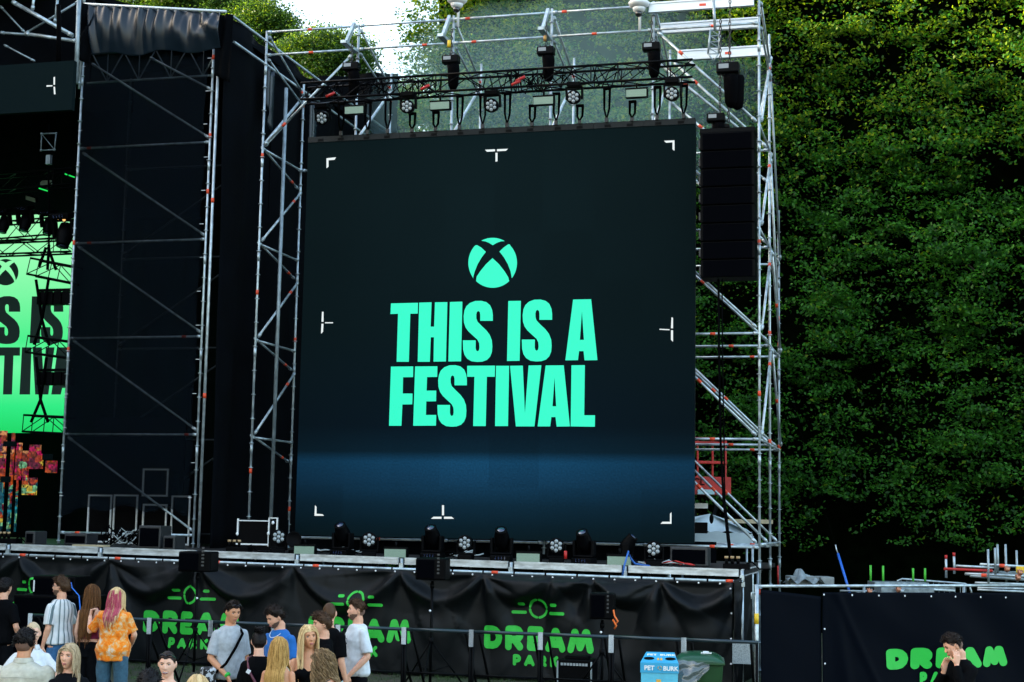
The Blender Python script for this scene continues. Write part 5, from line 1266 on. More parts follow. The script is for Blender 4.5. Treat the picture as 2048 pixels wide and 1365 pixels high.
# ================================================================== RIGHT-HAND BANNER FENCE AND THE STORE YARD BEHIND IT
FZ = 1.80
fa, fb = PZ(1513, 1173, FZ), PZ(2060, 1171, FZ)
fd = (fb - fa).normalized(); fb = fa + fd * ((fb - fa).length * 1.25); FL = (fb - fa).length; fn = Vector((fd.y, -fd.x, 0))
FANG = math.atan2(fd.y, fd.x); FR = Matrix.Rotation(FANG, 3, 'Z')
fence = thing('banner_fence', 'pipe fence with dark banner cloth reading DREAM PARK in green at the right', 'fence', (fa.x, fa.y, 0), FANG)
MB().tube(fa, fb, .024, 10).build('top_rail', M['steel'], fence)
post = MB(); post.tube(Vector((fa.x, fa.y, 0)) - fd * .02 + fn * .03, Vector((fa.x, fa.y, 1.83)) - fd * .02 + fn * .03, .034, 12); pp = post.build('post', M['steel'], fence)
q = Vector((fa.x, fa.y, 0)) - fd * .02 + fn * .03
MB().tube(q + Z * 1.2, q + Z * 1.37, .036, 12).build('yellow_sticker', M['yellow'], pp)
MB().path([q + Z * 1.7 - fd * .03, q + Z * 1.7 - fd * .1, q + Z * 1.6 - fd * .1], .012, 6).build('hook', M['steel'], pp)
for k in range(1, 4):
    c = fa + fd * k * 2.2; c.z = 0
    MB().tube(c, c + Z * (FZ + .02), .024, 8).build('post', M['steel_dull'], fence)
    MB().tube(c + Z * 1.3, c - fn * .9 + Z * .0, .018, 6).build('brace', M['steel_dull'], fence)
seam = None
def f_at(px_, py_): d = ray(px_, py_); k = ((fa - CAMP).dot(fn)) / d.dot(fn); p = CAMP + d * k; return (p - fa).dot(fd), p.z
s_seam = f_at(1642, 1190)[0]
def fence_disp(s, z): return .025 * math.sin(s * 3.1 + z * 1.3) * (FZ - z) + .045 * noise.noise(Vector((s * .9 + z * 1.1, 2, z * .5))) + (.04 * math.exp(-((s - s_seam - .25 - (FZ - z) * .15) / .12) ** 2) * (FZ - z)) + (.03 * math.exp(-((s - s_seam - .55 - (1.2 - z) * .55) / .08) ** 2))
def fsurf(s, z, o_=0.0): p = fa + fd * s; return Vector((p.x, p.y, z)) + fn * (.04 + fence_disp(s, z) + o_)
banner_m = mat('dark_navy_banner', (0.0010, 0.0022, 0.0050), .6, var=.15, scale=20, bump=.1, bscale=150, spec=.03)
MB().grid(lambda u, v: fsurf(.06 + u * (s_seam - .06), FZ - .05 - .1 * u * 1.2 - v * (FZ - .2), -.02), 40, 30).build('banner', banner_m, fence, solid=.004)
MB().grid(lambda u, v: fsurf(s_seam + .01 + u * (FL - s_seam), FZ - .10 - .04 * u - v * (FZ - .2), 0), 160, 40).build('banner', banner_m, fence, solid=.004)
for k in range(14):
    s = s_seam + .03 + k * .57
    if s > FL: break
    MB().lathe(fsurf(s, FZ - .14 - .01 * k, .008), fn, [(0, .004), (.002, .014), (.004, .018), (.004, .009)], 8).build('eyelet', M['white'], fence)
for k in range(3): MB().lathe(fsurf(s_seam + .05, FZ - .14 - .56 * (k + 1), .008), fn, [(0, .004), (.002, .014), (.004, .018), (.004, .009)], 8).build('eyelet', M['white'], fence)
s0, zb0 = f_at(1768, 1340); s1, zt = f_at(2017, 1292)
h = (zt - zb0) * 1.42; wtot = text_w('DREAM', 1.0, .12, 1.0)
fit_h = (zt - zb0) / .98
M['logo2'] = mat('bright_green_print', (0.01, 0.50, 0.045), .55, var=.06, scale=60)
xs_ = (s1 - s0) / (text_w('DREAM', fit_h, .12))
letters('DREAM', fsurf, s0, zb0, fit_h, M['logo2'], fence, gap=.12, xs=xs_, w=.19)
sP, zP = f_at(1838, 1369)
letters('PARK', fsurf, sP, zP, .21, M['logo2'], fence, gap=.35, w=.17)

# ---- store yard
def yard(px_, py_, dist): return PD(px_, py_, dist)
def vpole(x, y0, y1, dist, lab, m, r=.025, grp=None, cat='pole', name='pole', capm=None, ground=True):
    a, b_ = PD(x, y1, dist), PD(x, y0, dist); a = Vector((b_.x, b_.y, a.z))
    root = thing(name, lab, cat, a, 0, grp); MB().tube(a, b_, r, 8).build('tube', m, root)
    if capm: MB().tube(b_, b_ + Z * .07, r + .004, 8).build('cap', capm, root)
    return root
gpole = mat('green_painted_steel', (.06, .45, .03), .5)
for i, (x, y0) in enumerate(((1741, 1131), (1766, 1132), (1826, 1137), (1850, 1137))):
    vpole(x, y0, 1163, 30, 'bright green upright tube, %s from the left above the fence' % ORD[i], gpole, .022, 'green upright tubes above the fence')
for i, (x, y0, y1) in enumerate(((1976, 1099, 1175), (1990, 1096, 1150), (1995, 1089, 1150), (2011, 1089, 1175), (2033, 1101, 1170))):
    vpole(x, y0, y1, 29 + i * .3, 'upright grey scaffold tube in the stack, %s from the left' % ORD[i], M['steel_dull'], .022, 'upright grey tubes in the scaffold stack')
for i, (x, y0, y1) in enumerate(((1892, 1118, 1156), (1908, 1113, 1148))):
    vpole(x, y0, y1, 30, ('left' if i == 0 else 'right') + ' one of two grey screw jacks with red tops', M['steel'], .024, 'screw jacks with red tops', capm=M['red'])
def pbar(x0, y0, x1, y1, dist, lab, m, r=.026, grp='loose scaffold tubes lying in the stack', dist2=None):
    o = MB().tube(PD(x0, y0, dist), PD(x1, y1, dist2 or dist), r, 8).build('scaffold_tube', m); tag(o, lab, 'tube', grp); return o
yd = [(1888, 1138, 1985, 1142, M['red'], 'red painted tube lying across the screw jacks', .026), (1912, 1132, 1990, 1136, M['steel'], 'grey tube lying just above the red one', .022), (1960, 1129, 2060, 1134, M['steel'], 'topmost grey tube with an orange mark in the stack', .024),
      (1930, 1148, 2060, 1153, M['steel'], 'long grey tube with an orange end in the stack', .03), (1940, 1152, 2060, 1160, M['steel_dull'], 'dull grey tube below the long one in the stack', .03), (1800, 1176, 1910, 1182, M['steel'], 'grey tube low behind the fence rail, in the middle', .022),
      (1950, 1166, 2060, 1169, M['steel'], 'grey tube just above the fence rail at the right edge', .022), (1955, 1180, 2060, 1184, M['steel'], 'lowest grey tube behind the fence at the right edge', .02), (1955, 1176, 2060, 1178, M['steel'], 'second lowest grey tube behind the fence at the right edge', .02), (1705, 1188, 1745, 1179, M['steel_dull'], 'short slanting grey tube behind the fence rail', .014), (1680, 1182, 1790, 1184, M['steel_dull'], 'thin dull grey tube behind the fence left of the green tubes', .018)]
for (x0, y0, x1, y1, m, lab, r_) in yd: pbar(x0, y0, x1, y1, 29.5, lab, m, r_)
for (x, y) in ((2004, 1132), (1968, 1151)): q = PD(x, y, 29.35); tag(MB().tube(q - T * .05, q + T * .05, .034, 8).build('tape_mark', M['tape']), 'orange tape mark on the %s grey tube in the stack' % ('topmost' if x == 2004 else 'long'), 'tape')
q = PD(2050, 1140, 29.2); tag(MB().obox(q, (.16, .05, .06)).build('yellow_block', M['yellow'], None, bevel=.01), 'yellow block on the scaffold stack at the right edge', 'block')
# steel deck panels stacked behind the rail
for i, (x0, x1, y0, y1, dist) in enumerate(((1742, 1850, 1165, 1172, 29.8), (1755, 1860, 1176, 1187, 29.4), (1790, 1900, 1172, 1180, 30.2), (1975, 2060, 1144, 1150, 30))):
    a, c = PD(x0, y1, dist), PD(x1, y0, dist)
    tag(MB().obox((a + c) / 2, (abs(c.x - a.x) / 2, .3, abs(c.z - a.z) / 2), Matrix.Identity(3)).build('steel_plank', mat('steel_plank', (.22, .27, .29), .45, .5, var=.4, scale=12), None, bevel=.01), 'grey steel scaffold plank in the stack behind the fence, %s from the left' % ORD[i], 'plank', 'steel planks stacked behind the fence')
# pedestrian barrier with rounded corners
r = thing('pedestrian_barrier', 'galvanised pedestrian barrier with rounded corner behind the right fence', 'barrier', PD(1870, 1190, 31), 0)
a, c = PD(1792, 1158, 31), PD(1942, 1168, 31); lo = PD(1792, 1200, 31).z
pts = [Vector((a.x, 31, lo)), Vector((a.x, 31, a.z - .12)), Vector((a.x + .03, 31, a.z - .04)), Vector((a.x + .12, 31, a.z)), Vector((c.x - .12, 31, c.z)), Vector((c.x - .03, 31, c.z - .05)), Vector((c.x, 31, c.z - .14)), Vector((c.x, 31, lo))]
MB().path(pts, .018, 8).build('frame', M['steel'], r)
for k in range(1, 14):
    u = k / 14; x = a.x + (c.x - a.x) * u; MB().tube(Vector((x, 31, lo)), Vector((x, 31, a.z + (c.z - a.z) * u - .02)), .007, 5).build('bar', M['steel_dull'], r)
mb = MB()
# low mesh crates and clamps
for i, (x, y, c_) in enumerate(((1797, 1180, 'copper'), (1803, 1183, 'grey'), (1739, 1184, 'copper'), (2014, 1139, 'copper'), (2040, 1146, 'copper'), (2036, 1156, 'copper'))):
    q = PD(x, y, 29.0); mm = mat('coupler_' + c_, (.45, .2, .12) if c_ == 'copper' else (.3, .35, .38), .4, .6)
    mb = MB(); mb.lathe(q, (1, .3, 0), [(-.04, .03), (-.03, .05), (.03, .05), (.04, .03)], 10); mb.tube(q - Z * .06, q + Z * .07, .012, 6); mb.tube(q + Vector((-.05, 0, .05)), q + Vector((.06, 0, .03)), .014, 6)
    tag(mb.build('scaffold_coupler', mm), 'small %s coloured scaffold coupler, %s from the left on the stacks' % (c_, ORD[i]), 'coupler', 'scaffold couplers on the stacks')
# blue pole leaning
r = thing('leaning_pole', 'bright blue pole leaning behind the fence in the dark', 'pole', PD(1699, 1186, 30), 0)
MB().tube(PD(1700, 1188, 30), PD(1676, 1108, 30.6), .026, 8).build('tube', mat('blue_painted_tube', (.02, .14, .6), .4), r)
MB().path([PD(1676, 1108, 30.6), PD(1673, 1100, 30.6), PD(1671, 1090, 30.6)], .014, 5).build('tip', M['steel'], r)
# thin rope running up from it
tag(MB().path([PD(1671, 1090, 30.6), PD(1640, 990, 30.6), PD(1600, 860, 30.8), PD(1578, 760, 31)], .004, 4).build('thin_rope', M['rope']), 'thin dark guy rope rising from the blue pole to the scaffold', 'rope')
# crumpled grey tarpaulin and crates
for i, (x0, x1, y0, y1, lab) in enumerate(((1576, 1632, 1153, 1170, 'grey wooden crate left under the crumpled tarpaulin'), (1636, 1662, 1154, 1172, 'grey wooden crate right of the crumpled tarpaulin'))):
    a, c = PD(x0, y1, 30), PD(x1, y0, 30); tag(MB().obox((a + c) / 2, (abs(c.x - a.x) / 2, .3, abs(c.z - a.z) / 2), Matrix.Identity(3)).build('crate', mat('grey_wood', (.22, .25, .25), .7, var=.3), None, bevel=.01), lab, 'crate', 'grey crates behind the fence')
a = PD(1608, 1141, 29.8)
def tarp(u, v):
    x = (u - .5) * .72; y = (v - .5) * .5; h_ = .24 * math.exp(-((u - .42) / .2) ** 2 - ((v - .5) / .3) ** 2) + .07 * noise.noise(Vector((u * 6, v * 6, 3))) + .04 * math.sin(u * 17 + v * 5)
    return Vector((a.x + x, a.y + y, a.z - .21 + h_))
tag(MB().grid(tarp, 26, 16, smooth=False).build('tarpaulin', mat('grey_tarpaulin', (.20, .25, .27), .5, var=.3)), 'crumpled grey tarpaulin heaped on the crates behind the fence', 'tarpaulin')
# ------- seen through the scaffold: red lift, white tent
r = thing('scissor_lift', 'red platform lift basket with dark letters CL behind the scaffold', 'lift', PD(1420, 990, 36), 0)
def rb(x0, y0, x1, y1, nm, m, d=36, dep=.05):
    a, c = PD(x0, y1, d), PD(x1, y0, d); return MB().obox((a + c) / 2, (abs(c.x - a.x) / 2, dep, abs(c.z - a.z) / 2), Matrix.Identity(3)).build(nm, m, r, bevel=.01)
rb(1360, 956, 1456, 989, 'platform_panel', M['red'], 36, .5)
for x in (1362, 1395, 1425, 1451): rb(x - 2, 880, x + 2, 955.5, 'rail_post', M['red'], 36.4)
for y in (878, 886, 925): rb(1358, y - 2, 1454, y + 2, 'rail', M['red'], 36.32, .03)
rb(1395, 980, 1429, 989, 'name_plate', mat('pale_blue_plate', (.35, .55, .58), .5), 35.45, .01)
font_shapes('CL', lambda x, y: PD(1386, 970, 35.46) + Vector((x, 0, y)), 'lettering', M['black_plastic'], r, .22, .006)
for x_ in (-.3, .3): LB().tube((x_, 1.0, -2.3), (-x_, 1.0, -.2), .05, 8).build('scissor_arm', M['black_metal'], r)
r = thing('tent', 'pale white party tent roof seen low through the scaffold', 'tent', PD(1440, 1080, 34.5), 0)
tw = mat('white_tent_canvas', (.42, .52, .56), .6, var=.12, scale=3)
pk = PD(1420, 1028, 35.2); e0, e1 = PD(1340, 1060, 34.5), PD(1505, 1068, 34.5); e2, e3 = e0 + Vector((.1, 1.5, .1)), e1 + Vector((.1, 1.5, .1))
def tent_pt(u, v):
    b_ = e0.lerp(e1, u); r_ = pk if v > .99 else b_.lerp(pk + Vector(((u - .5) * .9, 0, -.16 * abs(u - .3))), v); return r_ + Vector((0, 0, -.1 * math.sin(v * 3.14) + .04 * math.sin(u * 20) * (1 - v)))
MB().grid(tent_pt, 24, 12).build('roof_panel', tw, r)
mb = MB(); mb.add([e1, e3, pk, e0, e2], [(0, 1, 2), (1, 4, 2), (4, 3, 2)]); mb.build('roof_side', tw, r)
mb = MB(); mb.grid(lambda u, v: e0.lerp(e1, u) - Z * (.26 * v) + Vector((0, -.02, .02 * math.sin(u * 25))), 24, 3); mb.build('valance', tw, r)
for e_ in (e0, e1, e2, e3): MB().tube(Vector((e_.x, e_.y, 0)), e_ - Z * .05, .03, 6).build('pole', M['steel'], r)
q = PD(1400, 1012, 36.5); tag(MB().obox(q, (.18, .05, .06), Matrix.Identity(3)).build('white_sign', M['white']), 'small white rectangle above the tent near the screen edge', 'sign')
q = PD(1485, 1043, 38.5); tag(MB().obox(q, (.75, .06, .05), Matrix.Identity(3)).build('timber_beam', bp), 'pale timber beam lying just above the white tent', 'beam')
mb = MB(); mb.ell(PD(1423, 1038, 33.9), (.05, .04, .11)); q = PD(1396, 1056, 33.9); mb.obox(q, (.2, .1, .12), Matrix.Identity(3)); tag(mb.build('hanging_loudspeaker', M['black_plastic'], None, bevel=.01), 'small black object on an arm in front of the white tent', 'object')
for i, (x, y0, y1) in enumerate(((1540, 1135, 1172), (1556, 1132, 1172))): vpole(x, y0, y1, 31, ('left' if i == 0 else 'right') + ' thin red tube standing at the foot of the right scaffold', M['red'], .018, 'thin red tubes at the scaffold foot')
# ================================================================== PEOPLE  (local: facing -y, 1.75 m tall, feet at 0)
def remesh(mb, voxel, smooth=2):
    me = bpy.data.meshes.new('t'); me.from_pydata([tuple(v) for v in mb.v], [], mb.f); o = bpy.data.objects.new('t', me); col.objects.link(o)
    m_ = o.modifiers.new('r', 'REMESH'); m_.mode = 'VOXEL'; m_.voxel_size = voxel
    if smooth: s_ = o.modifiers.new('s', 'SMOOTH'); s_.factor = .5; s_.iterations = smooth
    dg = bpy.context.evaluated_depsgraph_get(); dg.update()
    out = bpy.data.meshes.new_from_object(o.evaluated_get(dg)); bpy.data.objects.remove(o); bpy.data.meshes.remove(me)
    return out
def put(me, name, m, parent, disp=None):
    if disp:
        n = len(me.vertices); co = np.empty(n * 3, 'f'); me.vertices.foreach_get('co', co); co = co.reshape(-1, 3)
        no = np.empty(n * 3, 'f'); me.vertex_normals.foreach_get('vector', no); no = no.reshape(-1, 3)
        co += no * disp(co)[:, None]; me.vertices.foreach_set('co', co.ravel())
    me.materials.clear(); me.materials.append(m); me.polygons.foreach_set('use_smooth', [True] * len(me.polygons)); me.update(); me.name = name
    o = bpy.data.objects.new(name, me); col.objects.link(o)
    if parent: adopt(o, parent)
    return o
def rings(mb, rs, seg=20):
    vs = []
    for c, rx, ry in rs:
        for k in range(seg):
            a = 2 * math.pi * k / seg; vs.append(Vector((c[0] + rx * math.cos(a), c[1] + ry * math.sin(a), c[2])))
    n = len(rs)
    fs = [(i * seg + k, i * seg + (k + 1) % seg, (i + 1) * seg + (k + 1) % seg, (i + 1) * seg + k) for i in range(n - 1) for k in range(seg)]
    fs += [list(range(seg))[::-1], list(range((n - 1) * seg, n * seg))]
    mb.add(vs, fs)
def interp(tab, x):
    if x <= tab[0][0]: return tab[0][1]
    for (a, p), (b_, q) in zip(tab[:-1], tab[1:]):
        if x <= b_: return p + (q - p) * (x - a) / (b_ - a)
    return tab[-1][1]
HC = Vector((0, -.012, 1.635)); NP = Vector((0, .015, 1.53))
def head_pt(d, off=0.0, fem=False):
    x, y, z = d
    wj = 1 - (.24 if not fem else .32) * max(0, -z) ** 1.3
    p = Vector((x * .0755 * wj, y * .097, z * .118))
    if y > 0 and z < -.2: p.y *= 1 - .45 * min(1, (-z - .2) / .7)          # nape
    if y < 0:
        if p.y < -.08: p.y = -.08 + (p.y + .08) * .55
        if z < -.3: p.y -= .012 * min(1, (-z - .3) / .5) * (1 - abs(x))
    if y < -.2:
        f = lambda cx, cz, sx, sz: math.exp(-((p.x - cx) / sx) ** 2 - ((p.z - cz) / sz) ** 2)
        nz = p.z; ramp = 0
        if -.036 < nz < .026: ramp = min(1, (.026 - nz) / .044) * min(1, (nz + .036) / .009)
        p.y -= .021 * math.exp(-(p.x / (.009 + .006 * ramp)) ** 2) * ramp
        p.y += .009 * (f(-.031, .014, .016, .010) + f(.031, .014, .016, .010))
        p.y -= .004 * (f(-.03, .033, .02, .007) + f(.03, .033, .02, .007)) * (.5 if fem else 1)
        p.y -= .006 * f(0, -.055, .022, .010) - .003 * f(0, -.0555, .024, .002)
        p.y -= .007 * f(0, -.098, .02, .012); p.y += .003 * f(0, -.078, .022, .007)
        p.y -= .003 * (f(-.045, -.02, .018, .018) + f(.045, -.02, .018, .018))
    return p + d * off
def sph(nu, nv):
    for j in range(nv + 1):
        ph = math.pi * j / nv
        for i in range(nu):
            a = 2 * math.pi * i / nu; yield Vector((math.sin(ph) * math.sin(a), -math.sin(ph) * math.cos(a), math.cos(ph)))
def hand(mb, w, d, pn, sgn, curl=.5, k=1.0):
    """palm with four unequal bent fingers and a thumb leaving its side"""
    d = d.normalized(); pn = (pn - d * pn.dot(d)).normalized(); s_ = d.cross(pn) * sgn
    vs_c = [(0, .026, .019), (.02, .031, .018), (.05, .039, .016), (.085, .040, .013), (.092, .036, .010)]
    seg = 14; vs = []
    for h, a, b_ in vs_c:
        for i in range(seg):
            q = 2 * math.pi * i / seg; vs.append(w + (d * h + s_ * (a * math.cos(q)) + pn * (b_ * math.sin(q))) * k)
    n = len(vs_c); fs = [(i * seg + j, i * seg + (j + 1) % seg, (i + 1) * seg + (j + 1) % seg, (i + 1) * seg + j) for i in range(n - 1) for j in range(seg)] + [list(range(seg))[::-1], list(range((n - 1) * seg, n * seg))]
    mb.add(vs, fs)
    for i, (o_, L) in enumerate(((.031, .066), (.011, .076), (-.010, .071), (-.030, .056))):
        p = w + (d * .082 + s_ * o_) * k; pts = [p - d * .01 * k]; a = 0.15; dd = d + s_ * (o_ * 2.2)
        for j, f in enumerate((.45, .32, .25)):
            a += curl * (.55 + .1 * i); v = (dd.normalized() * math.cos(a) + pn * math.sin(a)); pts.append(pts[-1] + v * (L * f + (.01 if j == 0 else 0)) * k)
        mb.path(pts, .0088 * k, 8, taper=lambda u: 1 - .25 * u)
    p = w + (d * .022 + s_ * .026) * k; t1 = p + (d * .7 + s_ * .75 + pn * .25).normalized() * .042 * k; t2 = t1 + (d * .9 + s_ * .3 + pn * (.3 + curl * .5)).normalized() * .034 * k
    mb.path([p, t1, t2], .0105 * k, 8, taper=lambda u: 1 - .25 * u)

def cloth_mat(name, c, var=.08, rough=.8, bs=300): return mat(name, c, rough, var=var, scale=25, bump=.12, bscale=bs, spec=.2, sheen=.1)
SKIN = {}
def skin_mat(key):
    if key not in SKIN:
        c = {'fair': (.82, .47, .33), 'light': (.76, .40, .26), 'tan': (.64, .30, .16), 'olive': (.55, .30, .2), 'brown': (.35, .18, .1)}[key]
        m = mat('skin_' + key, c, .5, var=.07, scale=30, spec=.35); b = m.node_tree.nodes['Principled BSDF']
        b.inputs['Subsurface Weight'].default_value = .12; b.inputs['Subsurface Radius'].default_value = (.012, .005, .003); SKIN[key] = m
    return SKIN[key]
HAIRM = {}
def hair_mat(key):
    if key not in HAIRM:
        a, b_ = {'black': ((.002, .0018, .002), (.008, .006, .006)), 'brown': ((.018, .009, .005), (.075, .038, .018)), 'dark': ((.005, .0035, .003), (.02, .012, .008)), 'golden': ((.20, .09, .012), (.66, .40, .13)),
                 'blond': ((.36, .22, .08), (.85, .62, .32)), 'ash': ((.14, .09, .04), (.58, .44, .27)), 'pink': ((.28, .012, .05), (.60, .13, .17)), 'auburn': ((.025, .009, .003), (.19, .08, .025)), 'mixbrown': ((.02, .011, .006), (.34, .22, .11))}[key]
        m = bpy.data.materials.new('hair_' + key); m.use_nodes = True; nt = m.node_tree; b = nt.nodes['Principled BSDF']; b.inputs['Roughness'].default_value = .5; b.inputs['Specular IOR Level'].default_value = .16
        g_ = nt.nodes.new('ShaderNodeNewGeometry'); tc = nt.nodes.new('ShaderNodeTexCoord'); nz = nt.nodes.new('ShaderNodeTexNoise'); nz.inputs['Scale'].default_value = 90
        nt.links.new(tc.outputs['Object'], nz.inputs['Vector'])
        av = nt.nodes.new('ShaderNodeMath'); av.operation = 'ADD'; nt.links.new(g_.outputs['Random Per Island'], av.inputs[0]); nt.links.new(nz.outputs['Fac'], av.inputs[1])
        hv = nt.nodes.new('ShaderNodeMath'); hv.operation = 'MULTIPLY'; hv.inputs[1].default_value = .62; nt.links.new(av.outputs[0], hv.inputs[0])
        mx = nt.nodes.new('ShaderNodeMix'); mx.data_type = 'RGBA'; mx.inputs[6].default_value = a + (1,); mx.inputs[7].default_value = b_ + (1,)
        nt.links.new(hv.outputs[0], mx.inputs['Factor']); nt.links.new(mx.outputs[2], b.inputs['Base Color']); HAIRM[key] = m
    return HAIRM[key]
M['eye_white'] = mat('eye_white', (.6, .58, .56), .3); M['eye_dark'] = mat('eye_iris', (.03, .02, .015), .2); M['lip'] = mat('lip', (.42, .12, .11), .45); M['lip_dark'] = mat('dark_lipstick', (.22, .03, .05), .4)
M['shades'] = mat('dark_sunglass_lens', (.01, .012, .02), .08, spec=1.0, coat=1.0); M['teeth'] = mat('teeth', (.8, .78, .72), .3)

def person(px_, top, height, yaw, label, hy=0, hp=0, hr=0, fem=False, wide=1.0, skin='light', hair='dark', style='short', shirt=None, sleeve='short', trousers=None, arms=None, hands=(), seed=1,
           shirt_len=.90, fold=.006, beard=None, top_style='tee', smile=False, glasses=None, looks=True, lean=0.0, extra=None):
    """px_, top: where the crown of the head is seen; yaw 0 faces the camera, 180 away, -90 faces left"""
    loc = PZ(px_, top, height); s = height / 1.75; r_ = random.Random(seed)
    root = thing('person', label, 'person', (loc.x, loc.y, 0), math.radians(yaw))
    root.scale = (s, s, s)
    HR = Matrix.Rotation(math.radians(hy), 3, 'Z') @ Matrix.Rotation(math.radians(hp), 3, 'X') @ Matrix.Rotation(math.radians(hr), 3, 'Y')
    def H(p): return NP + HR @ (HC + p - NP)
    sw = (.148 if fem else .168) * (wide ** .7); cw = wide * .9
    SH = {sd: Vector((sd * sw * .97, .01, 1.385)) for sd in (-1, 1)}
    arms = arms or {}
    A = {}
    for sd in (-1, 1):
        e, w = arms.get(sd, (Vector((sd * (sw + .06 + .03 * (wide - 1) * 3), .03, 1.13)), Vector((sd * (sw + .07 + .05 * (wide - 1)), -.05, .90))))
        A[sd] = (Vector((e[0] * .88, e[1], e[2])), Vector((w[0] * .88, w[1], w[2])))
    tors = [(.84, .14, .10, .01), (.93, .172, .118, .015), (1.00, .165, .112, .01), (1.09, .132 if fem else .147, .095, 0), (1.2, .145 if fem else .162, .105, 0), (1.3, .155 if fem else .175, .118, 0), (1.37, sw * .98, .108, .005), (1.415, sw * .88, .092, .01), (1.445, sw * .66, .078, .012), (1.468, .088, .07, .012), (1.49, .058, .06, .012), (1.56, .052 if fem else .058, .058, .01)]
    mb = LB()
    rings(mb, [((0, y, z), rx * (cw if z < 1.42 else 1), ry * (cw if z < 1.42 else 1)) for z, rx, ry, y in tors])
    if fem:
        for sd in (-1, 1): mb.ell((sd * .07, -.085 * cw, 1.27), (.062, .06, .06))
    nk = H(Vector((0, .012, -.06))); mb.path([Vector((0, .014, 1.46)), NP, nk], .053 if fem else .06, 14)
    nu, nv = 56, 44; vs = [H(head_pt(d, 0, fem)) for d in sph(nu, nv)]
    mb.add(vs, [(j * nu + i, j * nu + (i + 1) % nu, (j + 1) * nu + (i + 1) % nu, (j + 1) * nu + i) for j in range(nv) for i in range(nu)])
    for sd in (-1, 1): mb.ell(H(Vector((sd * .0765, .012, .0))), (.011, .021, .032), R=HR @ Matrix.Rotation(sd * .35, 3, 'Z'))
    for sd in (-1, 1):
        e, w = A[sd]; q = SH[sd]; ar = (.036 if fem else .044) * (1 + (wide - 1) * .8)
        mb.ell(q, (ar * 1.0, ar * 1.0, ar * 1.0))
        mb.path([q, q.lerp(e, .35), e], ar * 1.0, 12, taper=lambda u: 1.04 - .2 * u); mb.ell(e, (ar * .82,) * 3)
        mb.path([e, e.lerp(w, .3), w], ar * .86, 12, taper=lambda u: (1.02 if u < .6 else .62))
        hd = (w - e).normalized(); pn = arms.get((sd, 'pn'), Vector((-sd, -.1, 0))); dirn = arms.get((sd, 'hd'), hd)
        hand(mb, w, Vector(dirn), Vector(pn), sd if arms.get((sd, 'flip'), 1) > 0 else -sd, arms.get((sd, 'curl'), .35), .95 if fem else 1.05)
        hip = Vector((sd * .09 * cw, .01, .90)); kn = Vector((sd * .098 * cw, -.01, .49)); an_ = Vector((sd * .098 * cw, .03, .09))
        mb.path([hip, kn, an_], .08, 12, taper=lambda u: 1 - .55 * u); mb.path([an_ + Vector((0, .05, -.04)), an_ + Vector((0, -.03, -.04)), an_ + Vector((sd * .01, -.17, -.06))], .042, 8)
    put(remesh(mb, .0062, 1), 'body', skin_mat(skin), root)
    # ---- face
    if looks:
        for sd in (-1, 1):
            m_ = LB(); m_.ell(H(Vector((sd * .031, -.0735, .013))), (.0135, .009, .0062), R=HR); ey = m_.build('eye', M['eye_white'], root)
            m_ = LB(); m_.ell(H(Vector((sd * .031, -.0805, .013))), (.0056, .003, .0056), R=HR, seg=8); m_.build('iris', M['eye_dark'], ey)
            m_ = LB(); m_.path([H(Vector((sd * .014, -.0895, .029))), H(Vector((sd * .031, -.088, .035))), H(Vector((sd * .049, -.076, .030)))], .0036 if not fem else .0028, 5, taper=lambda u: 1.2 - .6 * u); m_.build('eyebrow', hair_mat('dark' if hair in ('golden', 'blond', 'ash', 'pink') else hair), root)
            m_ = LB(); m_.path([H(Vector((sd * .017, -.0815, .0185))), H(Vector((sd * .031, -.084, .0205))), H(Vector((sd * .046, -.076, .016)))], .0022, 5); m_.build('eyelash', M['eye_dark'], root)
        k = 1.35 if smile else 1
        m_ = LB(); m_.path([H(Vector((x * k, -.0945 + abs(x) * .42, -.0545 + (abs(x) * .3 if smile else 0)))) for x in (-.023, -.012, 0, .012, .023)], .0042, 6, taper=lambda u: .35 + .65 * math.sin(math.pi * u))
        m_.path([H(Vector((x * k, -.0935 + abs(x) * .42, -.0625 + (abs(x) * .32 if smile else 0) - (.004 if smile else 0)))) for x in (-.02, -.01, 0, .01, .02)], .0048, 6, taper=lambda u: .35 + .65 * math.sin(math.pi * u))
        m_.build('lips', M['lip_dark'] if smile else M['lip'], root)
        if smile: m_ = LB(); m_.path([H(Vector((x, -.0955 + abs(x) * .42, -.058 + abs(x) * .3))) for x in (-.022, -.011, 0, .011, .022)], .0042, 5); m_.build('teeth', M['teeth'], root)
    hm = hair_mat(hair)
    # ---- hair
    def hmask(d, lo_back=-.62, front=.50, side=.0):
        ang = math.atan2(abs(d.x), -d.y)                            # 0 front .. pi back
        lim = interp([(0, front + .06), (.6, front + .1), (.95, front - .08), (1.2, .16 + side), (1.6, side + .02), (1.85, -.25), (2.4, lo_back), (3.2, lo_back)], ang)
        return d.z - lim
    def cap(th, hmx, name='hair', low=-.62, front=.5, rough=.004, side=0.0, vol=None):
        nu, nv = 64, 50; D = list(sph(nu, nv)); m_ = LB(); m_.smooth = True; idx = {}; vs = []
        for q, d in enumerate(D):
            g_ = hmask(d, low, front, side)
            if g_ > -.05:
                t_ = th * min(1, max(.08, g_ * 1.9 + .12)); t_ *= (vol(d) if vol else 1)
                t_ += rough * noise.noise(d * 14 + Vector((seed, 0, 0))) + rough * 1.3 * noise.noise(Vector((d.x * 34, d.y * 9, d.z * 20 + seed)))
                idx[q] = len(vs); vs.append(H(head_pt(d, 0, fem) + d * t_))
        fs = []
        for j in range(nv):
            for i in range(nu):
                f = (j * nu + i, j * nu + (i + 1) % nu, (j + 1) * nu + (i + 1) % nu, (j + 1) * nu + i)
                if all(a in idx for a in f): fs.append([idx[a] for a in f])
        m_.add(vs, fs); return m_
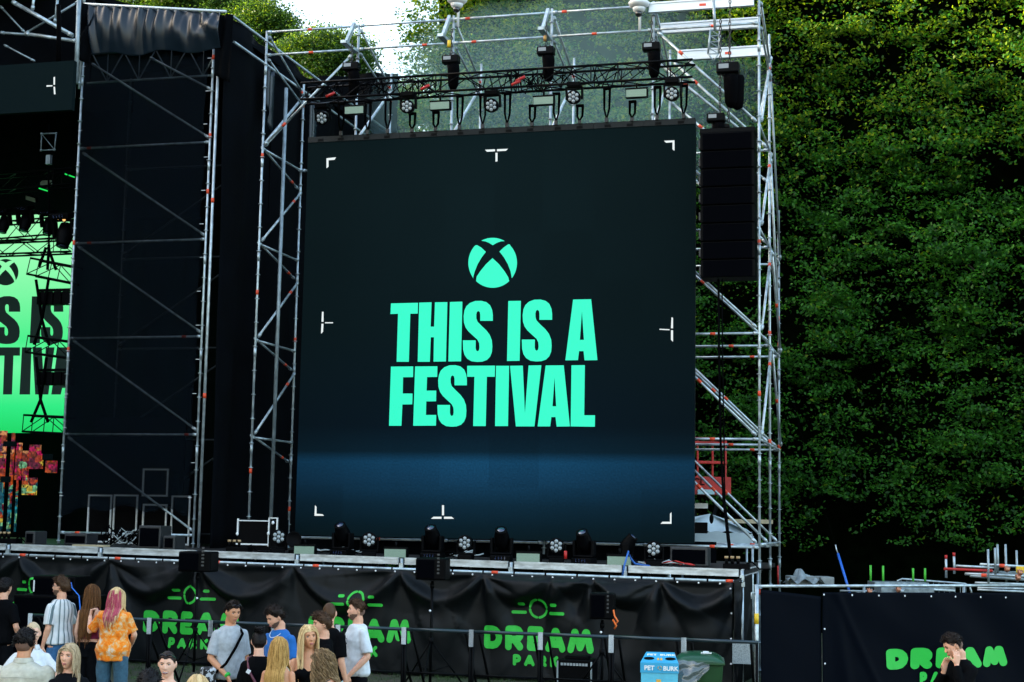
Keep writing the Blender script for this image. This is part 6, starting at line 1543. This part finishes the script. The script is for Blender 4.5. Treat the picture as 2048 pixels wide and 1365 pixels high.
    def strands(m_, n, L, r0, sc=1.0, curl=0.0, sides=4, low=-.5, front=.46, part=0.0, spread=1.0, tipw=.3, to=None, keep=None):
        """locks that leave the scalp, fall over the head and rest on neck, shoulders and back"""
        c = 0
        while c < n:
            d = Vector((r_.gauss(0, 1), r_.gauss(0, 1), r_.gauss(0, 1))).normalized()
            if hmask(d, low, front) < 0: continue
            if keep and not keep(d): continue
            c += 1
            p = head_pt(d, .006, fem); pts = []; ll = L * r_.uniform(.8, 1.08); st = .016; g0 = Vector((d.x * 1.2, .5 if d.y > -.5 else -.1, -1.0)); v = (g0 - d * g0.dot(d)).normalized() + d * .12
            ph = r_.uniform(0, 6.28); hw_ = H(p); steps = int(ll / st); rx_ = r_.uniform(.0, .013) * spread
            for k in range(steps):
                pts.append(hw_.copy())
                tgt = Vector((0, .05 * (1 if d.y > -.3 else -.15), -1))
                v = (HR @ v if k == 0 else v).lerp(tgt, .3).normalized()
                hw_ = hw_ + v * st
                # stay outside the head
                loc_ = HR.inverted() @ (hw_ - NP) + NP - HC
                ra, rb_2, rc_2 = .081 + rx_, .101 + rx_, .122 + rx_; q = Vector((loc_.x / ra, loc_.y / rb_2, loc_.z / rc_2))
                if q.length < 1: q.normalize(); hw_ = NP + HR @ (HC + Vector((q.x * ra, q.y * rb_2, q.z * rc_2)) - NP)
                if loc_.y < .01 and -.2 < loc_.z < (.078 if style != 'curly' else .085) and abs(loc_.x) < .074 and d.y < .6:
                    sx_ = 1 if (loc_.x + d.x * .2) >= 0 else -1; loc2 = Vector((loc_.x + (sx_ * .078 - loc_.x) * .6, max(loc_.y, -.07), loc_.z)); hw_ = NP + HR @ (HC + loc2 - NP)
                # stay outside neck and torso
                if hw_.z < 1.50:
                    ex = interp([(1.2, sw * .95), (1.36, sw * 1.0), (1.43, sw * .85), (1.47, .10), (1.5, .07)], hw_.z) * (1 + .1 * (wide - 1) * 5) + .012; ey = interp([(1.2, .125), (1.38, .12), (1.45, .09), (1.5, .07)], hw_.z) * cw + .014 + rx_ * .6
                    q2 = Vector((hw_.x / ex, (hw_.y - .008) / ey))
                    if q2.length < 1:
                        if q2.length < 1e-3: q2 = Vector((0, 1))
                        q2 = Vector((q2.x * .4, q2.y)) if abs(q2.y) > .25 else q2
                        q2.normalize(); hw_.y += ((1 if q2.y >= 0 else -1) * ey * math.sqrt(max(0, 1 - min(1, abs(hw_.x / ex)) ** 2)) + .008 - hw_.y) * .8
            if curl:
                for k in range(len(pts)): a = ph + k * 1.05; g_ = min(1, k / 5) * curl; pts[k] = pts[k] + Vector((math.cos(a) * g_, math.sin(a) * g_, 0))
            else:
                for k in range(len(pts)): pts[k] = pts[k] + Vector((math.sin(ph + k * .35), math.cos(ph + k * .3), 0)) * .004
            m_.path(pts, r0, sides, taper=lambda u: .75 + .25 * math.sin(min(1, u * 2) * 1.57) - (1 - tipw) * max(0, u - .7) / .3 * .75)
    def tufts(m_, n, L, r0, up=.6, fwd=.3, low=.15, front=.5):
        c = 0
        while c < n:
            d = Vector((r_.gauss(0, 1), r_.gauss(0, 1), r_.gauss(0, 1))).normalized()
            if hmask(d, low, front, .12) < .02: continue
            c += 1; p = head_pt(d, .004, fem); v = (d * up + Vector((r_.uniform(-.4, .4), -fwd * r_.uniform(.2, 1.4), .1))).normalized(); e = p + v * L * r_.uniform(.6, 1.2)
            m_.path([H(p), H(p.lerp(e, .55) + d * .004), H(e + Vector((0, -fwd * .01, -.006)))], r0, 4, taper=lambda u: 1 - .65 * u)
    if style in ('short', 'fade', 'buzz', 'quiff'):
        if style == 'buzz':
            cap(.004, hm, rough=.001, low=-.55).build('hair', hm, root)
        else:
            stub = mat('stubble_' + str(seed), tuple(.2 * a + .8 * b_ for a, b_ in zip(skin_mat(skin).node_tree.nodes['Principled BSDF'].inputs['Base Color'].default_value[:3], (.03, .02, .02))), .8) if style == 'fade' else hm
            base = cap(.0035, stub, rough=.0006, low=-.6); hb = base.build('cropped_hair' if style == 'fade' else 'hair', stub, root)
            m_ = cap(.020 if style != 'quiff' else .026, hm, rough=.005, low=.12 if style == 'fade' else -.45, side=.25 if style == 'fade' else .02, front=.52, vol=lambda d: 1 + .5 * max(0, -d.y) * max(0, d.z))
            tufts(m_, 520, .036 if style != 'quiff' else .048, .0034, low=.1 if style == 'fade' else -.3); m_.build('hair', hm, root)
    elif style == 'mop':
        m_ = cap(.024, hm, rough=.006, low=-.5, side=-.02, front=.42); tufts(m_, 500, .05, .0036, .4, .5, -.4, .40); m_.build('hair', hm, root)
    elif style in ('long', 'longpart', 'curly', 'twotone'):
        L = {'long': .62, 'longpart': .46, 'curly': .46, 'twotone': .36}[style]
        m_ = cap(.012, hm, rough=.004, low=-.62, front=.48)
        if style == 'curly': strands(m_, 420, L, .0050, curl=.014, spread=2.4)
        elif style == 'twotone': strands(m_, 240, L, .006, spread=1.0)
        else: strands(m_, 460, L, .0048, spread=1.3)
        m_.build('hair', hm, root)
        if style == 'twotone':
            m2 = LB(); strands(m2, 200, .33, .0062, spread=1.9, keep=lambda d: d.y > -.1 and d.z < .75); m2.build('coloured_hair', hair_mat('pink'), root)
    elif style == 'bob':
        m_ = cap(.012, hm, rough=.003, low=-.6, front=.45); strands(m_, 420, .24, .0048, spread=1.0, front=.42); m_.build('hair', hm, root)
    elif style == 'slick':
        cap(.007, hm, rough=.001, low=-.55, front=.50).build('hair', hm, root)
    elif style == 'bun':
        m_ = cap(.012, hm, rough=.003, low=-.55, front=.48); c0 = H(Vector((0, .05, .13)))
        m_.ell(c0, (.045, .045, .04), R=HR)
        for k in range(70): a = r_.uniform(0, 6.28); b_ = r_.uniform(-1, 1); q = c0 + Vector((math.cos(a) * .042, math.sin(a) * .042, b_ * .03)); m_.path([q, q + Vector((math.cos(a + .9) * .02, math.sin(a + .9) * .02, r_.uniform(-.01, .02))), q + Vector((math.cos(a + 1.5) * .03, math.sin(a + 1.5) * .03, r_.uniform(0, .03)))], .004, 4)
        m_.build('hair', hm, root)
    if beard:
        nu, nv = 56, 40; D = list(sph(nu, nv)); idx = {}; vs = []
        for q, d in enumerate(D):
            p = head_pt(d, 0, fem); ok = d.y < .05 and p.z < -.03 - .25 * max(0, .045 - abs(p.x)) and not (abs(p.x) < .021 and -.067 < p.z < -.047 and d.y < -.6) and not (p.z > -.04 and abs(p.x) < .045 and d.y < -.5) and abs(p.x) + .0 * p.z > -1
            if ok: idx[q] = len(vs); vs.append(H(p + d * (.0012 + .0016 * noise.noise(d * 25))))
        m_ = LB(); m_.smooth = True
        m_.add(vs, [[idx[a] for a in f] for j in range(nv) for i in range(nu) for f in [(j * nu + i, j * nu + (i + 1) % nu, (j + 1) * nu + (i + 1) % nu, (j + 1) * nu + i)] if all(a in idx for a in f)])
        sc_ = skin_mat(skin).node_tree.nodes['Principled BSDF'].inputs['Base Color'].default_value; bc = {'brown': (.06, .035, .022), 'black': (.01, .008, .008), 'dark': (.03, .02, .015)}[beard]
        m_.build('beard', mat('beard_stubble', tuple(sc_[i] * .12 + bc[i] * .88 for i in range(3)), .8, var=.4, scale=120), root)
    # ---- clothes
    def drape(seedf, amp):
        def f(co):
            out = np.empty(len(co), 'f')
            for i, (x, y, z) in enumerate(co):
                out[i] = amp * (1.2 * noise.noise(Vector((x * 7 + z * 3, y * 7, z * 5 + seedf))) + .9 * noise.noise(Vector((x * 16 - z * 9, y * 14, z * 9 + seedf))) * (1.3 if z < 1.2 else .8) + .5 * math.sin(z * 55 + x * 38 + 5 * noise.noise(Vector((x * 5, y * 5, z * 6 + seedf)))) * max(0, noise.noise(Vector((x * 4, y * 4, z * 4 + seedf + 7)))))
            return out
        return f
    inf = {'tee': .016, 'loose': .026, 'shirt': .024, 'jacket': .028, 'tight': .006, 'crop': .006, 'tank': .005}[top_style]
    if shirt is not None:
        m_ = LB(); zb_ = shirt_len
        tz_ = [t for t in tors if zb_ < t[0] < 1.47]
        rs_ = [((0, .01, zb_), interp([(t[0], t[1]) for t in tors], zb_) * cw + inf * 1.25, interp([(t[0], t[2]) for t in tors], zb_) * cw + inf * 1.25)]
        for z, rx, ry, y in tz_:
            k = cw if z < 1.42 else 1; g_ = inf * (1.3 if z < 1.12 and not fem else 1.0); sl_ = .0 if top_style in ('tight', 'crop', 'tank') else (.012 if z < 1.2 else 0)
            rs_.append(((0, y, z), rx * k + g_ + sl_, ry * k + g_ + sl_))
        if top_style in ('crop', 'tank'):
            rs_ = [q for q in rs_ if q[0][2] < 1.36]; rings(m_, rs_)
            if fem:
                for sd in (-1, 1): m_.ell((sd * .07, -.088 * cw, 1.27), (.068, .066, .066))
            me_ = remesh(m_, .009, 2); put(me_, 'top', shirt, root, drape(seed, fold * .4))
            for sd in (-1, 1):
                ms = LB(); ms.path([Vector((sd * .075, -.12 * cw, 1.33)), Vector((sd * .088, -.085, 1.405)), Vector((sd * .085, .01, 1.462)), Vector((sd * .08, .085, 1.40)), Vector((sd * .07, .112, 1.33))], .009, 6); ms.build('strap', shirt, root)
        else:
            rings(m_, rs_ + [((0, .012, 1.485), .068 + inf * .2, .068 + inf * .2)])
            if fem and top_style != 'jacket':
                for sd in (-1, 1): m_.ell((sd * .07, -.088 * cw, 1.27), (.062 + inf, .06 + inf, .06 + inf))
            for sd in (-1, 1):
                e, w = A[sd]; q = SH[sd]; ar = (.036 if fem else .044) * (1 + (wide - 1) * .8) + inf * .6
                m_.ell(q, (ar * 1.0, ar * 1.0, ar * .95))
                if sleeve == 'short': m_.path([q, q.lerp(e, .45), q.lerp(e, .86)], ar * 1.04, 14, taper=lambda u: .94 + .18 * u)
                elif sleeve == 'long': m_.path([q, q.lerp(e, .5), e, e.lerp(w, .5), e.lerp(w, .96)], ar * 1.1, 14, taper=lambda u: 1 - .34 * u); m_.ell(e, (ar, ar, ar))
            me_ = remesh(m_, .010, 3); put(me_, 'shirt', shirt, root, drape(seed, fold))
            if top_style in ('tee', 'loose'):
                ms = LB(); ms.path([Vector((.072 * math.cos(a), .012 + .07 * math.sin(a), 1.482 - .012 * (1 - math.sin(a)) * .5)) for a in [2 * math.pi * k / 20 for k in range(21)]], .007, 6); ms.build('neckband', shirt, root)
            if top_style == 'shirt':
                ms = LB(); ms.grid(lambda u, v: Vector(((.075 + .02 * v) * math.sin(u * 5.4 - 2.7), .012 + (.072 + .022 * v) * math.cos(u * 5.4 - 2.7), 1.52 - .05 * v)), 24, 3); ms.build('collar', shirt, root, solid=.003)
                ms = LB(); ms.path([Vector((x, .012 + .118 * cw + inf + .018 - abs(x) * .12, 1.365 - .03 * abs(x))) for x in np.linspace(-.16, .16, 13)], .003, 4); ms.build('yoke_seam', shirt, root)
    if trousers is not None:
        m_ = LB(); tr_ = [t for t in tors if t[0] <= 1.06]
        rings(m_, [((0, .01, .80), .15 * cw, .11 * cw)] + [((0, y, z), rx * cw + .012, ry * cw + .012) for z, rx, ry, y in tr_])
        for sd in (-1, 1): m_.path([Vector((sd * .09 * cw, .01, .88)), Vector((sd * .1 * cw, -.01, .5)), Vector((sd * .1 * cw, .03, .07))], .098 * cw ** .5, 14, taper=lambda u: 1 - .28 * u)
        put(remesh(m_, .012, 3), 'trousers', trousers, root, drape(seed + 3, .006))
    for sd in (-1, 1):
        m_ = LB(); m_.path([Vector((sd * .095, .07, .04)), Vector((sd * .097, 0, .045)), Vector((sd * .1, -.12, .03)), Vector((sd * .1, -.17, .025))], .05, 10, taper=lambda u: 1 - .25 * u); m_.build('shoe', M['black_plastic'], root)
    if glasses:
        m_ = LB()
        if glasses == 'worn': zz, yy = .013, -.092
        else: zz, yy = .098, -.078
        for sd in (-1, 1):
            m_.ell(H(Vector((sd * .032, yy, zz))), (.027, .004, .019) if glasses != 'worn' else (.022, .002, .016), R=HR @ (Matrix.Rotation(.6, 3, 'X') if glasses != 'worn' else Matrix.Identity(3)))
            m_.tube(H(Vector((sd * .056, yy + .005, zz))), H(Vector((sd * .078, .0, zz - .0 if glasses == 'worn' else .06))), .0025, 5)
        m_.tube(H(Vector((-.01, yy, zz))), H(Vector((.01, yy, zz))), .0025, 5); m_.build('sunglasses' if glasses != 'worn' else 'glasses', M['shades'], root)
    def LW(p): return WM(root) @ Vector(p)
    return root, LW, H, A
V = Vector
C_ = cloth_mat
black_t = mat('black_cotton', (.0016, .0019, .0026), .85, var=.2, scale=20, spec=.06); dark_tr = mat('black_denim', (.0025, .003, .0045), .85, var=.2, scale=20, spec=.08); blue_j = C_('blue_denim', (.035, .12, .26), .15, .85); blue_j2 = C_('faded_blue_denim', (.045, .11, .16), .2, .85)
# striped shirt material
m = C_('striped_knit', (.6, .62, .62)); nt = m.node_tree; b = nt.nodes['Principled BSDF']; tc = nt.nodes['Texture Coordinate']; sx = nt.nodes.new('ShaderNodeSeparateXYZ'); nt.links.new(tc.outputs['Object'], sx.inputs[0])
ax_ = nt.nodes.new('ShaderNodeMath'); ax_.operation = 'ARCTAN2'; nt.links.new(sx.outputs['X'], ax_.inputs[0]); nt.links.new(sx.outputs['Y'], ax_.inputs[1])
w_ = nt.nodes.new('ShaderNodeMath'); w_.operation = 'MULTIPLY'; w_.inputs[1].default_value = 2.1; nt.links.new(ax_.outputs[0], w_.inputs[0])
fr_ = nt.nodes.new('ShaderNodeMath'); fr_.operation = 'FRACT'; nt.links.new(w_.outputs[0], fr_.inputs[0])
cr = nt.nodes.new('ShaderNodeValToRGB'); cr.color_ramp.interpolation = 'CONSTANT'; setr = [(0, (.66, .68, .68, 1)), (.38, (.13, .18, .19, 1)), (.62, (.66, .68, .68, 1)), (.7, (.35, .42, .42, 1)), (.76, (.66, .68, .68, 1))]
while len(cr.color_ramp.elements) < 5: cr.color_ramp.elements.new(.5)
for el, (p, c) in zip(cr.color_ramp.elements, setr): el.position = p; el.color = c
nt.links.new(fr_.outputs[0], cr.inputs[0]); nt.links.new(cr.outputs[0], b.inputs['Base Color']); striped = m
m = C_('orange_tie_dye', (.8, .3, .05)); nt = m.node_tree; b = nt.nodes['Principled BSDF']; tc = nt.nodes['Texture Coordinate']; nz = nt.nodes.new('ShaderNodeTexNoise'); nz.inputs['Scale'].default_value = 13; nz.inputs['Detail'].default_value = 7; nz.inputs['Roughness'].default_value = .7; nz.inputs['Distortion'].default_value = .6
nt.links.new(tc.outputs['Object'], nz.inputs['Vector']); cr = nt.nodes.new('ShaderNodeValToRGB'); setr = [(.40, (.85, .17, .005, 1)), (.50, (.90, .26, .015, 1)), (.56, (.80, .40, .12, 1)), (.66, (.72, .6, .46, 1))]
while len(cr.color_ramp.elements) < 4: cr.color_ramp.elements.new(.5)
for el, (p, c) in zip(cr.color_ramp.elements, setr): el.position = p; el.color = c
nt.links.new(nz.outputs['Fac'], cr.inputs[0]); nt.links.new(cr.outputs[0], b.inputs['Base Color']); dye = m

person(10, 1159, 1.84, 160, 'man in a black tee seen from behind at the left edge of the crowd', skin='light', hair='black', style='short', shirt=black_t, trousers=dark_tr, top_style='loose', seed=1, looks=False,
       arms={1: (V((.27, .04, 1.14)), V((.24, -.16, .95))), -1: (V((-.30, .06, 1.14)), V((-.28, -.1, .92)))})
person(124, 1157, 1.88, -125, 'bearded man in a white shirt with grey stripes and blue jeans looking left', hy=35, hp=-4, skin='light', hair='brown', style='quiff', shirt=striped, trousers=blue_j, top_style='loose', seed=2, glasses='worn', beard='brown', shirt_len=.92, fold=.007)
person(184, 1171, 1.79, 165, 'woman with very long brown hair and a dark pink top seen from behind', fem=True, skin='fair', hair='auburn', style='long', shirt=C_('dark_pink_satin', (.22, .02, .07)), top_style='crop', shirt_len=1.04, trousers=dark_tr, seed=3, looks=False)
person(232, 1177, 1.77, 172, 'woman in an orange tie-dye tee with pink hair and blue jeans, one hand raised', hy=-28, fem=True, wide=1.36, skin='fair', hair='blond', style='twotone', shirt=dye, trousers=blue_j2, top_style='loose', seed=4, looks=False, shirt_len=.80, fold=.010,
       arms={1: (V((.40, -.04, 1.17)), V((.44, -.10, 1.37))), (1, 'hd'): V((-.1, -.15, 1)), (1, 'curl'): .9, -1: (V((-.30, -.06, 1.14)), V((-.18, -.26, 1.0)))})
person(66, 1246, 1.66, 15, 'person with slicked pale hair in a white collared shirt behind the beige shirt man', hy=10, fem=True, skin='fair', hair='ash', style='slick', shirt=C_('white_linen', (.66, .68, .68)), trousers=dark_tr, top_style='shirt', seed=5, wide=1.08,
       arms={-1: (V((-.32, -.04, 1.2)), V((-.22, -.22, 1.05))), 1: (V((.32, -.04, 1.2)), V((.22, -.22, 1.05)))})
person(51, 1262, 1.74, 180, 'man with faded black hair in a beige overshirt seen from behind, nearest at the left', hy=-12, hp=-6, wide=1.36, skin='tan', hair='black', style='fade', shirt=C_('beige_linen', (.52, .50, .40), .12), sleeve='long', trousers=dark_tr, top_style='shirt', seed=6, looks=False, fold=.009, beard='black')
person(142, 1289, 1.63, 28, 'serious blonde woman in a black blazer looking at the camera', hy=-40, hr=3, fem=True, skin='light', hair='ash', style='bob', shirt=mat('black_blazer', (.002, .0024, .004), .8, var=.2, scale=20, spec=.1), sleeve='long', trousers=dark_tr, top_style='jacket', seed=7)
person(337, 1303, 1.62, 0, 'smiling dark haired woman in a white top with sunglasses on her head', hp=6, fem=True, skin='fair', hair='dark', style='slick', shirt=C_('white_cotton_top', (.72, .73, .73)), trousers=dark_tr, top_style='crop', seed=8, smile=True, glasses='up')
person(298, 1345, 1.60, 175, 'person with black curly hair whose head just shows at the bottom edge', skin='tan', hair='black', style='mop', shirt=black_t, trousers=dark_tr, seed=9, looks=False)
person(394, 1353, 1.58, 170, 'blond person whose crown just shows at the bottom edge', fem=True, skin='fair', hair='blond', style='bob', shirt=black_t, trousers=dark_tr, seed=10, looks=False)
r11, W11, H11, A11 = person(464, 1203, 1.80, 38, 'man in a grey tee with sunglasses on his head and a crossbody bag', hy=-2, hp=12, skin='tan', hair='dark', style='fade', shirt=C_('heather_grey_cotton', (.40, .43, .45), .15), trousers=dark_tr, top_style='loose', seed=11, glasses='up', fold=.008,
       arms={-1: (V((-.26, .02, 1.13)), V((-.13, -.2, .93))), (-1, 'hd'): V((.2, -.3, -1)), 1: (V((.25, .04, 1.12)), V((.2, -.12, .92)))})
mb = MB(); mb.path([W11(q) for q in (V((.09, .12, 1.44)), V((.10, .0, 1.475)), V((.08, -.13, 1.40)), V((-.02, -.165, 1.25)), V((-.13, -.16, 1.08)), V((-.21, -.08, .98)))], .016, 6)
r = thing('crossbody_bag', 'black and white crossbody bag on the hip of the grey tee man', 'bag', W11(V((-.25, .0, .93))), 0); mb.build('strap', M['rope'], r)
bm_ = mat('black_white_print', (.02, .02, .02), .5); ntb = bm_.node_tree; ch = ntb.nodes.new('ShaderNodeTexNoise'); ch.inputs['Scale'].default_value = 22; crb = ntb.nodes.new('ShaderNodeValToRGB'); crb.color_ramp.interpolation = 'CONSTANT'; crb.color_ramp.elements[0].color = (.01, .01, .01, 1); crb.color_ramp.elements[1].position = .55; crb.color_ramp.elements[1].color = (.55, .58, .6, 1)
ntb.links.new(ntb.nodes['Texture Coordinate'].outputs['Object'], ch.inputs['Vector']); ntb.links.new(ch.outputs['Fac'], crb.inputs[0]); ntb.links.new(crb.outputs[0], ntb.nodes['Principled BSDF'].inputs['Base Color'])
MB().obox(W11(V((-.27, -.02, .93))), (.07, .1, .11), Matrix.Rotation(.5, 3, 'Z')).build('bag_body', bm_, r, bevel=.03)
w_ = W11(A11[-1][1]); MB().lathe(w_ + Vector((0, 0, .02)), W11(A11[-1][0]) - w_, [(0, .033), (.03, .036)], 12).build('wristband', M['logo2'], r11)
r12, W12, H12, A12 = person(520, 1263, 1.62, 170, 'woman with a dark hair bun in a black top with a burgundy bag strap', hy=22, fem=True, wide=1.08, skin='fair', hair='black', style='bun', shirt=black_t, trousers=C_('olive_cloth', (.05, .06, .04)), top_style='loose', seed=12, looks=False)
MB().path([W12(q) for q in (V((.10, -.06, 1.47)), V((.105, .06, 1.46)), V((.06, .155, 1.34)), V((-.05, .17, 1.18)), V((-.17, .13, 1.02)))], .014, 6).build('bag_strap', mat('burgundy_leather', (.10, .015, .03), .4), r12)
m_ = MB(); m_.obox(W12(V((.055, .172, 1.33))), (.02, .006, .02), Matrix.Rotation(.5, 3, 'Y')); m_.build('buckle', M['white'], r12)
r13, W13, H13, A13 = person(560, 1211, 1.78, -30, 'dark haired man in a bright blue tee looking down', hy=-22, hp=24, skin='light', hair='dark', style='quiff', shirt=C_('royal_blue_cotton', (.015, .13, .42)), trousers=dark_tr, top_style='tee', seed=13, beard='dark',
       arms={-1: (V((-.25, 0, 1.14)), V((-.08, -.24, 1.08))), 1: (V((.26, 0, 1.14)), V((.10, -.26, 1.06)))})
MB().path([W13(V((.075 * math.cos(a) , -.01 + .095 * -abs(math.sin(a)) - .02, 1.47 - .07 * math.sin(a)))) for a in [math.pi * k / 14 for k in range(15)]], .004, 5).build('necklace', M['white'], r13)
person(560, 1277, 1.62, 168, 'woman with long golden hair and bare back, dark sunglasses on top', hy=25, fem=True, skin='tan', hair='golden', style='long', shirt=C_('pale_green_halter', (.4, .45, .36)), top_style='crop', shirt_len=1.0, trousers=dark_tr, seed=14, looks=False, glasses='up')
person(619, 1252, 1.70, 12, 'blonde woman in a black crop top with folded arms facing the camera', hy=12, hr=-6, fem=True, skin='tan', hair='blond', style='longpart', shirt=black_t, top_style='crop', shirt_len=1.14, trousers=dark_tr, seed=15,
       arms={-1: (V((-.25, -.03, 1.13)), V((-.02, -.25, 1.12))), (-1, 'hd'): V((1, -.1, .1)), 1: (V((.25, -.03, 1.13)), V((.02, -.27, 1.16))), (1, 'hd'): V((-1, -.1, .1))})
person(647, 1228, 1.74, -70, 'young man with floppy brown hair in a black tee facing left', hy=5, hp=3, skin='light', hair='brown', style='mop', shirt=black_t, trousers=dark_tr, seed=16)
person(660, 1207, 1.80, 150, 'man with cropped brown hair in black behind the floppy haired young man', hy=30, skin='light', hair='brown', style='buzz', shirt=black_t, trousers=dark_tr, seed=17, looks=False, top_style='loose')
r18, W18, H18, A18 = person(715, 1202, 1.80, -58, 'bearded man in a white tee looking left at the right of the group', hy=-14, hp=-2, skin='light', hair='brown', style='fade', shirt=C_('white_cotton_tee', (.66, .70, .72)), trousers=dark_tr, top_style='loose', seed=18, beard='brown', fold=.008,
       arms={1: (V((.27, .03, 1.13)), V((.22, -.18, .92))), (1, 'hd'): V((-.15, -.35, -1)), (1, 'curl'): .8, -1: (V((-.26, .02, 1.13)), V((-.2, -.15, .93)))})
m_ = MB(); c = V((.055, -.158, 1.30))
for k in range(5): m_.path([W18(c + V((.028 * math.cos(a * 1.3 + k), -.002, .034 * math.sin(a + k * 1.1)))) for a in [j * .7 for j in range(5)]], .003, 4)
m_.build('chest_print', M['shades'], r18)
cup = thing('drink_cup', 'small clear plastic cup held by the white tee man', 'cup', W18(A18[1][1] + V((-.03, -.09, -.10))), 0)
LB().lathe((0, 0, -.05), (0, 0, 1), [(0, .028), (.1, .036), (.1, .033)], 14).build('cup_wall', mat('clear_cup', (.45, .55, .6), .15, coat=1), cup)
person(655, 1299, 1.60, -72, 'woman with curly brown hair and bare shoulders looking down to the left', hy=-8, hp=20, fem=True, skin='light', hair='mixbrown', style='curly', shirt=C_('dark_patterned_top', (.12, .13, .12), .5), top_style='crop', trousers=dark_tr, seed=19)
person(1917, 1265, 1.74, -62, 'man in a black jumper holding a hand to his ear before the green lettering', hy=-22, hp=26, skin='light', hair='dark', style='fade', shirt=black_t, sleeve='long', trousers=dark_tr, top_style='loose', seed=20,
       arms={1: (V((.23, -.17, 1.17)), V((.12, -.135, 1.435))), (1, 'hd'): V((0, .10, 1)), (1, 'pn'): V((-1, .1, 0)), (1, 'curl'): .25, -1: (V((-.22, -.15, 1.15)), V((-.02, -.19, 1.36))), (-1, 'hd'): V((.1, .10, 1)), (-1, 'pn'): V((1, .1, 0)), (-1, 'curl'): .3})
# shoulder bag of the long haired woman
q = PZ(163, 1262, 1.0); d_ = PZ(184, 1171, 1.70).y; p = PD(160, 1258, d_ + .1)
r = thing('shoulder_bag', 'black shoulder bag hanging beside the long brown haired woman', 'bag', p, 0)
MB().obox(p - Z * .1, (.1, .07, .17), Matrix.Rotation(.15, 3, 'Y')).build('bag_body', mat('black_leather', (.008, .008, .01), .3, coat=.3), r, bevel=.04)
MB().path([p + V((-.03, 0, .05)), p + V((.02, 0, .25)), p + V((.08, 0, .42)), p + V((.1, .08, .3))], .012, 6).build('strap', M['rope'], r)
# ================================================================== thin stage smoke drifting in front of the trees
sm = bpy.data.materials.new('thin_smoke'); sm.use_nodes = True; nt = sm.node_tree; nt.nodes.remove(nt.nodes['Principled BSDF'])
pv = nt.nodes.new('ShaderNodeVolumePrincipled'); pv.inputs['Color'].default_value = (.6, .95, .95, 1); pv.inputs['Density'].default_value = .075; pv.inputs['Anisotropy'].default_value = .35
nt.links.new(pv.outputs[0], nt.nodes['Material Output'].inputs['Volume'])
mb = MB()
c = S(-8.4, 35.5, 12.6)
mb.ell((0, 0, 0), (1, 1, 1), seg=40)
mb.v = [c + T * (v.x * 4.9 * (1 + .25 * noise.noise(v * 2))) + N * (v.y * 1.8) + Z * (v.z * 3.1 * (1 + .3 * noise.noise(v * 2.3 + Z))) for v in mb.v]
o = mb.build('smoke', sm); tag(o, 'thin pale stage smoke drifting above the lighting truss', 'smoke', kind='stuff')
scene.cycles.volume_bounces = 1
